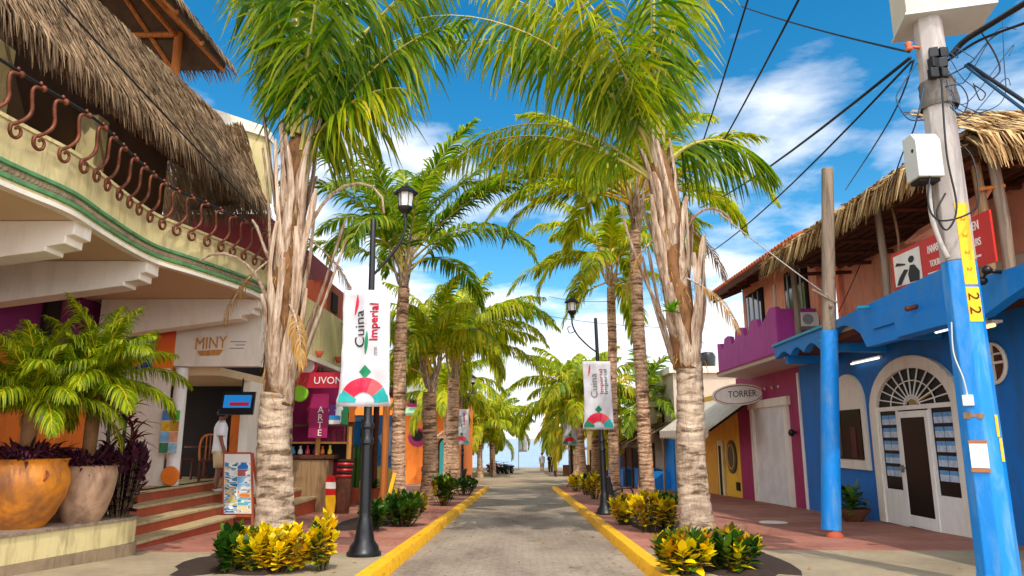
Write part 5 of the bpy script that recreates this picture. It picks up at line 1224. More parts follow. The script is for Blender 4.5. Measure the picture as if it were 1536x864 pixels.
q = AtX(1478, 491, 7.2); b = MB(); b.tube([(7.2, q.y + .22, q.z), (7.2, q.y - .22, q.z)], .026, 8); tl_ = obj('tube_light', b, M['bulb'], bs, smooth=True); b = MB(); b.bb(7.12, 7.28, q.y - .3, q.y + .3, q.z + .03, q.z + .07); b.bb(7.17, 7.23, q.y - .04, q.y + .04, q.z + .07, 3.5); obj('fitting', b, M['white_paint'], tl_)
q = AtX(1376, 463, 6.5); b = MB(); b.tube([(6.5, q.y, q.z + .04), (6.36, q.y, q.z)], .04, 8); b.ell((6.34, q.y, q.z), (.05, .05, .05), 8, 6); obj('spot_lamp', b, M['brownwood'], bs, smooth=True)
q = AtX(1497, 412, 6.5); b = MB(); b.tube([(6.54, q.y, q.z + .04), (6.38, q.y, q.z + .05)], .03, 8); b.ell((6.36, q.y, q.z + .06), (.07, .07, .06), 10, 6); b.ell((6.36, q.y + .13, q.z - .06), (.07, .07, .06), 10, 6); b.tube([(6.36, q.y, q.z + .06), (6.36, q.y + .13, q.z - .06)], .02, 6); obj('spot_lamp', b, M['black_metal'], bs, smooth=True)
# terrace storey
b = MB(); b.bb(8.3, 8.5, 6, 19.2, 3.75, 4.45); obj('terrace_dado', b, M['greige'], bs)
b = MB(); b.bb(8.6, 8.8, 6, 19.2, 3.75, 6.6); b.bb(8.501, 8.599, 19.0, 19.19, 3.75, 6.4); obj('terrace_wall', b, M['salmon'], bs)
b = MB(); b.bb(6.73, 8.59, 6, 18.6, 3.622, 3.7); obj('terrace_floor', b, M['greige'], bs)
b = MB(); b.bb(8.57, 8.599, 13.5, 14.6, 3.75, 5.6); obj('terrace_door', b, M['dark'], bs)
# thatched terrace roof
e0, e1 = V((6.95, 10.5, 5.74)), V((7.0, 18.7, 5.95)); upv = V((3.2, 0, 1.5))
b = MB(); nn = V((-.42, 0, .9)); pts = [e0, e1, e1 + upv, e0 + upv + V((0, 2.2, 0))]
b.add([p + nn * .28 for p in pts] + [p + nn * -.0 for p in pts], [(0, 1, 2, 3), (7, 6, 5, 4), (0, 4, 5, 1), (1, 5, 6, 2), (2, 6, 7, 3), (3, 7, 4, 0)])
e3 = V((10.6, 10.5, 5.74)); b.add([e0 + nn * .26, e3 + V((0, 0, .24)), e0 + upv + V((0, 2.2, .2)), e0 + V((0, .05, -.03)), e3 + V((0, .05, -.03)), e0 + upv + V((0, 2.3, -.05))], [(0, 1, 2), (5, 4, 3), (0, 3, 4, 1)])
th = obj('thatched_roof', b, M['thatch_base'], bs)
b = MB(); thatch_strands(b, e0 + nn * .32, e1 + nn * .34, upv * .5 + V((0, 1.0, 0)), 0, 420, rt, 8, .028, .55, .05)
thatch_strands(b, e0 + nn * .3 + V((.1, 0, 0)), e1 + nn * .3 + V((.1, 0, 0)), upv * .04, 0, 420, rt, 2, .032, .95, .04, 2.6)
thatch_strands(b, e0 + nn * .12, e1 + nn * .14, upv * .05, 0, 420, rt, 2, .028, .75, .03, 2.6)
thatch_strands(b, e1 + nn * .2 + V((0, .1, 0)), e1 + upv * .6 + nn * .2, V((0, -.5, .3)), 0, 60, rt, 3, .03, .6, .03)
thatch_strands(b, e0 + V((-.1, -.03, .3)), e3 + V((0, -.03, .3)), V((0, 2.0, 1.3)), 0, 260, rt, 7, .02, .5, .05); thatch_strands(b, e0 + V((-.1, -.02, .2)), e3 + V((0, -.02, .2)), V((0, .1, .1)), 0, 420, rt, 2, .02, .6, .03, 2.4)
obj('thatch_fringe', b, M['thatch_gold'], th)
for i in range(9): t_ = i / 8; b = MB(); b.tube([e0 + upv * (t_ * .8) + V((.1, .1 + t_ * 2, -.06)), e1 + upv * (t_ * .8) + V((.1, -.1, -.06))], .055, 6); obj('roof_log', b, M['brownwood'], th)
for i in range(7): x = 7.1 + i * .25; b = MB(); b.tube([(x, 10.7, 5.78 + .02 * (i % 2)), (x, 14, 5.83), (x, 18.5, 5.9 - .02 * (i % 3))], .075 + .015 * math.sin(i * 2.1), 7); obj('ceiling_log', b, M['brownwood'], th, smooth=60)
b = MB(); b.bb(7.0, 8.59, 10.65, 18.6, 5.98, 6.02); obj('ceiling_boards', b, M['brownwood'], th)
b = MB(); b.bb(7.55, 7.75, 6, 10.4, 3.705, 4.95); obj('terrace_parapet', b, M['greige'], bs)
for i in range(8): y = lerp(10.8, 18.4, i / 7); b = MB(); b.tube([(7.0, y, 5.62), (8.58, y, 5.68)], .05, 6); obj('rafter', b, M['brownwood'], th)
for (x, y, r, m) in ((7.12, 10.75, .075, 'wood'), (7.3, 10.6, .085, 'greywood'), (6.9, 13.45, .07, 'greywood'), (7.0, 18.2, .08, 'greywood')):
    b = MB(); b.tube([(x, y, 3.7), (x + .03, y, 4.7), (x, y + .02, 5.9)], [r * 1.05, r, r * .95], 8); obj('terrace_post', b, M[m], bs, smooth=60)
b = MB(); b.tube([(7.02, 10.66, 5.2), (7.38, 10.54, 5.22)], .03, 6); obj('binding', b, M['orangewood'], bs)
# ribbons of hanging reed, folded awning
b = MB(); b.tube(smoothcurve([(7.05, 13.2, 5.8), (7.0, 13.0, 5.1), (6.98, 13.05, 4.6)], 5), .025, 5); obj('hanging_reed', b, M['wood'], bs)
q = [V((7.2, 11.4, 4.75)), V((7.2, 13.2, 5.05)), V((7.5, 13.2, 5.3)), V((7.5, 11.0, 5.4))]; b = MB(); b.add(q + [p + V((.04, 0, -.03)) for p in q], [(0, 1, 2, 3), (7, 6, 5, 4), (0, 4, 5, 1), (1, 5, 6, 2), (2, 6, 7, 3), (3, 7, 4, 0)]); obj('folded_awning', b, M['salmon'], bs)
# red sign
sg = thing('red_sign', 'red sign with white lettering and a picture on the terrace edge behind the pole', 'sign', (6.62, 11.3, 3.85))
Xs = 6.62
a0, a1, a2, a3 = V((Xs, 12.62, 4.02)), V((Xs, 9.85, 3.86)), V((Xs, 9.85, 4.62)), V((Xs, 12.62, 4.66))
def ons(u, v, w=0): return a0.lerp(a1, u).lerp(a3.lerp(a2, u), v) + V((-w, 0, 0))
b = MB(); b.add([ons(0, 0), ons(1, 0), ons(1, 1), ons(0, 1), ons(0, 0, -.03), ons(1, 0, -.03), ons(1, 1, -.03), ons(0, 1, -.03)], [(0, 1, 2, 3), (7, 6, 5, 4), (0, 4, 5, 1), (1, 5, 6, 2), (2, 6, 7, 3), (3, 7, 4, 0)]); pn = obj('panel', b, M['redsign'], sg)
b = MB(); b.poly([ons(.03, .06, .006), ons(.34, .06, .006), ons(.34, .9, .006), ons(.03, .9, .006)]); ph = obj('picture', b, M['white_paint'], sg)
b = MB()
b.poly([ons(.24 + .035 * math.cos(i * .7), .66 + .09 * math.sin(i * .7), .012) for i in range(9)]); b.poly([ons(u, v, .012) for u, v in ((.2, .08), (.31, .08), (.32, .3), (.27, .5), (.22, .52), (.19, .3))])
b.poly([ons(u, v, .012) for u, v in ((.05, .08), (.1, .08), (.16, .3), (.2, .42), (.15, .46), (.08, .26))]); b.poly([ons(u, v, .012) for u, v in ((.05, .62), (.17, .56), (.17, .6), (.07, .7))])
obj('figures', b, M['ink'], ph)
b = MB()
def bars(u0, u1, v, h): b.poly([ons(u0, v, .008), ons(u1, v, .008), ons(u1, v + h, .008), ons(u0, v + h, .008)])
b.text('PANASO', .2, lambda u, v, w: ons(.49 + u * .36 * .62, .70 + v * 1.3, .006 + w), .01, sx=.8); b.text('OPEN', .2, lambda u, v, w: ons(.85 + u * .36 * .62, .80 + v * 1.3, .006 + w), .01)
b.text('TOURS', .17, lambda u, v, w: ons(.49 + u * .36 * .62, .36 + v * 1.3, .006 + w), .01); b.text('TOURS', .17, lambda u, v, w: ons(.85 + u * .36 * .6, .47 + v * 1.3, .006 + w), .01)
bars(.4, .58, .14, .03); bars(.78, .9, .18, .04)
obj('lettering', b, M['white_paint'], sg)

# pot plant by the door
q = AtG(1300, 782, PAVE); rr = thing('bowl_planter', 'wide dark bowl with a leafy green plant, left of the arched white door', 'potted plant', (7.45, 17.0, pz(17)))
x0, y0, z0 = 7.45, 17.0, pz(17)
b = MB(); b.lathe([(.16, z0), (.2, z0 + .03), (.36, z0 + .24), (.38, z0 + .28), (.33, z0 + .26)], (x0, y0, 0), 18); obj('bowl', b, paint('dark clay', C(110, 70, 46), .8, .3), rr, smooth=40)
b = MB(); rn_ = random.Random(12)
for i in range(60):
    a = rn_.uniform(0, 6.28); e = rn_.uniform(.0, 1.45); L = rn_.uniform(.2, .75)
    d = V((math.cos(a) * math.cos(e) - .15, math.sin(a) * math.cos(e) + .25, math.sin(e))); p = V((x0, y0, z0 + .26)) + d * L * .7
    b.tube([(x0, y0, z0 + .22), p], .006, 4, cap=False); leaf(b, p, d + V((0, 0, -.3)), .26, .085, 1.1, rn_)
obj('foliage', b, M['leaf_green'], rr)

# ================================================================== RIGHT: magenta house
mh = thing('magenta_house', 'magenta house with a battlement balcony, white shutter and tiled eaves beside the store', 'house', (9, 23, pz(23)))
b = MB(); b.bb(8, 8.3, 20.975, 27.2, -1.0, 3.62); obj('wall', b, M['wine'], mh)
b = MB(); b.bb(7.96, 7.999, 20.975, 21.1, -.8, 3.3); obj('white_edge', b, M['white_paint'], mh)
b = MB(); b.bb(7.9, 8.0, 21.95, 22.15, -.75, 2.5); b.bb(7.9, 8.0, 25.25, 25.5, -.75, 2.5); b.bb(7.88, 8.0, 21.8, 25.6, 2.42, 2.68); sf = obj('shutter_frame', b, M['white_plaster'], mh, bevel=.01)
t = NT('white roller shutter'); wv = t.n('ShaderNodeTexWave', wave_type='BANDS', bands_direction='Z'); wv.inputs['Scale'].default_value = 3.4; t.l(t.coord(), wv.inputs['Vector'])
t.princ(t.ramp(t.noise(t.coord(), 2, 5), [(.3, C(206, 200, 196)), (.7, C(226, 222, 218))]), .6, t.bump(wv.outputs['Fac'], .12, .01)); M['shutter'] = t.m
b = MB(); b.bb(7.95, 7.99, 22.15, 25.25, -.75, 2.42); obj('shutter', b, M['shutter'], mh)
b = MB(); b.bb(7.93, 7.949, 22.2, 22.3, -.6, 2.3); obj('shutter_rail', b, M['white_paint'], mh); b = MB(); b.bb(7.93, 7.949, 25.1, 25.2, -.6, 2.3); obj('shutter_rail', b, M['white_paint'], mh)
b = MB(); b.ell((7.85, 21.5, 1.6), (.1, .08, .11), 10, 6); b.bb(7.88, 8, 21.47, 21.53, 1.58, 1.64); obj('wall_lamp', b, M['black_metal'], mh, smooth=60)
for y in (22.6, 23.2, 23.9): b = MB(); b.ell((7.96, y, 3.02), (.05, .05, .05), 8, 6); obj('small_lamp', b, M['cream'], mh, smooth=True)
# balcony
pl = [(25.4, 3.70), (19.4, 3.72), (19.4, 4.95)] + [(19.9, 5.0), (20.3, 4.78), (20.7, 4.62), (20.9, 4.62)] + [(21.0, 4.86), (21.3, 4.92), (21.7, 4.88), (21.85, 4.6), (22.1, 4.52), (22.3, 4.58)] + [(22.4, 4.82), (22.7, 4.88), (23.2, 4.84), (23.3, 4.56), (23.5, 4.46), (23.7, 4.5)] + [(23.8, 4.74), (24.1, 4.8), (24.5, 4.76), (24.6, 4.5), (24.8, 4.42), (24.9, 4.45)] + [(25.0, 4.66), (25.4, 4.7)]
b = MB(); b.prism(pl[::-1], lambda u, v, w: V((w, u, v)), 6.9, 7.04); obj('balcony_parapet', b, M['magenta'], mh, bevel=.015)
b = MB(); b.bb(7.041, 8, 19.4, 19.55, 3.72, 4.9); obj('balcony_end', b, M['magenta'], mh)
b = MB(); b.add([V((6.86, 19.4, 3.55)), V((6.86, 25.45, 3.55)), V((8, 25.45, 3.48)), V((8, 19.4, 3.48)), V((6.86, 19.4, 3.65)), V((6.86, 25.45, 3.65)), V((8, 25.45, 3.65)), V((8, 19.4, 3.65))], [(0, 1, 2, 3), (7, 6, 5, 4), (0, 4, 5, 1), (1, 5, 6, 2), (2, 6, 7, 3), (3, 7, 4, 0)]); obj('balcony_soffit', b, M['greige'], mh)
b = MB(); b.bb(6.84, 8, 19.38, 25.47, 3.652, 3.70); obj('balcony_edge', b, M['wine'], mh)
b = MB(); b.bb(8.0, 8.3, 19.2, 25.7, 3.66, 6.9); obj('upper_wall', b, M['salmon'], mh)
for (y0, y1, z0, z1) in ((23.45, 25.15, 5.0, 6.35), (19.75, 21.4, 4.65, 6.3)):
    b = MB(); b.bb(7.93, 7.999, y0, y1, z0, z1); w_ = obj('window', b, M['dark'], mh)
    b = MB(); b.bb(7.915, 7.929, y0 + .1, y1 - .1, z0 + .08, z1 - .08); obj('pane', b, M['glassblue'], w_)
    dy = y1 - y0
    for f in (.2, .5, .8): b = MB(); b.bb(7.9, 7.914, y0 + dy * f - .05, y0 + dy * f + .05, z0 + .08, z1 - .08); obj('curtain', b, M['greyprint'], w_)
b = MB(); b.bb(7.94, 8.0, 22.3, 22.42, 5.1, 6.2); obj('wall_conduit', b, M['white_plaster'], mh)
b = MB(); b.add([V((6.9, 17.6, 6.4)), V((6.9, 26.1, 6.55)), V((10.5, 26.1, 8.0)), V((10.5, 17.6, 7.85)), V((6.9, 17.6, 6.2)), V((6.9, 26.1, 6.35)), V((10.5, 26.1, 7.82)), V((10.5, 17.6, 7.67))], [(0, 1, 2, 3), (7, 6, 5, 4), (0, 4, 5, 1), (1, 5, 6, 2), (2, 6, 7, 3), (3, 7, 4, 0)]); rfo = obj('roof', b, M['brownwood'], mh)
b = MB()
for i in range(34):
    y = lerp(17.7, 26.0, i / 33); z = lerp(6.42, 6.57, i / 33); b.tube([(6.86, y, z + .04), (10.4, y, z + 1.47)], .05, 6)
obj('roof_tiles', b, M['roofred'], rfo, smooth=60)
for i in range(9): y = lerp(18, 25.8, i / 8); b = MB(); b.bar((6.95, y, 6.28), (8, y, 6.7), .08, .1); obj('rafter', b, M['brownwood'], rfo)
ac = thing('air_conditioner', 'small white air conditioner box standing on the magenta balcony corner', 'air conditioner', (7.3, 19.0, 4.1))
q = AtY(1212, 480, 19.1); b = MB(); b.box((q.x, 19.1, q.z), (.46, .3, .38)); obj('case', b, M['white_paint'], ac, bevel=.02)
b = MB(); b.lathe([(.001, 0), (.13, 0), (.14, .012), (.12, .02), (.001, .015)], (q.x - .06, 18.95, q.z), 16, Matrix.Rotation(R(90), 4, 'X')); obj('fan_grille', b, M['greyprint'], ac)
b = MB(); b.bb(q.x - .3, q.x + .3, 19.0, 19.2, q.z - .27, q.z - .191); obj('bracket', b, M['chrome'], ac)

# ================================================================== RIGHT: yellow shop with awning
ys_ = thing('yellow_shop', 'yellow shop with a round dark emblem beneath a pale awning, behind the big right palm', 'shop', (9, 29, pz(29)))
b = MB(); b.bb(8, 8.3, 27.205, 33.5, -1.2, 3.2); obj('wall', b, M['yellow'], ys_)
b = MB(); b.bb(7.93, 8, 30.2, 32.4, -1.0, 1.3); obj('door', b, paint('ochre door', C(206, 146, 40), .6), ys_)
b = MB(); b.bb(7.9, 8, 29.2, 30.0, -1.0, 1.35); sl_ = obj('white_post', b, M['cream'], ys_)
b = MB(); b.bb(7.88, 7.899, 29.45, 29.75, -.75, 1.15); obj('dark_slot', b, M['dark'], sl_)
b = MB(); b.prism([(28.2 + .62 * math.cos(i * .3142), .75 + .62 * math.sin(i * .3142)) for i in range(20)], lambda u, v, w: V((w, u, v)), 7.93, 7.999); em = obj('round_emblem', b, paint('olive emblem', C(70, 66, 48), .5, .3), ys_)
b = MB(); b.tube([(7.92, 28.2 + .45 * math.cos(i * .3142), .75 + .45 * math.sin(i * .3142)) for i in range(21)], .02, 5); obj('emblem_ring', b, M['yellow'], em)
b = MB(); b.bb(7.95, 7.999, 27.4, 27.8, -.45, -.15); obj('mail_slot', b, M['dark'], ys_)
def awn(x0, y0, y1, z0, z1, xw=8.0, th=.06, skirt=.25):
    b = MB(); q = [V((x0, y0, z0)), V((x0, y1, z0)), V((xw, y1, z1)), V((xw, y0, z1))]
    b.add(q + [p + V((0, 0, -th)) for p in q], [(0, 1, 2, 3), (7, 6, 5, 4), (0, 4, 5, 1), (1, 5, 6, 2), (2, 6, 7, 3), (3, 7, 4, 0)])
    k = 14
    for i in range(k): a, c = lerp(y0, y1, i / k), lerp(y0, y1, (i + 1) / k); b.prism([(a, z0 - th), (c, z0 - th), (c, z0 - skirt), ((a + c) / 2, z0 - skirt - .08), (a, z0 - skirt)], lambda u, v, w: V((w, u, v)), x0, x0 + .02)
    return b
canvas = paint('pale canvas', C(214, 200, 180), .85, .08, 2, .15, 40, (C(160, 140, 116), .5))
obj('awning', awn(6.2, 24.6, 33.2, 1.75, 3.0, 8.0), canvas, ys_)
for y in (24.8, 29, 33): b = MB(); b.bar((6.3, y, 1.7), (7.98, y, 2.85), .07, .1); obj('awning_strut', b, M['dark'], ys_)
for y in (28.8, 33): b = MB(); b.tube([(6.3, y, pz(y)), (6.3, y, 1.7)], .05, 8); obj('awning_post', b, M['greywood'], ys_)
os_ = thing('oval_sign', 'white oval sign with dark lettering at the end of the pale awning', 'sign', (7.2, 24.3, 2.3)); q = AtY(1108, 592, 24.3)
b = MB(); n = 26; b.prism([(.88 * math.cos(i * 6.2832 / n), .36 * math.sin(i * 6.2832 / n)) for i in range(n)], lambda u, v, w: V((q.x + u, 24.3 + w, q.z + v + u * .06)), 0, .08); obj('board', b, M['white_paint'], os_, bevel=.01)
b = MB(); b.tube([V((q.x + .8 * math.cos(i * 6.2832 / n), 24.29, q.z + .3 * math.sin(i * 6.2832 / n) + .8 * math.cos(i * 6.2832 / n) * .06)) for i in range(n + 1)], .014, 5); obj('rim', b, M['roofred'], os_)
b = MB(); b.text('TORRER', .3, lambda u, v, w: V((q.x + .12 + u, 24.29 + w, q.z + .02 + v + u * .06)), .012, sx=.85); obj('lettering', b, M['ink'], os_)
bgh = thing('beige_house', 'beige flat roofed house rising behind the pale awning', 'house', (9, 38, gz(38)))
b = MB(); b.bb(7.0, 13, 33.6, 42, -1.4, 4.4); obj('wall', b, M['greige'], bgh)
b = MB(); b.bb(6.8, 13.2, 33.4, 42.2, 4.4, 4.7); obj('roof_slab', b, M['white_plaster'], bgh)
b = MB(); b.bb(6.93, 6.999, 36, 37.6, 1.6, 3.0); w_ = obj('window', b, M['dark'], bgh); b = MB(); b.bb(6.9, 6.929, 36.1, 37.5, 1.7, 2.9); obj('pane', b, M['glassblue'], w_)
b = MB(); b.bb(6.94, 6.999, 39, 40.4, -1.2, 1.2); obj('door', b, M['brownwood'], bgh)
b = MB(); b.bb(6.92, 6.999, 33.8, 35.8, -1.0, 1.4); obj('blue_panel', b, M['blue'], bgh)
b = MB(); b.lathe([(.35, 4.7), (.4, 5.3), (.3, 5.5), (.05, 5.55)], (9, 35, 0), 14); obj('water_tank', b, M['black_metal'], bgh, smooth=40)
# market stalls further along
mk = [('market_stall', 'market stall with a grey thatched awning on dark posts, right of the slim palms', 5.4, 34.5, 39.5, 1.35, 2.3, 'thatchy'), ('market_stall', 'market stall with a blue and yellow striped tarpaulin behind the slim palms', 5.2, 41.5, 46.5, 1.5, 2.2, 'stripe'), ('market_stall', 'market stall with a white canvas roof at the edge of the plaza', 5.4, 48, 54, 1.1, 2.0, 'white')]
for nm, lab, x0, y0, y1, z0, z1, kd in mk:
    r = thing(nm, lab, 'stall', (x0 + 1, (y0 + y1) / 2, gz((y0 + y1) / 2)), 0, 'market stalls along the right pavement')
    b = awn(x0, y0, y1, z0, z1, x0 + 1.8, .08, .3)
    if kd == 'stripe':
        b = MB()
        for i in range(6):
            a, c = lerp(y0, y1, i / 6), lerp(y0, y1, (i + 1) / 6); qq = [V((x0, a, z0)), V((x0, c, z0)), V((x0 + 1.8, c, z1)), V((x0 + 1.8, a, z1))]; b.mat(i % 2).add(qq + [p + V((0, 0, -.06)) for p in qq], [(0, 1, 2, 3), (7, 6, 5, 4), (0, 4, 5, 1), (1, 5, 6, 2), (2, 6, 7, 3), (3, 7, 4, 0)])
        obj('roof', b, [M['skyprint'], M['plateyellow']], r)
    else:
        o = obj('roof', b, canvas if kd == 'white' else M['greywood'], r)
        if kd == 'thatchy':
            b = MB(); thatch_strands(b, V((x0, y0, z0)), V((x0, y1, z0)), V((1.8, 0, z1 - z0)), 0, 120, rt, 4, .04, .5); obj('thatch_fringe', b, M['thatch'], o)
    for y in (y0 + .2, (y0 + y1) / 2, y1 - .2): b = MB(); b.tube([(x0 + .08, y, gz(y) + .0), (x0 + .08, y, z0 - .05)], .06, 8); obj('post', b, M['brownwood'], r)
    b = MB(); b.bb(x0 + .5, x0 + 1.6, y0 + .4, y1 - .4, gz(y0) - .1, gz(y0) + .95); obj('counter', b, [M['yellow'], M['blue'], M['brownwood']][len(r.children) % 3], r)
    b = MB(); b.bb(x0 + 1.7, x0 + 1.8, y0, y1, gz(y0) - .2, z1 - .1); obj('back_panel', b, M['dark'] if kd != 'white' else M['brownwood'], r)
# hanging textiles in front of stalls
hx = [(5.3, 40.4, M['skyprint'], 'blue beach towel hanging between two market stalls'), (5.3, 41.0, M['plateyellow'], 'yellow beach towel hanging between two market stalls'), (5.2, 47.2, M['crimson'], 'red beach towel hanging beside the white roofed stall')]
for x, y, m, lab in hx:
    b = MB(); rows = [[V((x + .05 * math.sin(i * 1.1 + j), y + (i / 6 - .5) * .55, gz(y) + 2.0 - j * .28)) for i in range(7)] for j in range(6)]; b.grid(rows); b.grid([[p + V((.012, 0, 0)) for p in r_] for r_ in rows]); b.tube([(x, y - .3, gz(y) + 2.0), (x, y + .3, gz(y) + 2.0)], .02, 5); b.tube([(x, y - .3, gz(y)), (x, y - .3, gz(y) + 2.05)], .02, 5)
    single('beach_towel', b, m, lab, 'towel', smooth=True)
fr_ = thing('far_building', 'low ochre building at the far right end of the street near the beach', 'building', (9, 62, -1.65))
b = MB(); b.bb(6.5, 14, 58, 74, -2.2, 2.2); obj('wall', b, M['yellow'], fr_)
b = MB(); b.bb(6.1, 14.3, 57.7, 74.3, 2.2, 2.45); obj('roof', b, M['roofred'], fr_)
b = MB(); b.bb(6.43, 6.499, 60, 62, -1.7, .6); b.bb(6.43, 6.499, 65, 68, -1.7, .6); obj('opening', b, M['dark'], fr_)
# ================================================================== lamp posts with banners
def lamp_post(x, y, dx, label, blabel, lean=0, variant=0, bdx=-.05):
    z0 = pz(y); r = thing('lamp_post', label, 'lamp post', (x, y, z0), 0, 'black street lamps with banners')
    b = MB(); b.lathe([(.25, 0), (.25, .04), (.22, .07), (.21, .12), (.15, .2), (.125, .34), (.105, .5), (.09, .52), (.085, .6), (.078, 1.55), (.1, 1.57), (.1, 1.63), (.075, 1.66), (.075, 1.78), (.1, 1.80), (.1, 1.85), (.065, 1.9), (.058, 2.2), (.05, 3.6), (.044, 5.0), (.03, 5.03)], (0, 0, 0), 16)
    b.v = [(vx + lean * vz, vy, vz) for vx, vy, vz in b.v]
    obj('post', b, M['black_metal'], r, smooth=40, local=True)
    b = MB(); L5 = lean * 5
    b.tube(smoothcurve([(lean * 4.1, 0, 4.1), (dx * .35 + L5, 0, 4.28), (dx * .8 + L5, 0, 4.58), (dx + L5, 0, 4.85), (dx + L5, 0, 5.08)], 6), .022, 7)
    b.tube(smoothcurve([(dx * .85 + L5, 0, 4.68), (dx * 1.12 + L5, 0, 4.62), (dx * 1.2 + L5, 0, 4.76), (dx * 1.08 + L5, 0, 4.8)], 5), .012, 5)
    obj('arm', b, M['black_metal'], r, smooth=True, local=True)
    b = MB(); c = (dx + L5, 0, 0)
    b.lathe([(.02, 5.02), (.04, 5.1), (.1, 5.16), (.12, 5.2), (.12, 5.22), (.001, 5.23)], c, 6); b.lathe([(.15, 5.44), (.19, 5.43), (.2, 5.45), (.1, 5.54), (.03, 5.57), (.02, 5.62), (.001, 5.63)], c, 6)
    for k in range(6): a = k * math.pi / 3; b.bar((c[0] + .105 * math.cos(a), .105 * math.sin(a), 5.2), (c[0] + .13 * math.cos(a), .13 * math.sin(a), 5.45), .014)
    ln = obj('lantern', b, M['black_metal'], r, local=True)
    b = MB(); b.lathe([(.092, 5.215), (.118, 5.44)], c, 6); obj('lamp_glass', b, M['lamp_glass'], ln, local=True)
    bn = thing('street_banner', blabel, 'banner', (x + lean * 3 + bdx, y - .085, z0 + 2.1), 0, 'white banners on the lamp posts')
    H, W = 1.76, .76
    def sf(u, v, w=0):                                       # u -.5..5, v 0..1
        wd = W * (1.07 - .13 * math.sin(math.pi * min(1, v * .62 + .12)) + (.05 if v < .1 else 0))
        return V((u * wd + .012 * math.sin(v * 5), -.035 * math.exp(-(u / .1) ** 2) * min(1, (1 - v) * 3 + .4) + .045 * abs(u) + .025 * math.sin(u * 7 + v * 5) + .012 * math.sin(u * 13 - v * 17) + .008 * math.sin(u * 5 + v * 31) - w, v * H + .03 * (abs(u) ** 2)))
    n1, n2 = 16, 20
    b = MB(); b.grid([[sf(i / n1 - .5, j / n2) for i in range(n1 + 1)] for j in range(n2 + 1)])
    o = obj('fabric', b, M['banner'], bn, smooth=True, local=True); m = o.modifiers.new('thick', 'SOLIDIFY'); m.thickness = .004; m.offset = 0
    def prt(nm, m, fn, parts=None):
        b = MB(); fn(b); obj(nm, b, M[m], o, local=True)
    E = .012
    def sector(a0, a1, r0, r1, cx=0, cz=.03, n=10, ry=.215, rx=.47):
        def f(b):
            rows = []
            for i in range(n + 1):
                a = R(lerp(a0, a1, i / n)); rows.append([sf(cx + rx * rr * math.cos(a), cz + ry * rr * math.sin(a), E) for rr in (r0, lerp(r0, r1, .33), lerp(r0, r1, .66), r1)])
            b.grid(rows)
        return f
    prt('red_arch', 'crimson', sector(72, 150, .42, 1)); prt('coral_arch', 'coral', sector(38, 72, .42, 1)); prt('teal_arch', 'tealprint', sector(2, 38, .42, 1)); prt('teal_arch', 'green' if variant else 'tealprint', sector(150, 178, .3, 1)); 
    b = MB(); b.grid([[sf(.125 * max(.03, 1 - abs(i / 5 - 1)) * (j / 4 - 1), .235 + .115 * i / 10, E) for j in range(9)] for i in range(11)]); obj('green_diamond', b, M['green'], o, local=True)
    def vt(txt, size, uc, vc, m, sx=1.0):
        b = MB(); b.text(txt, size, lambda u, v, w: sf(uc - v / W, vc + u / H, E + abs(w)), .004, sx=sx); obj('lettering', b, M[m], o, local=True)
    def swoosh(u0, v0, v1, wd, bow, m):
        b = MB(); rows = []
        for i in range(9):
            t = i / 8; c = u0 + bow * math.sin(math.pi * t * .5); hw = wd * math.sin(math.pi * (t * .9 + .05)); v = lerp(v0, v1, t); rows.append([sf(c - hw, v, E), sf(c + hw, v, E)])
        b.grid(rows); obj('swoosh', b, M[m], o, local=True)
    if variant == 0:
        vt('Cuina', .23, -.12, .66, 'ink', 1.05); vt('Imperial', .18, .18, .72, 'crimson', 1.0); vt('Imperial', .18, .19, .722, 'crimson', 1.0); vt('Imperial', .18, .17, .718, 'crimson', 1.0)
        swoosh(-.24, .78, .96, .035, .06, 'crimson'); swoosh(0.0, .44, .64, .04, .03, 'green'); vt('mx', .1, .2, .47, 'greyprint')
    else:
        vt('Cuina', .25, -.12, .64, 'greyprint', 1.1); vt('Imperial', .15, .14, .70, 'crimson', 1.35); vt('Imperial', .15, .3, .70, 'green', 1.35); swoosh(-.3, .78, .95, .03, .05, 'crimson')
    return r
lamp_post(-2.27, 10.85, .50, 'tall black street lamp on a flared base left of the road, nearest the camera', 'white banner with red lettering and a red arch on the nearest black lamp post', -.012, 0)
lamp_post(2.1, 19.0, -.62, 'tall black street lamp right of the road beside the black bench', 'white banner with red and green vertical stripes of lettering on the right lamp post', -.026, 1)
lamp_post(-3.0, 37.0, .5, 'far black street lamp on the left, beyond the dark trunked palm', 'small far white banner with a red arch on the second left lamp post', 0, 0)
lamp_post(2.55, 38.5, -.5, 'far black street lamp on the right at the end of the kerb', 'far white banner half hidden by palm fronds on the right', 0, 1)

# ================================================================== benches
def bench(x, y, rz, label):
    z0 = pz(y); r = thing('park_bench', label, 'bench', (x, y, z0), rz, 'black iron benches')
    b = MB()
    for i in range(5): b.box((0, -.22 + i * .1, .44), (1.3, .075, .025))
    obj('seat', b, M['black_metal'], r, local=True)
    b = MB()
    for i in range(13): b.bar((-.6 + i * .1, .24, .46), (-.6 + i * .1, .34, .9), .02)
    b.bar((-.66, .345, .92), (.66, .345, .92), .04); obj('backrest', b, M['black_metal'], r, local=True)
    for sx in (-.62, .62):
        b = MB(); b.tube(smoothcurve([(sx, -.3, 0), (sx, -.24, .2), (sx, -.26, .44), (sx, -.2, .64), (sx, .1, .64), (sx, .27, .55)], 5), .022, 6); b.tube(smoothcurve([(sx, .34, 0), (sx, .24, .25), (sx, .26, .5), (sx, .35, .93)], 5), .022, 6)
        obj('leg', b, M['black_metal'], r, smooth=True, local=True)
    return r
bench(2.55, 19.9, R(95), 'black iron bench beside the right lamp post'); bench(-3.1, 35.6, R(-95), 'far black iron bench beside the second left lamp post')

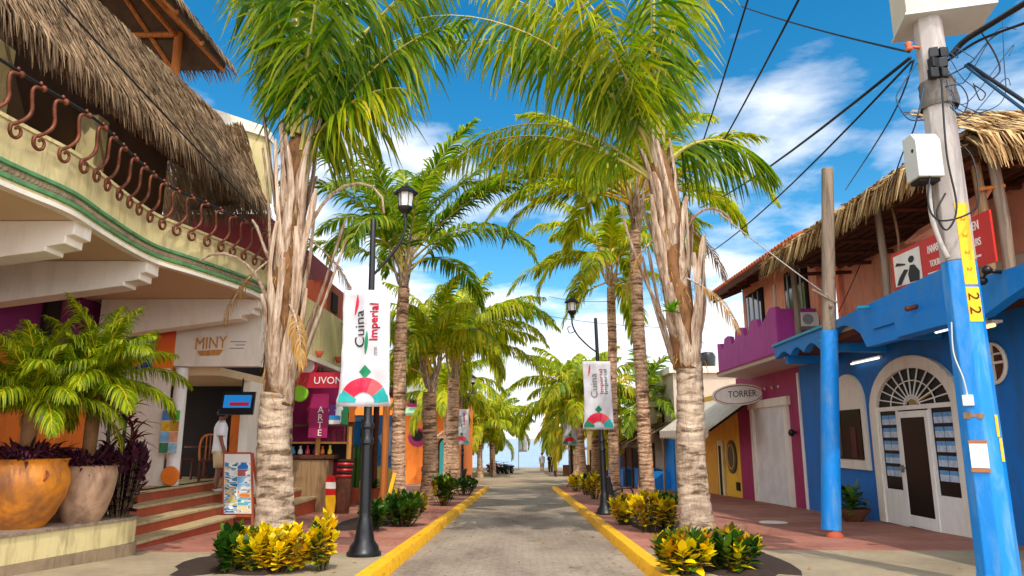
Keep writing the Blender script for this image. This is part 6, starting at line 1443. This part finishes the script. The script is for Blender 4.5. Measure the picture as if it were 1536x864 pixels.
# ================================================================== concrete utility pole and its fittings
UX, UY = 5.14, 8.3; uz = pz(UY)
up = thing('utility_pole', 'thick octagonal concrete pole painted blue below with yellow number plates, at the right edge', 'utility pole', (UX, UY, uz))
Mo = Matrix.Rotation(R(22.5), 4, 'Z'); Pr = lambda z: lerp(.218, .16, (z - uz) / 7.2)
zb1 = 3.47
b = MB(); b.lathe([(Pr(uz), uz - .02), (Pr(uz), uz + .12), (Pr(uz) * .97, uz + .14), (Pr(zb1), zb1)], (UX, UY, 0), 8, Mo); obj('painted_shaft', b, M['poleblue'], up, bevel=.012)
b = MB(); b.lathe([(Pr(zb1), zb1 + .002), (Pr(7.2), 7.2)], (UX, UY, 0), 8, Mo); obj('concrete_shaft', b, M['concrete'], up, bevel=.012)
cf = math.cos(R(22.5))
def facet(u, z, w=0):                                         # the facet that looks down the street towards -Y
    return V((UX + u, UY - Pr(z) * cf - w, z))
def facet2(u, z, w=0):                                        # the facet to its left
    r = Pr(z) * cf + w; d = V((-.7071, -.7071, 0)); t = V((.7071, -.7071, 0)); return V((UX, UY, z)) + d * r + t * u
def plate(b, f, u0, u1, z0, z1, w=.006):
    q = [f(u0, z0, w), f(u1, z0, w), f(u1, z1, w), f(u0, z1, w)]; p = [f(u0, z0, .001), f(u1, z0, .001), f(u1, z1, .001), f(u0, z1, .001)]
    b.add(q + p, [(0, 1, 2, 3), (7, 6, 5, 4), (0, 4, 5, 1), (1, 5, 6, 2), (2, 6, 7, 3), (3, 7, 4, 0)])
b = MB(); plate(b, facet, -.07, .075, 3.17, 4.15); pl1 = obj('number_plate', b, M['plateyellow'], up)
b = MB(); plate(b, facet, -.07, .08, 2.74, 3.14); pl2 = obj('number_plate', b, M['plateyellow'], up)
b = MB()
for i, ch in enumerate('22'): b.text(ch, .2, lambda u, v, w, i=i: facet(v * .9 + .0, 3.03 - i * .16 - u, .009 + abs(w)), .004)
obj('lettering', b, M['stencil'], pl2)
b = MB()
for i in range(4): b.text('2', .11, lambda u, v, w, i=i: facet(v * .7 + .0, 3.95 - i * .2 - u, .009 + abs(w)), .003)
obj('lettering', b, paint('faded stencil', C(196, 146, 24), .6), pl1)
b = MB(); plate(b, facet2, -.08, .09, 1.13, 1.39, .012); nt_ = obj('notice', b, M['paper'], up)
b = MB(); plate(b, facet2, -.085, .095, 1.395, 1.425, .014); plate(b, facet2, -.085, .095, 1.085, 1.125, .014); obj('tape', b, M['tape'], nt_)
b = MB(); plate(b, facet2, -.1, .1, 1.68, 1.71, .004); plate(b, facet2, -.1, -.03, 1.66, 1.73, .006); plate(b, facet2, .03, .09, 1.66, 1.72, .006); obj('torn_tape', b, M['wood'], up)
b = MB(); plate(b, facet, .07, .1, 1.2, 1.45, .006); plate(b, facet, .055, .085, 1.46, 1.7, .006); obj('yellow_scrap', b, M['plateyellow'], up)
q = facet2(-.03, 1.86, .03); b = MB(); b.box(q, (.1, .07, .12), R(-45)); so_ = obj('socket_box', b, M['white_paint'], up, bevel=.008)
q2 = facet2(-.1, 2.6, .02); b = MB(); b.tube(smoothcurve([q + V((0, 0, .05)), q + V((-.03, -.01, .25)), q2 + V((-.02, 0, -.2)), q2 + V((0, 0, .15))], 6), .008, 5); obj('cord', b, M['greybox'], so_)
# boxes and connectors
tb_ = thing('transformer_box', 'beige metal box on top of the concrete pole', 'electrical box', (5.3, 8.35, 6.6)); c0 = AtY(1342, 38, 8.0)
b = MB(); b.box((5.36, 8.35, 7.18), (.98, .65, 1.1), R(-14)); obj('case', b, M['beigebox'], tb_, bevel=.015)
b = MB(); b.box((5.36, 8.35, 6.62), (1.02, .69, .03), R(-14)); obj('base_rim', b, M['greybox'], tb_)
mb_ = thing('meter_box', 'pale grey meter box on the left side of the concrete pole', 'electrical box', (4.87, 8.2, 4.45))
q0, q1 = AtY(1365, 272, 8.15), AtY(1406, 208, 8.15); xm = (q0.x + q1.x) / 2
b = MB(); b.prism([(-.14, 0), (.14, .0), (.14, .56), (-.06, .56), (-.14, .45)], lambda u, v, w: V((xm + w, 8.16 + u, q0.z + v + .02)), -.15, .15); obj('case', b, M['greybox'], mb_, bevel=.012)
b = MB(); b.ell((xm - .152, 8.1, q0.z + .36), (.008, .025, .025), 8, 6); obj('lock', b, M['black_metal'], mb_)
b = MB(); b.box((xm, 8.17, q0.z + .0), (.24, .2, .05)); obj('cable_gland', b, M['dark'], mb_)
b = MB(); b.tube(smoothcurve([(xm + .05, 8.2, q0.z), (xm + .04, 8.2, q0.z - .4), (xm + .06, 8.15, q0.z - .7), (xm + .12, 8.12, q0.z - .95)], 6), .028, 8); single('conduit', b, M['concrete'], 'grey conduit hanging below the meter box', 'conduit', smooth=True)
q = AtY(1363, 70, 8.25); b = MB(); b.lathe([(.03, -.06), (.05, -.04), (.03, 0), (.05, .04), (.03, .06)], q, 10); b.tube([q, (UX, UY, q.z)], .02, 6); single('insulator', b, paint('brown ceramic', C(190, 96, 60), .3), 'brown ceramic spool insulator on the left of the concrete pole', 'insulator', smooth=True)
cn = thing('connector_block', 'cluster of black cable connectors strapped to the front of the concrete pole', 'connectors', (UX, UY - .2, 5.8))
for i in range(6):
    q = AtY(1400 + (i % 2) * 14, 80 + (i // 2) * 15, 8.1); b = MB(); b.box(q, (.1, .09, .13), R(20 * (i % 3 - 1))); obj('connector', b, M['black_metal'], cn, bevel=.01)
b = MB(); rn_ = random.Random(5)
rows = []
for i in range(7):
    z = lerp(5.42, 5.76, i / 6); rows.append([V((UX + .02 + math.cos(j * .6283) * (Pr(z) + .035 + rn_.uniform(-.015, .02)), UY + math.sin(j * .6283) * (Pr(z) + .035 + rn_.uniform(-.015, .02)), z)) for j in range(10)]); rows[-1].append(rows[-1][0])
b.grid(rows); single('pole_wrap', b, paint('grey tarred wrap', C(108, 100, 92), .8, .35, 8, .5), 'crumpled grey wrap around the concrete pole under the connectors', 'wrap', smooth=True)
# ---- cables
def cable(pts, r, label, m='cable', sag=0, n=10, name='cable', group=None):
    pts = [V(p) for p in pts]
    if len(pts) == 2:
        a, c = pts; pts = [a.lerp(c, i / n) + V((0, 0, -sag * 4 * (i / n) * (1 - i / n))) for i in range(n + 1)]
    else: pts = smoothcurve(pts, 6)
    b = MB(); b.tube(pts, r, 6); return single(name, b, M[m], label, 'cable', group, smooth=True)
A = AtY
ins = A(1364, 78, 8.25)
cable([A(70, -20, 6.8), A(378, 309, 11.45)], .013, 'black cable crossing the thatched roof down to the big left palm', sag=.03)
cable([A(1126, -14, 9), A(1012, 330, 24)], .016, 'steep black cable at upper right, the left one of two beside the big palm', sag=.15)
cable([A(1205, -14, 9), A(1035, 295, 24)], .02, 'thick steep black cable at upper right, the right one of two beside the big palm', sag=.12)
cable([A(1110, 9, 14), ins], .014, 'thin black cable running left from the insulator across the blue sky', sag=.05)
cable([ins + V((0, 0, -.08)), A(1050, 312, 26)], .022, 'thick black cable sloping from the insulator towards the big right palm, uppermost of the pair', sag=.2)
cable([ins + V((.02, 0, -.12)), A(1050, 388, 26)], .016, 'thinner black cable sloping from the insulator, lower one of the pair', sag=.25)
cable([ins + V((.05, 0, -.1)), A(1335, 180, 9.5), A(1268, 285, 15.5)], .012, 'blue cable from the pole down to the thatched roof', 'tealcable')
cable([ins + V((.08, 0, -.15)), A(1352, 130, 8.2), A(1345, 150, 8.1), A(1362, 178, 8.05), A(1386, 180, 8.1)], .009, 'small cable loop hanging left of the concrete pole', 'tealcable')
cable([A(1386, 130, 8.1), A(1372, 190, 8.2), A(1352, 235, 9.2), A(1330, 300, 12)], .009, 'thin blue cable dropping behind the meter box', 'tealcable')
cable([A(1062, 305, 19), A(1240, 442, 13.5)], .014, 'thin cable between the palm and the wooden top of the blue post', 'concrete', sag=.05)
cable([A(1258, 468, 13.5), A(1300, 374, 14.5)], .01, 'short thin cable from the blue post up to the terrace roof', sag=.02)
cable([A(1425, 85, 8.15), A(1446, 62, 8.0), A(1480, 40, 7.6), A(1545, 0, 7)], .035, 'thickest black cable running from the pole out of the upper right corner')
cable([A(1420, 92, 8.15), A(1470, 60, 7.8), A(1545, 32, 7)], .016, 'black cable just under the thickest one at the upper right')
cable([A(1452, 96, 8), A(1545, 158, 7.2)], .022, 'black cable falling to the right edge from the pole, upper of two', 'cable')
cable([A(1448, 98, 8), A(1545, 172, 7.2)], .018, 'blue cable falling to the right edge from the pole, lower of two', 'tealcable')
cable([A(1470, 45, 7.8), A(1492, 80, 7.8), A(1500, 105, 7.8), A(1490, 118, 7.8)], .01, 'dark cable end curling above the thatch right of the pole')
cable([A(1418, 130, 8.1), A(1440, 128, 8), A(1452, 150, 8), A(1442, 172, 8), A(1425, 160, 8.1)], .008, 'round blue cable loop touching the right side of the concrete pole', 'tealcable')
cable([A(1420, 150, 8.1), A(1450, 170, 8), A(1490, 162, 7.9), A(1508, 140, 7.9), A(1506, 90, 7.9), A(1504, 20, 7.9)], .006, 'thin wide cable loop in the sky right of the pole', 'tealcable')
cable([A(1460, 125, 8), A(1470, 150, 8), A(1478, 140, 8), A(1462, 128, 8)], .007, 'tiny coiled cable right of the pole above the thatch', 'cable')
cable([A(1418, 115, 8.1), A(1455, 95, 8), A(1490, 55, 7.9), A(1545, 30, 7.5)], .01, 'slack blue cable rising from the connectors to the right edge', 'tealcable')
cable([A(1412, 118, 8.05), A(1420, 230, 8.0), A(1435, 310, 8.0), A(1420, 345, 8.0), A(1405, 320, 8.0), A(1418, 290, 8)], .011, 'black cable drooping down the front of the concrete pole in a loop')
cable([A(1400, 235, 8.1), A(1392, 300, 8.0), A(1408, 330, 7.98), A(1450, 322, 7.95), A(1468, 300, 8.2), A(1460, 240, 8.4), A(1440, 215, 8.5)], .011, 'black cable loop swinging around the yellow plate on the concrete pole')
cable([A(824, 445, 34), A(915, 452, 28)], .012, 'thin far cable behind the right lamp lantern', sag=.1)
cable([A(800, 470, 34), A(1060, 492, 30)], .012, 'thin far cable below the right lamp lantern', sag=.2)
cable([A(1463, 785, 7.0), A(1470, 815, 7.0), A(1468, 850, 7.0), A(1470, 870, 7.0)], .008, 'short red wire on the ground beside the concrete pole', 'terra_riser') if False else None

rn_ = random.Random(31)
for i, lab in enumerate(('thin blue wire loop below the top box, right of the pole', 'thin blue wire bow reaching towards the thatch, right of the pole', 'thin dark wire hanging straight between the connectors and the thatch', 'small kinked blue wire end close to the connectors', 'long slack blue wire crossing the thick black cables right of the pole', 'thin blue wire arc just above the thatched hip')):
    a = (1415 + rn_.uniform(0, 12), 70 + i * 16); c = (1455 + rn_.uniform(0, 70), 30 + rn_.uniform(0, 150))
    m1 = (lerp(a[0], c[0], .35) + rn_.uniform(-12, 12), lerp(a[1], c[1], .35) + rn_.uniform(5, 45)); m2 = (lerp(a[0], c[0], .7) + rn_.uniform(-20, 30), lerp(a[1], c[1], .7) + rn_.uniform(-30, 50))
    cable([A(*a, 8.1), A(*m1, 8.0), A(*m2, 7.95), A(*c, 7.9)], .0055, lab, 'tealcable' if i != 2 else 'cable')

# ================================================================== blue post with wooden top
P0 = V((5.53, 13.6, pz(13.6) - .02)); P1 = V((6.08, 13.6, 6.68)); tmid = .535
bpst = thing('blue_post', 'leaning post, bright blue below and bare weathered wood above, by the blue store', 'post', P0)
b = MB(); b.tube([P0.lerp(P1, t) for t in (.02, .1, .2, .3, .4, tmid)], [.175, .172, .168, .165, .16, .155], 14); obj('blue_shaft', b, M['poleblue'], bpst, smooth=60)
b = MB(); b.tube([P0.lerp(P1, t) for t in (tmid + .001, .65, .8, .9, 1)], [.13, .125, .12, .115, .11], 10); obj('wood_shaft', b, M['greywood'], bpst, smooth=60)
b = MB(); b.ell(P0 + V((.02, -.12, .02)), (.16, .13, .12), 12, 8); obj('foot', b, M['terra_riser'], bpst, smooth=True)
b = MB(); b.ell(P0.lerp(P1, .6) + V((-.02, -.13, 0)), (.04, .04, .04), 8, 6); b.bar(P0.lerp(P1, .63) + V((-.35, -.1, .12)), P0.lerp(P1, .61) + V((.1, -.12, 0)), .04); obj('bracket', b, M['greywood'], bpst)
q = AtG(1160, 784, PAVE); b = MB(); b.lathe([(.001, .0), (.3, .0), (.3, .012), (.001, .013)], (q.x, q.y, pz(q.y) + .001), 20); single('cover_plate', b, M['white_plaster'], 'pale round utility cover in the terracotta pavement before the white shutter', 'cover')

# ================================================================== people
def skinmesh(name, verts, edges, rad, mat, parent, root_i=0, sub=2):
    me = bpy.data.meshes.new(name); me.from_pydata([tuple(v) for v in verts], edges, []); me.materials.append(mat)
    o = bpy.data.objects.new(name, me); COL.objects.link(o); o.parent = parent
    sk = o.modifiers.new('skin', 'SKIN'); sk.use_smooth_shade = True
    for i, r in enumerate(rad):
        d = me.skin_vertices[0].data[i]; d.radius = r if isinstance(r, tuple) else (r, r); d.use_root = (i == root_i)
    sb_ = o.modifiers.new('sub', 'SUBSURF'); sb_.levels = sub; sb_.render_levels = sub
    return o
def person(name, label, loc, rz, h, shirt, bottom, cap=None, longp=False, armb=.0, group=None, detail=True):
    k = h / 1.75; r = thing(name, label, 'person', loc, rz, group); r.scale = (k, k, k)
    v = [(0, 0, .96), (0, -.01, 1.14), (0, 0, 1.34), (0, 0, 1.47), (0, .015, 1.54), (0, .03, 1.63), (0, .02, 1.72)]; e = [(0, 1), (1, 2), (2, 3), (3, 4), (4, 5), (5, 6)]; rad = [(.15, .11), (.135, .10), (.165, .115), (.075, .075), (.056, .06), (.078, .098), (.066, .08)]
    for s in (-1, 1):
        i = len(v); fw = .02 if s < 0 else armb
        v += [(s * .19, 0, 1.43), (s * .235, -.02, 1.16), (s * .24, .05 + fw, .93), (s * .24, .075 + fw, .85)]; rad += [.064, .046, .033, (.022, .042)]; e += [(2, i), (i, i + 1), (i + 1, i + 2), (i + 2, i + 3)]
        if detail:
            for f in range(4):
                j = len(v); yy = .05 + fw + f * .022; L = (.07, .085, .08, .06)[f]
                v += [(s * .24, yy + .01, .815), (s * .232, yy + .016, .815 - L * .55), (s * .222, yy + .012, .815 - L)]; rad += [.0105, .0095, .008]; e += [(i + 3, j), (j, j + 1), (j + 1, j + 2)]
            j = len(v); v += [(s * .225, .11 + fw, .87), (s * .212, .125 + fw, .835)]; rad += [.012, .01]; e += [(i + 2, j), (j, j + 1)]
        i = len(v)
        v += [(s * .09, 0, .88), (s * .1, .02, .5), (s * .1, -.015, .1), (s * .105, -.03, .045), (s * .115, .13, .035)]; rad += [.1, .062, .042, .045, (.045, .03)]; e += [(0, i), (i, i + 1), (i + 1, i + 2), (i + 2, i + 3), (i + 3, i + 4)]
    j = len(v); v += [(0, .125, 1.61)]; rad += [.017]; e += [(5, j)]                         # nose
    body = skinmesh('body', v, e, rad, M['skin'], r, 0, 2 if detail else 1)
    def ringtube(b, rows, n=20):
        rr = []
        for (cx, cy, cz, rx, ry) in rows: rr.append([V((cx + rx * math.cos(6.2832 * q / n), cy + ry * math.sin(6.2832 * q / n) * (1 if True else 1), cz)) for q in range(n)]); rr[-1].append(rr[-1][0])
        b.grid(rr)
    b = MB(); ringtube(b, [(0, 0, .84, .205, .155), (0, 0, .9, .2, .15), (0, 0, 1.05, .19, .14), (0, 0, 1.2, .19, .14), (0, 0, 1.34, .215, .145), (0, 0, 1.43, .2, .115), (0, 0, 1.48, .11, .085), (0, .01, 1.505, .078, .072)])
    for s in (-1, 1): b.tube([(s * .15, 0, 1.44), (s * .2, 0, 1.41), (s * .235, -.015, 1.27), (s * .25, -.02, 1.17)], [.07, .085, .085, .088], 14, cap=False)
    o = obj('shirt', b, shirt, r, smooth=True, local=True); md = o.modifiers.new('t', 'SOLIDIFY'); md.thickness = .006
    b = MB(); ringtube(b, [(0, 0, 1.0, .17, .125), (0, 0, .9, .185, .14), (0, 0, .8, .19, .15)])
    ze = .12 if longp else .5
    for s in (-1, 1): b.tube([(s * .085, 0, .88), (s * .1, .005, .75), (s * .108, .015, .6), (s * .108, .01 if longp else .02, ze)], [.11, .118, .11, .075 if longp else .108], 16, cap=False)
    o = obj('trousers' if longp else 'shorts', b, bottom, r, smooth=True, local=True); md = o.modifiers.new('t', 'SOLIDIFY'); md.thickness = .006
    b = MB()
    for s in (-1, 1): b.ell((s * .112, .055, .03), (.055, .135, .042), 12, 8)
    obj('shoes', b, M['sole'], r, smooth=True, local=True)
    b = MB(); b.ell((0, .008, 1.675), (.098, .115, .105), 16, 10)
    b.v = [(x, min(y, .06 + (z - 1.62) * .5) if z < 1.74 else y, max(z, 1.585)) for x, y, z in b.v]; obj('hair', b, M['hair'], r, smooth=True, local=True)
    for s in (-1, 1): b = MB(); b.ell((s * .034, .112, 1.645), (.012, .008, .008), 8, 6); obj('eye', b, M['dark'], r, local=True)
    b = MB(); b.ell((0, .108, 1.572), (.026, .01, .007), 8, 6); obj('mouth', b, paint('lip', C(120, 60, 50)), r, local=True)
    if cap:
        b = MB(); b.lathe([(.112, 1.7), (.108, 1.74), (.08, 1.79), (.001, 1.81)], (0, .01, 0), 16); b.box((0, .15, 1.705), (.16, .14, .015)); obj('cap', b, cap, r, smooth=40, local=True)
    return r
pp = AtY(324, 737, 16.3)
person('person', 'person in a white t-shirt and beige shorts standing on the restaurant steps', (pp.x, 16.3, .30), R(-62), 1.78, M['tshirt'], M['shorts'])
bpy.data.objects['person'].location.z = .302
def farp(px, Y, rz, lab, sh, bt, **kw):
    q = AtY(px, 700, Y); return person('person', lab, (q.x, Y, gz(Y) + .002), rz, 1.72, sh, bt, detail=False, **kw)
farp(813, 68, R(200), 'far person in a white shirt with a dark cap near the sea', M['tshirt'], M['shorts'], cap=M['dark'])
farp(826, 67, R(170), 'far person in dark clothes with a red cap near the sea', M['dark'], M['brownwood'], cap=M['red'], longp=True)

# ================================================================== vehicles
def wheel(nm, parent, c, r, w, axis='X'):
    b = MB(); Mx = Matrix.Rotation(R(90), 4, 'Y'); b.lathe([(r * .55, -w / 2), (r * .9, -w / 2), (r, -w * .3), (r, w * .3), (r * .9, w / 2), (r * .55, w / 2), (r * .55, -w / 2)], c, 18, Mx, cap=False); t_ = obj(nm, b, M['tyre'], parent, smooth=40, local=True)
    b = MB(); b.lathe([(.001, -w * .35), (r * .5, -w * .35), (r * .56, 0), (r * .5, w * .35), (.001, w * .35)], c, 14, Mx, cap=False); obj('rim', b, M['chrome'], t_, smooth=40, local=True)
def quad(x, y, rz, label, col):
    r = thing('quad_bike', label, 'quad bike', (x, y, gz(y)), rz, 'quad bikes parked near the sea')
    for sx in (-.42, .42):
        for yy in (-.6, .6): wheel('wheel', r, (sx, yy, .3), .3, .22)
    b = MB(); b.bb(-.2, .2, -.75, .75, .35, .6); b.bar((-.42, .6, .3), (.42, .6, .3), .06); b.bar((-.42, -.6, .3), (.42, -.6, .3), .06); obj('chassis', b, M['black_metal'], r, local=True, bevel=.03)
    for yy in (-.6, .6):
        b = MB(); b.prism([(-.42, .58), (-.3, .7), (.3, .72), (.42, .6), (.42, .56), (.3, .67), (-.3, .65), (-.42, .54)], lambda u, v, w: V((w, yy + u, v)), -.55, .55); obj('fender', b, col, r, local=True, bevel=.02)
    b = MB(); b.prism([(-.75, .72), (-.2, .78), (.1, .76), (.12, .68), (-.75, .64)], lambda u, v, w: V((w, u, v)), -.16, .16); obj('seat', b, M['black_metal'], r, local=True, bevel=.03)
    b = MB(); b.tube([(0, .3, .6), (0, .2, .98)], .03, 6); b.tube(smoothcurve([(-.38, .05, 1.0), (-.2, .16, 1.0), (0, .2, .98), (.2, .16, 1.0), (.38, .05, 1.0)], 4), .02, 6); obj('handlebar', b, M['black_metal'], r, local=True)
    for sx in (-.16, .16): b = MB(); b.ell((sx, .98, .66), (.09, .06, .08), 10, 8); obj('headlight', b, M['lamp_glass'], r, smooth=True, local=True)
    b = MB(); 
    for yy in (-.85, .8): b.tube([(-.35, yy, .78), (.35, yy, .78), (.35, yy * .6, .8), (-.35, yy * .6, .8), (-.35, yy, .78)], .016, 5)
    obj('luggage_rack', b, M['black_metal'], r, local=True); return r
q = AtY(757, 700, 66); quad(q.x, 66, R(160), 'dark quad bike with a white lamp, right one of the two parked before the sea', M['black_metal']); q = AtY(746, 700, 68); quad(q.x - .2, 68.5, R(205), 'red quad bike behind the dark one, before the sea', M['red'])
q = AtG(624, 722, 0); pcx = thing('pink_car', 'small pink open car parked in front of the orange house', 'car', (q.x, q.y, gz(q.y)), R(80))
for sx in (-.62, .62):
    for yy in (-.85, .85): wheel('wheel', pcx, (sx, yy, .3), .3, .2)
b = MB(); b.prism([(-1.5, .4), (-1.5, .75), (-1.2, .92), (-.5, .9), (-.4, .72), (.3, .72), (.45, .95), (1.2, .82), (1.55, .6), (1.5, .35)], lambda u, v, w: V((w, u, v)), -.6, .6); obj('body', b, M['pink'], pcx, local=True, bevel=.06)
b = MB(); b.prism([(.35, .95), (.2, 1.35), (.23, 1.36), (.42, .96)], lambda u, v, w: V((w, u, v)), -.5, .5); obj('windscreen', b, M['glassblue'], pcx, local=True)
for yy in (-.35, .05): b = MB(); b.bb(-.45, .45, yy - .1, yy + .22, .62, .82); b.bb(-.45, .45, yy - .2, yy - .1, .62, 1.2); obj('seat', b, M['dark'], pcx, local=True, bevel=.03)
for sx in (-.4, .4): b = MB(); b.ell((sx, 1.48, .62), (.1, .08, .1), 10, 8); obj('headlight', b, M['lamp_glass'], pcx, smooth=True, local=True)
# bollard, far banners, blue drum
q = AtG(738, 719, 0); b = MB(); b.tube([(q.x, q.y, gz(q.y)), (q.x, q.y, gz(q.y) + 1.5)], .04, 8); single('bollard', b, M['black_metal'], 'thin dark post standing on the pale plaza before the sea', 'bollard')
for px, lab, y in ((778, 'far white cloth banner on a pole by the beach, left of the two people', 74), (822, 'far white cloth banner on a pole by the beach, above the two people', 74)):
    q = AtY(px, 670, y); r = thing('beach_flag', lab, 'flag', (q.x, y, gz(y)), 0, 'white flags by the beach')
    b = MB(); b.tube([(q.x, y, gz(y)), (q.x, y, gz(y) + 3.6)], .04, 6); obj('pole', b, M['chrome'], r)
    b = MB(); b.grid([[V((q.x + .05 + i * .16, y + .05 * math.sin(i + j), gz(y) + 3.5 - j * .35)) for i in range(6)] for j in range(6)]); o = obj('cloth', b, M['banner'], r, smooth=True); md = o.modifiers.new('t', 'SOLIDIFY'); md.thickness = .01
q = AtG(870, 703, 0); q.y = 56; q.x = AtY(871, 700, 56).x; b = MB(); b.lathe([(.28, 0), (.32, .3), (.28, .6), (.32, .9), (.3, .92), (.001, .92)], (q.x, q.y, gz(56)), 14); single('barrel', b, M['skyprint'], 'blue plastic barrel by the plaza under the golden palm', 'barrel', smooth=40)
q = AtY(848, 700, 60)
dc = thing('beach_shelter', 'low dark beach shelter behind the right kerb end', 'shelter', (3.6, 62, -1.65))
b = MB(); b.bb(2.6, 6.0, 60, 63, .5, .7); obj('roof', b, M['greywood'], dc)
for x in (2.75, 5.8):
    for y in (60.2, 62.8): b = MB(); b.tube([(x, y, -1.65), (x, y, .5)], .07, 7); obj('post', b, M['brownwood'], dc)
b = MB(); b.bb(3.4, 5.6, 61.4, 62, -1.65, -.75); obj('counter', b, M['brownwood'], dc)
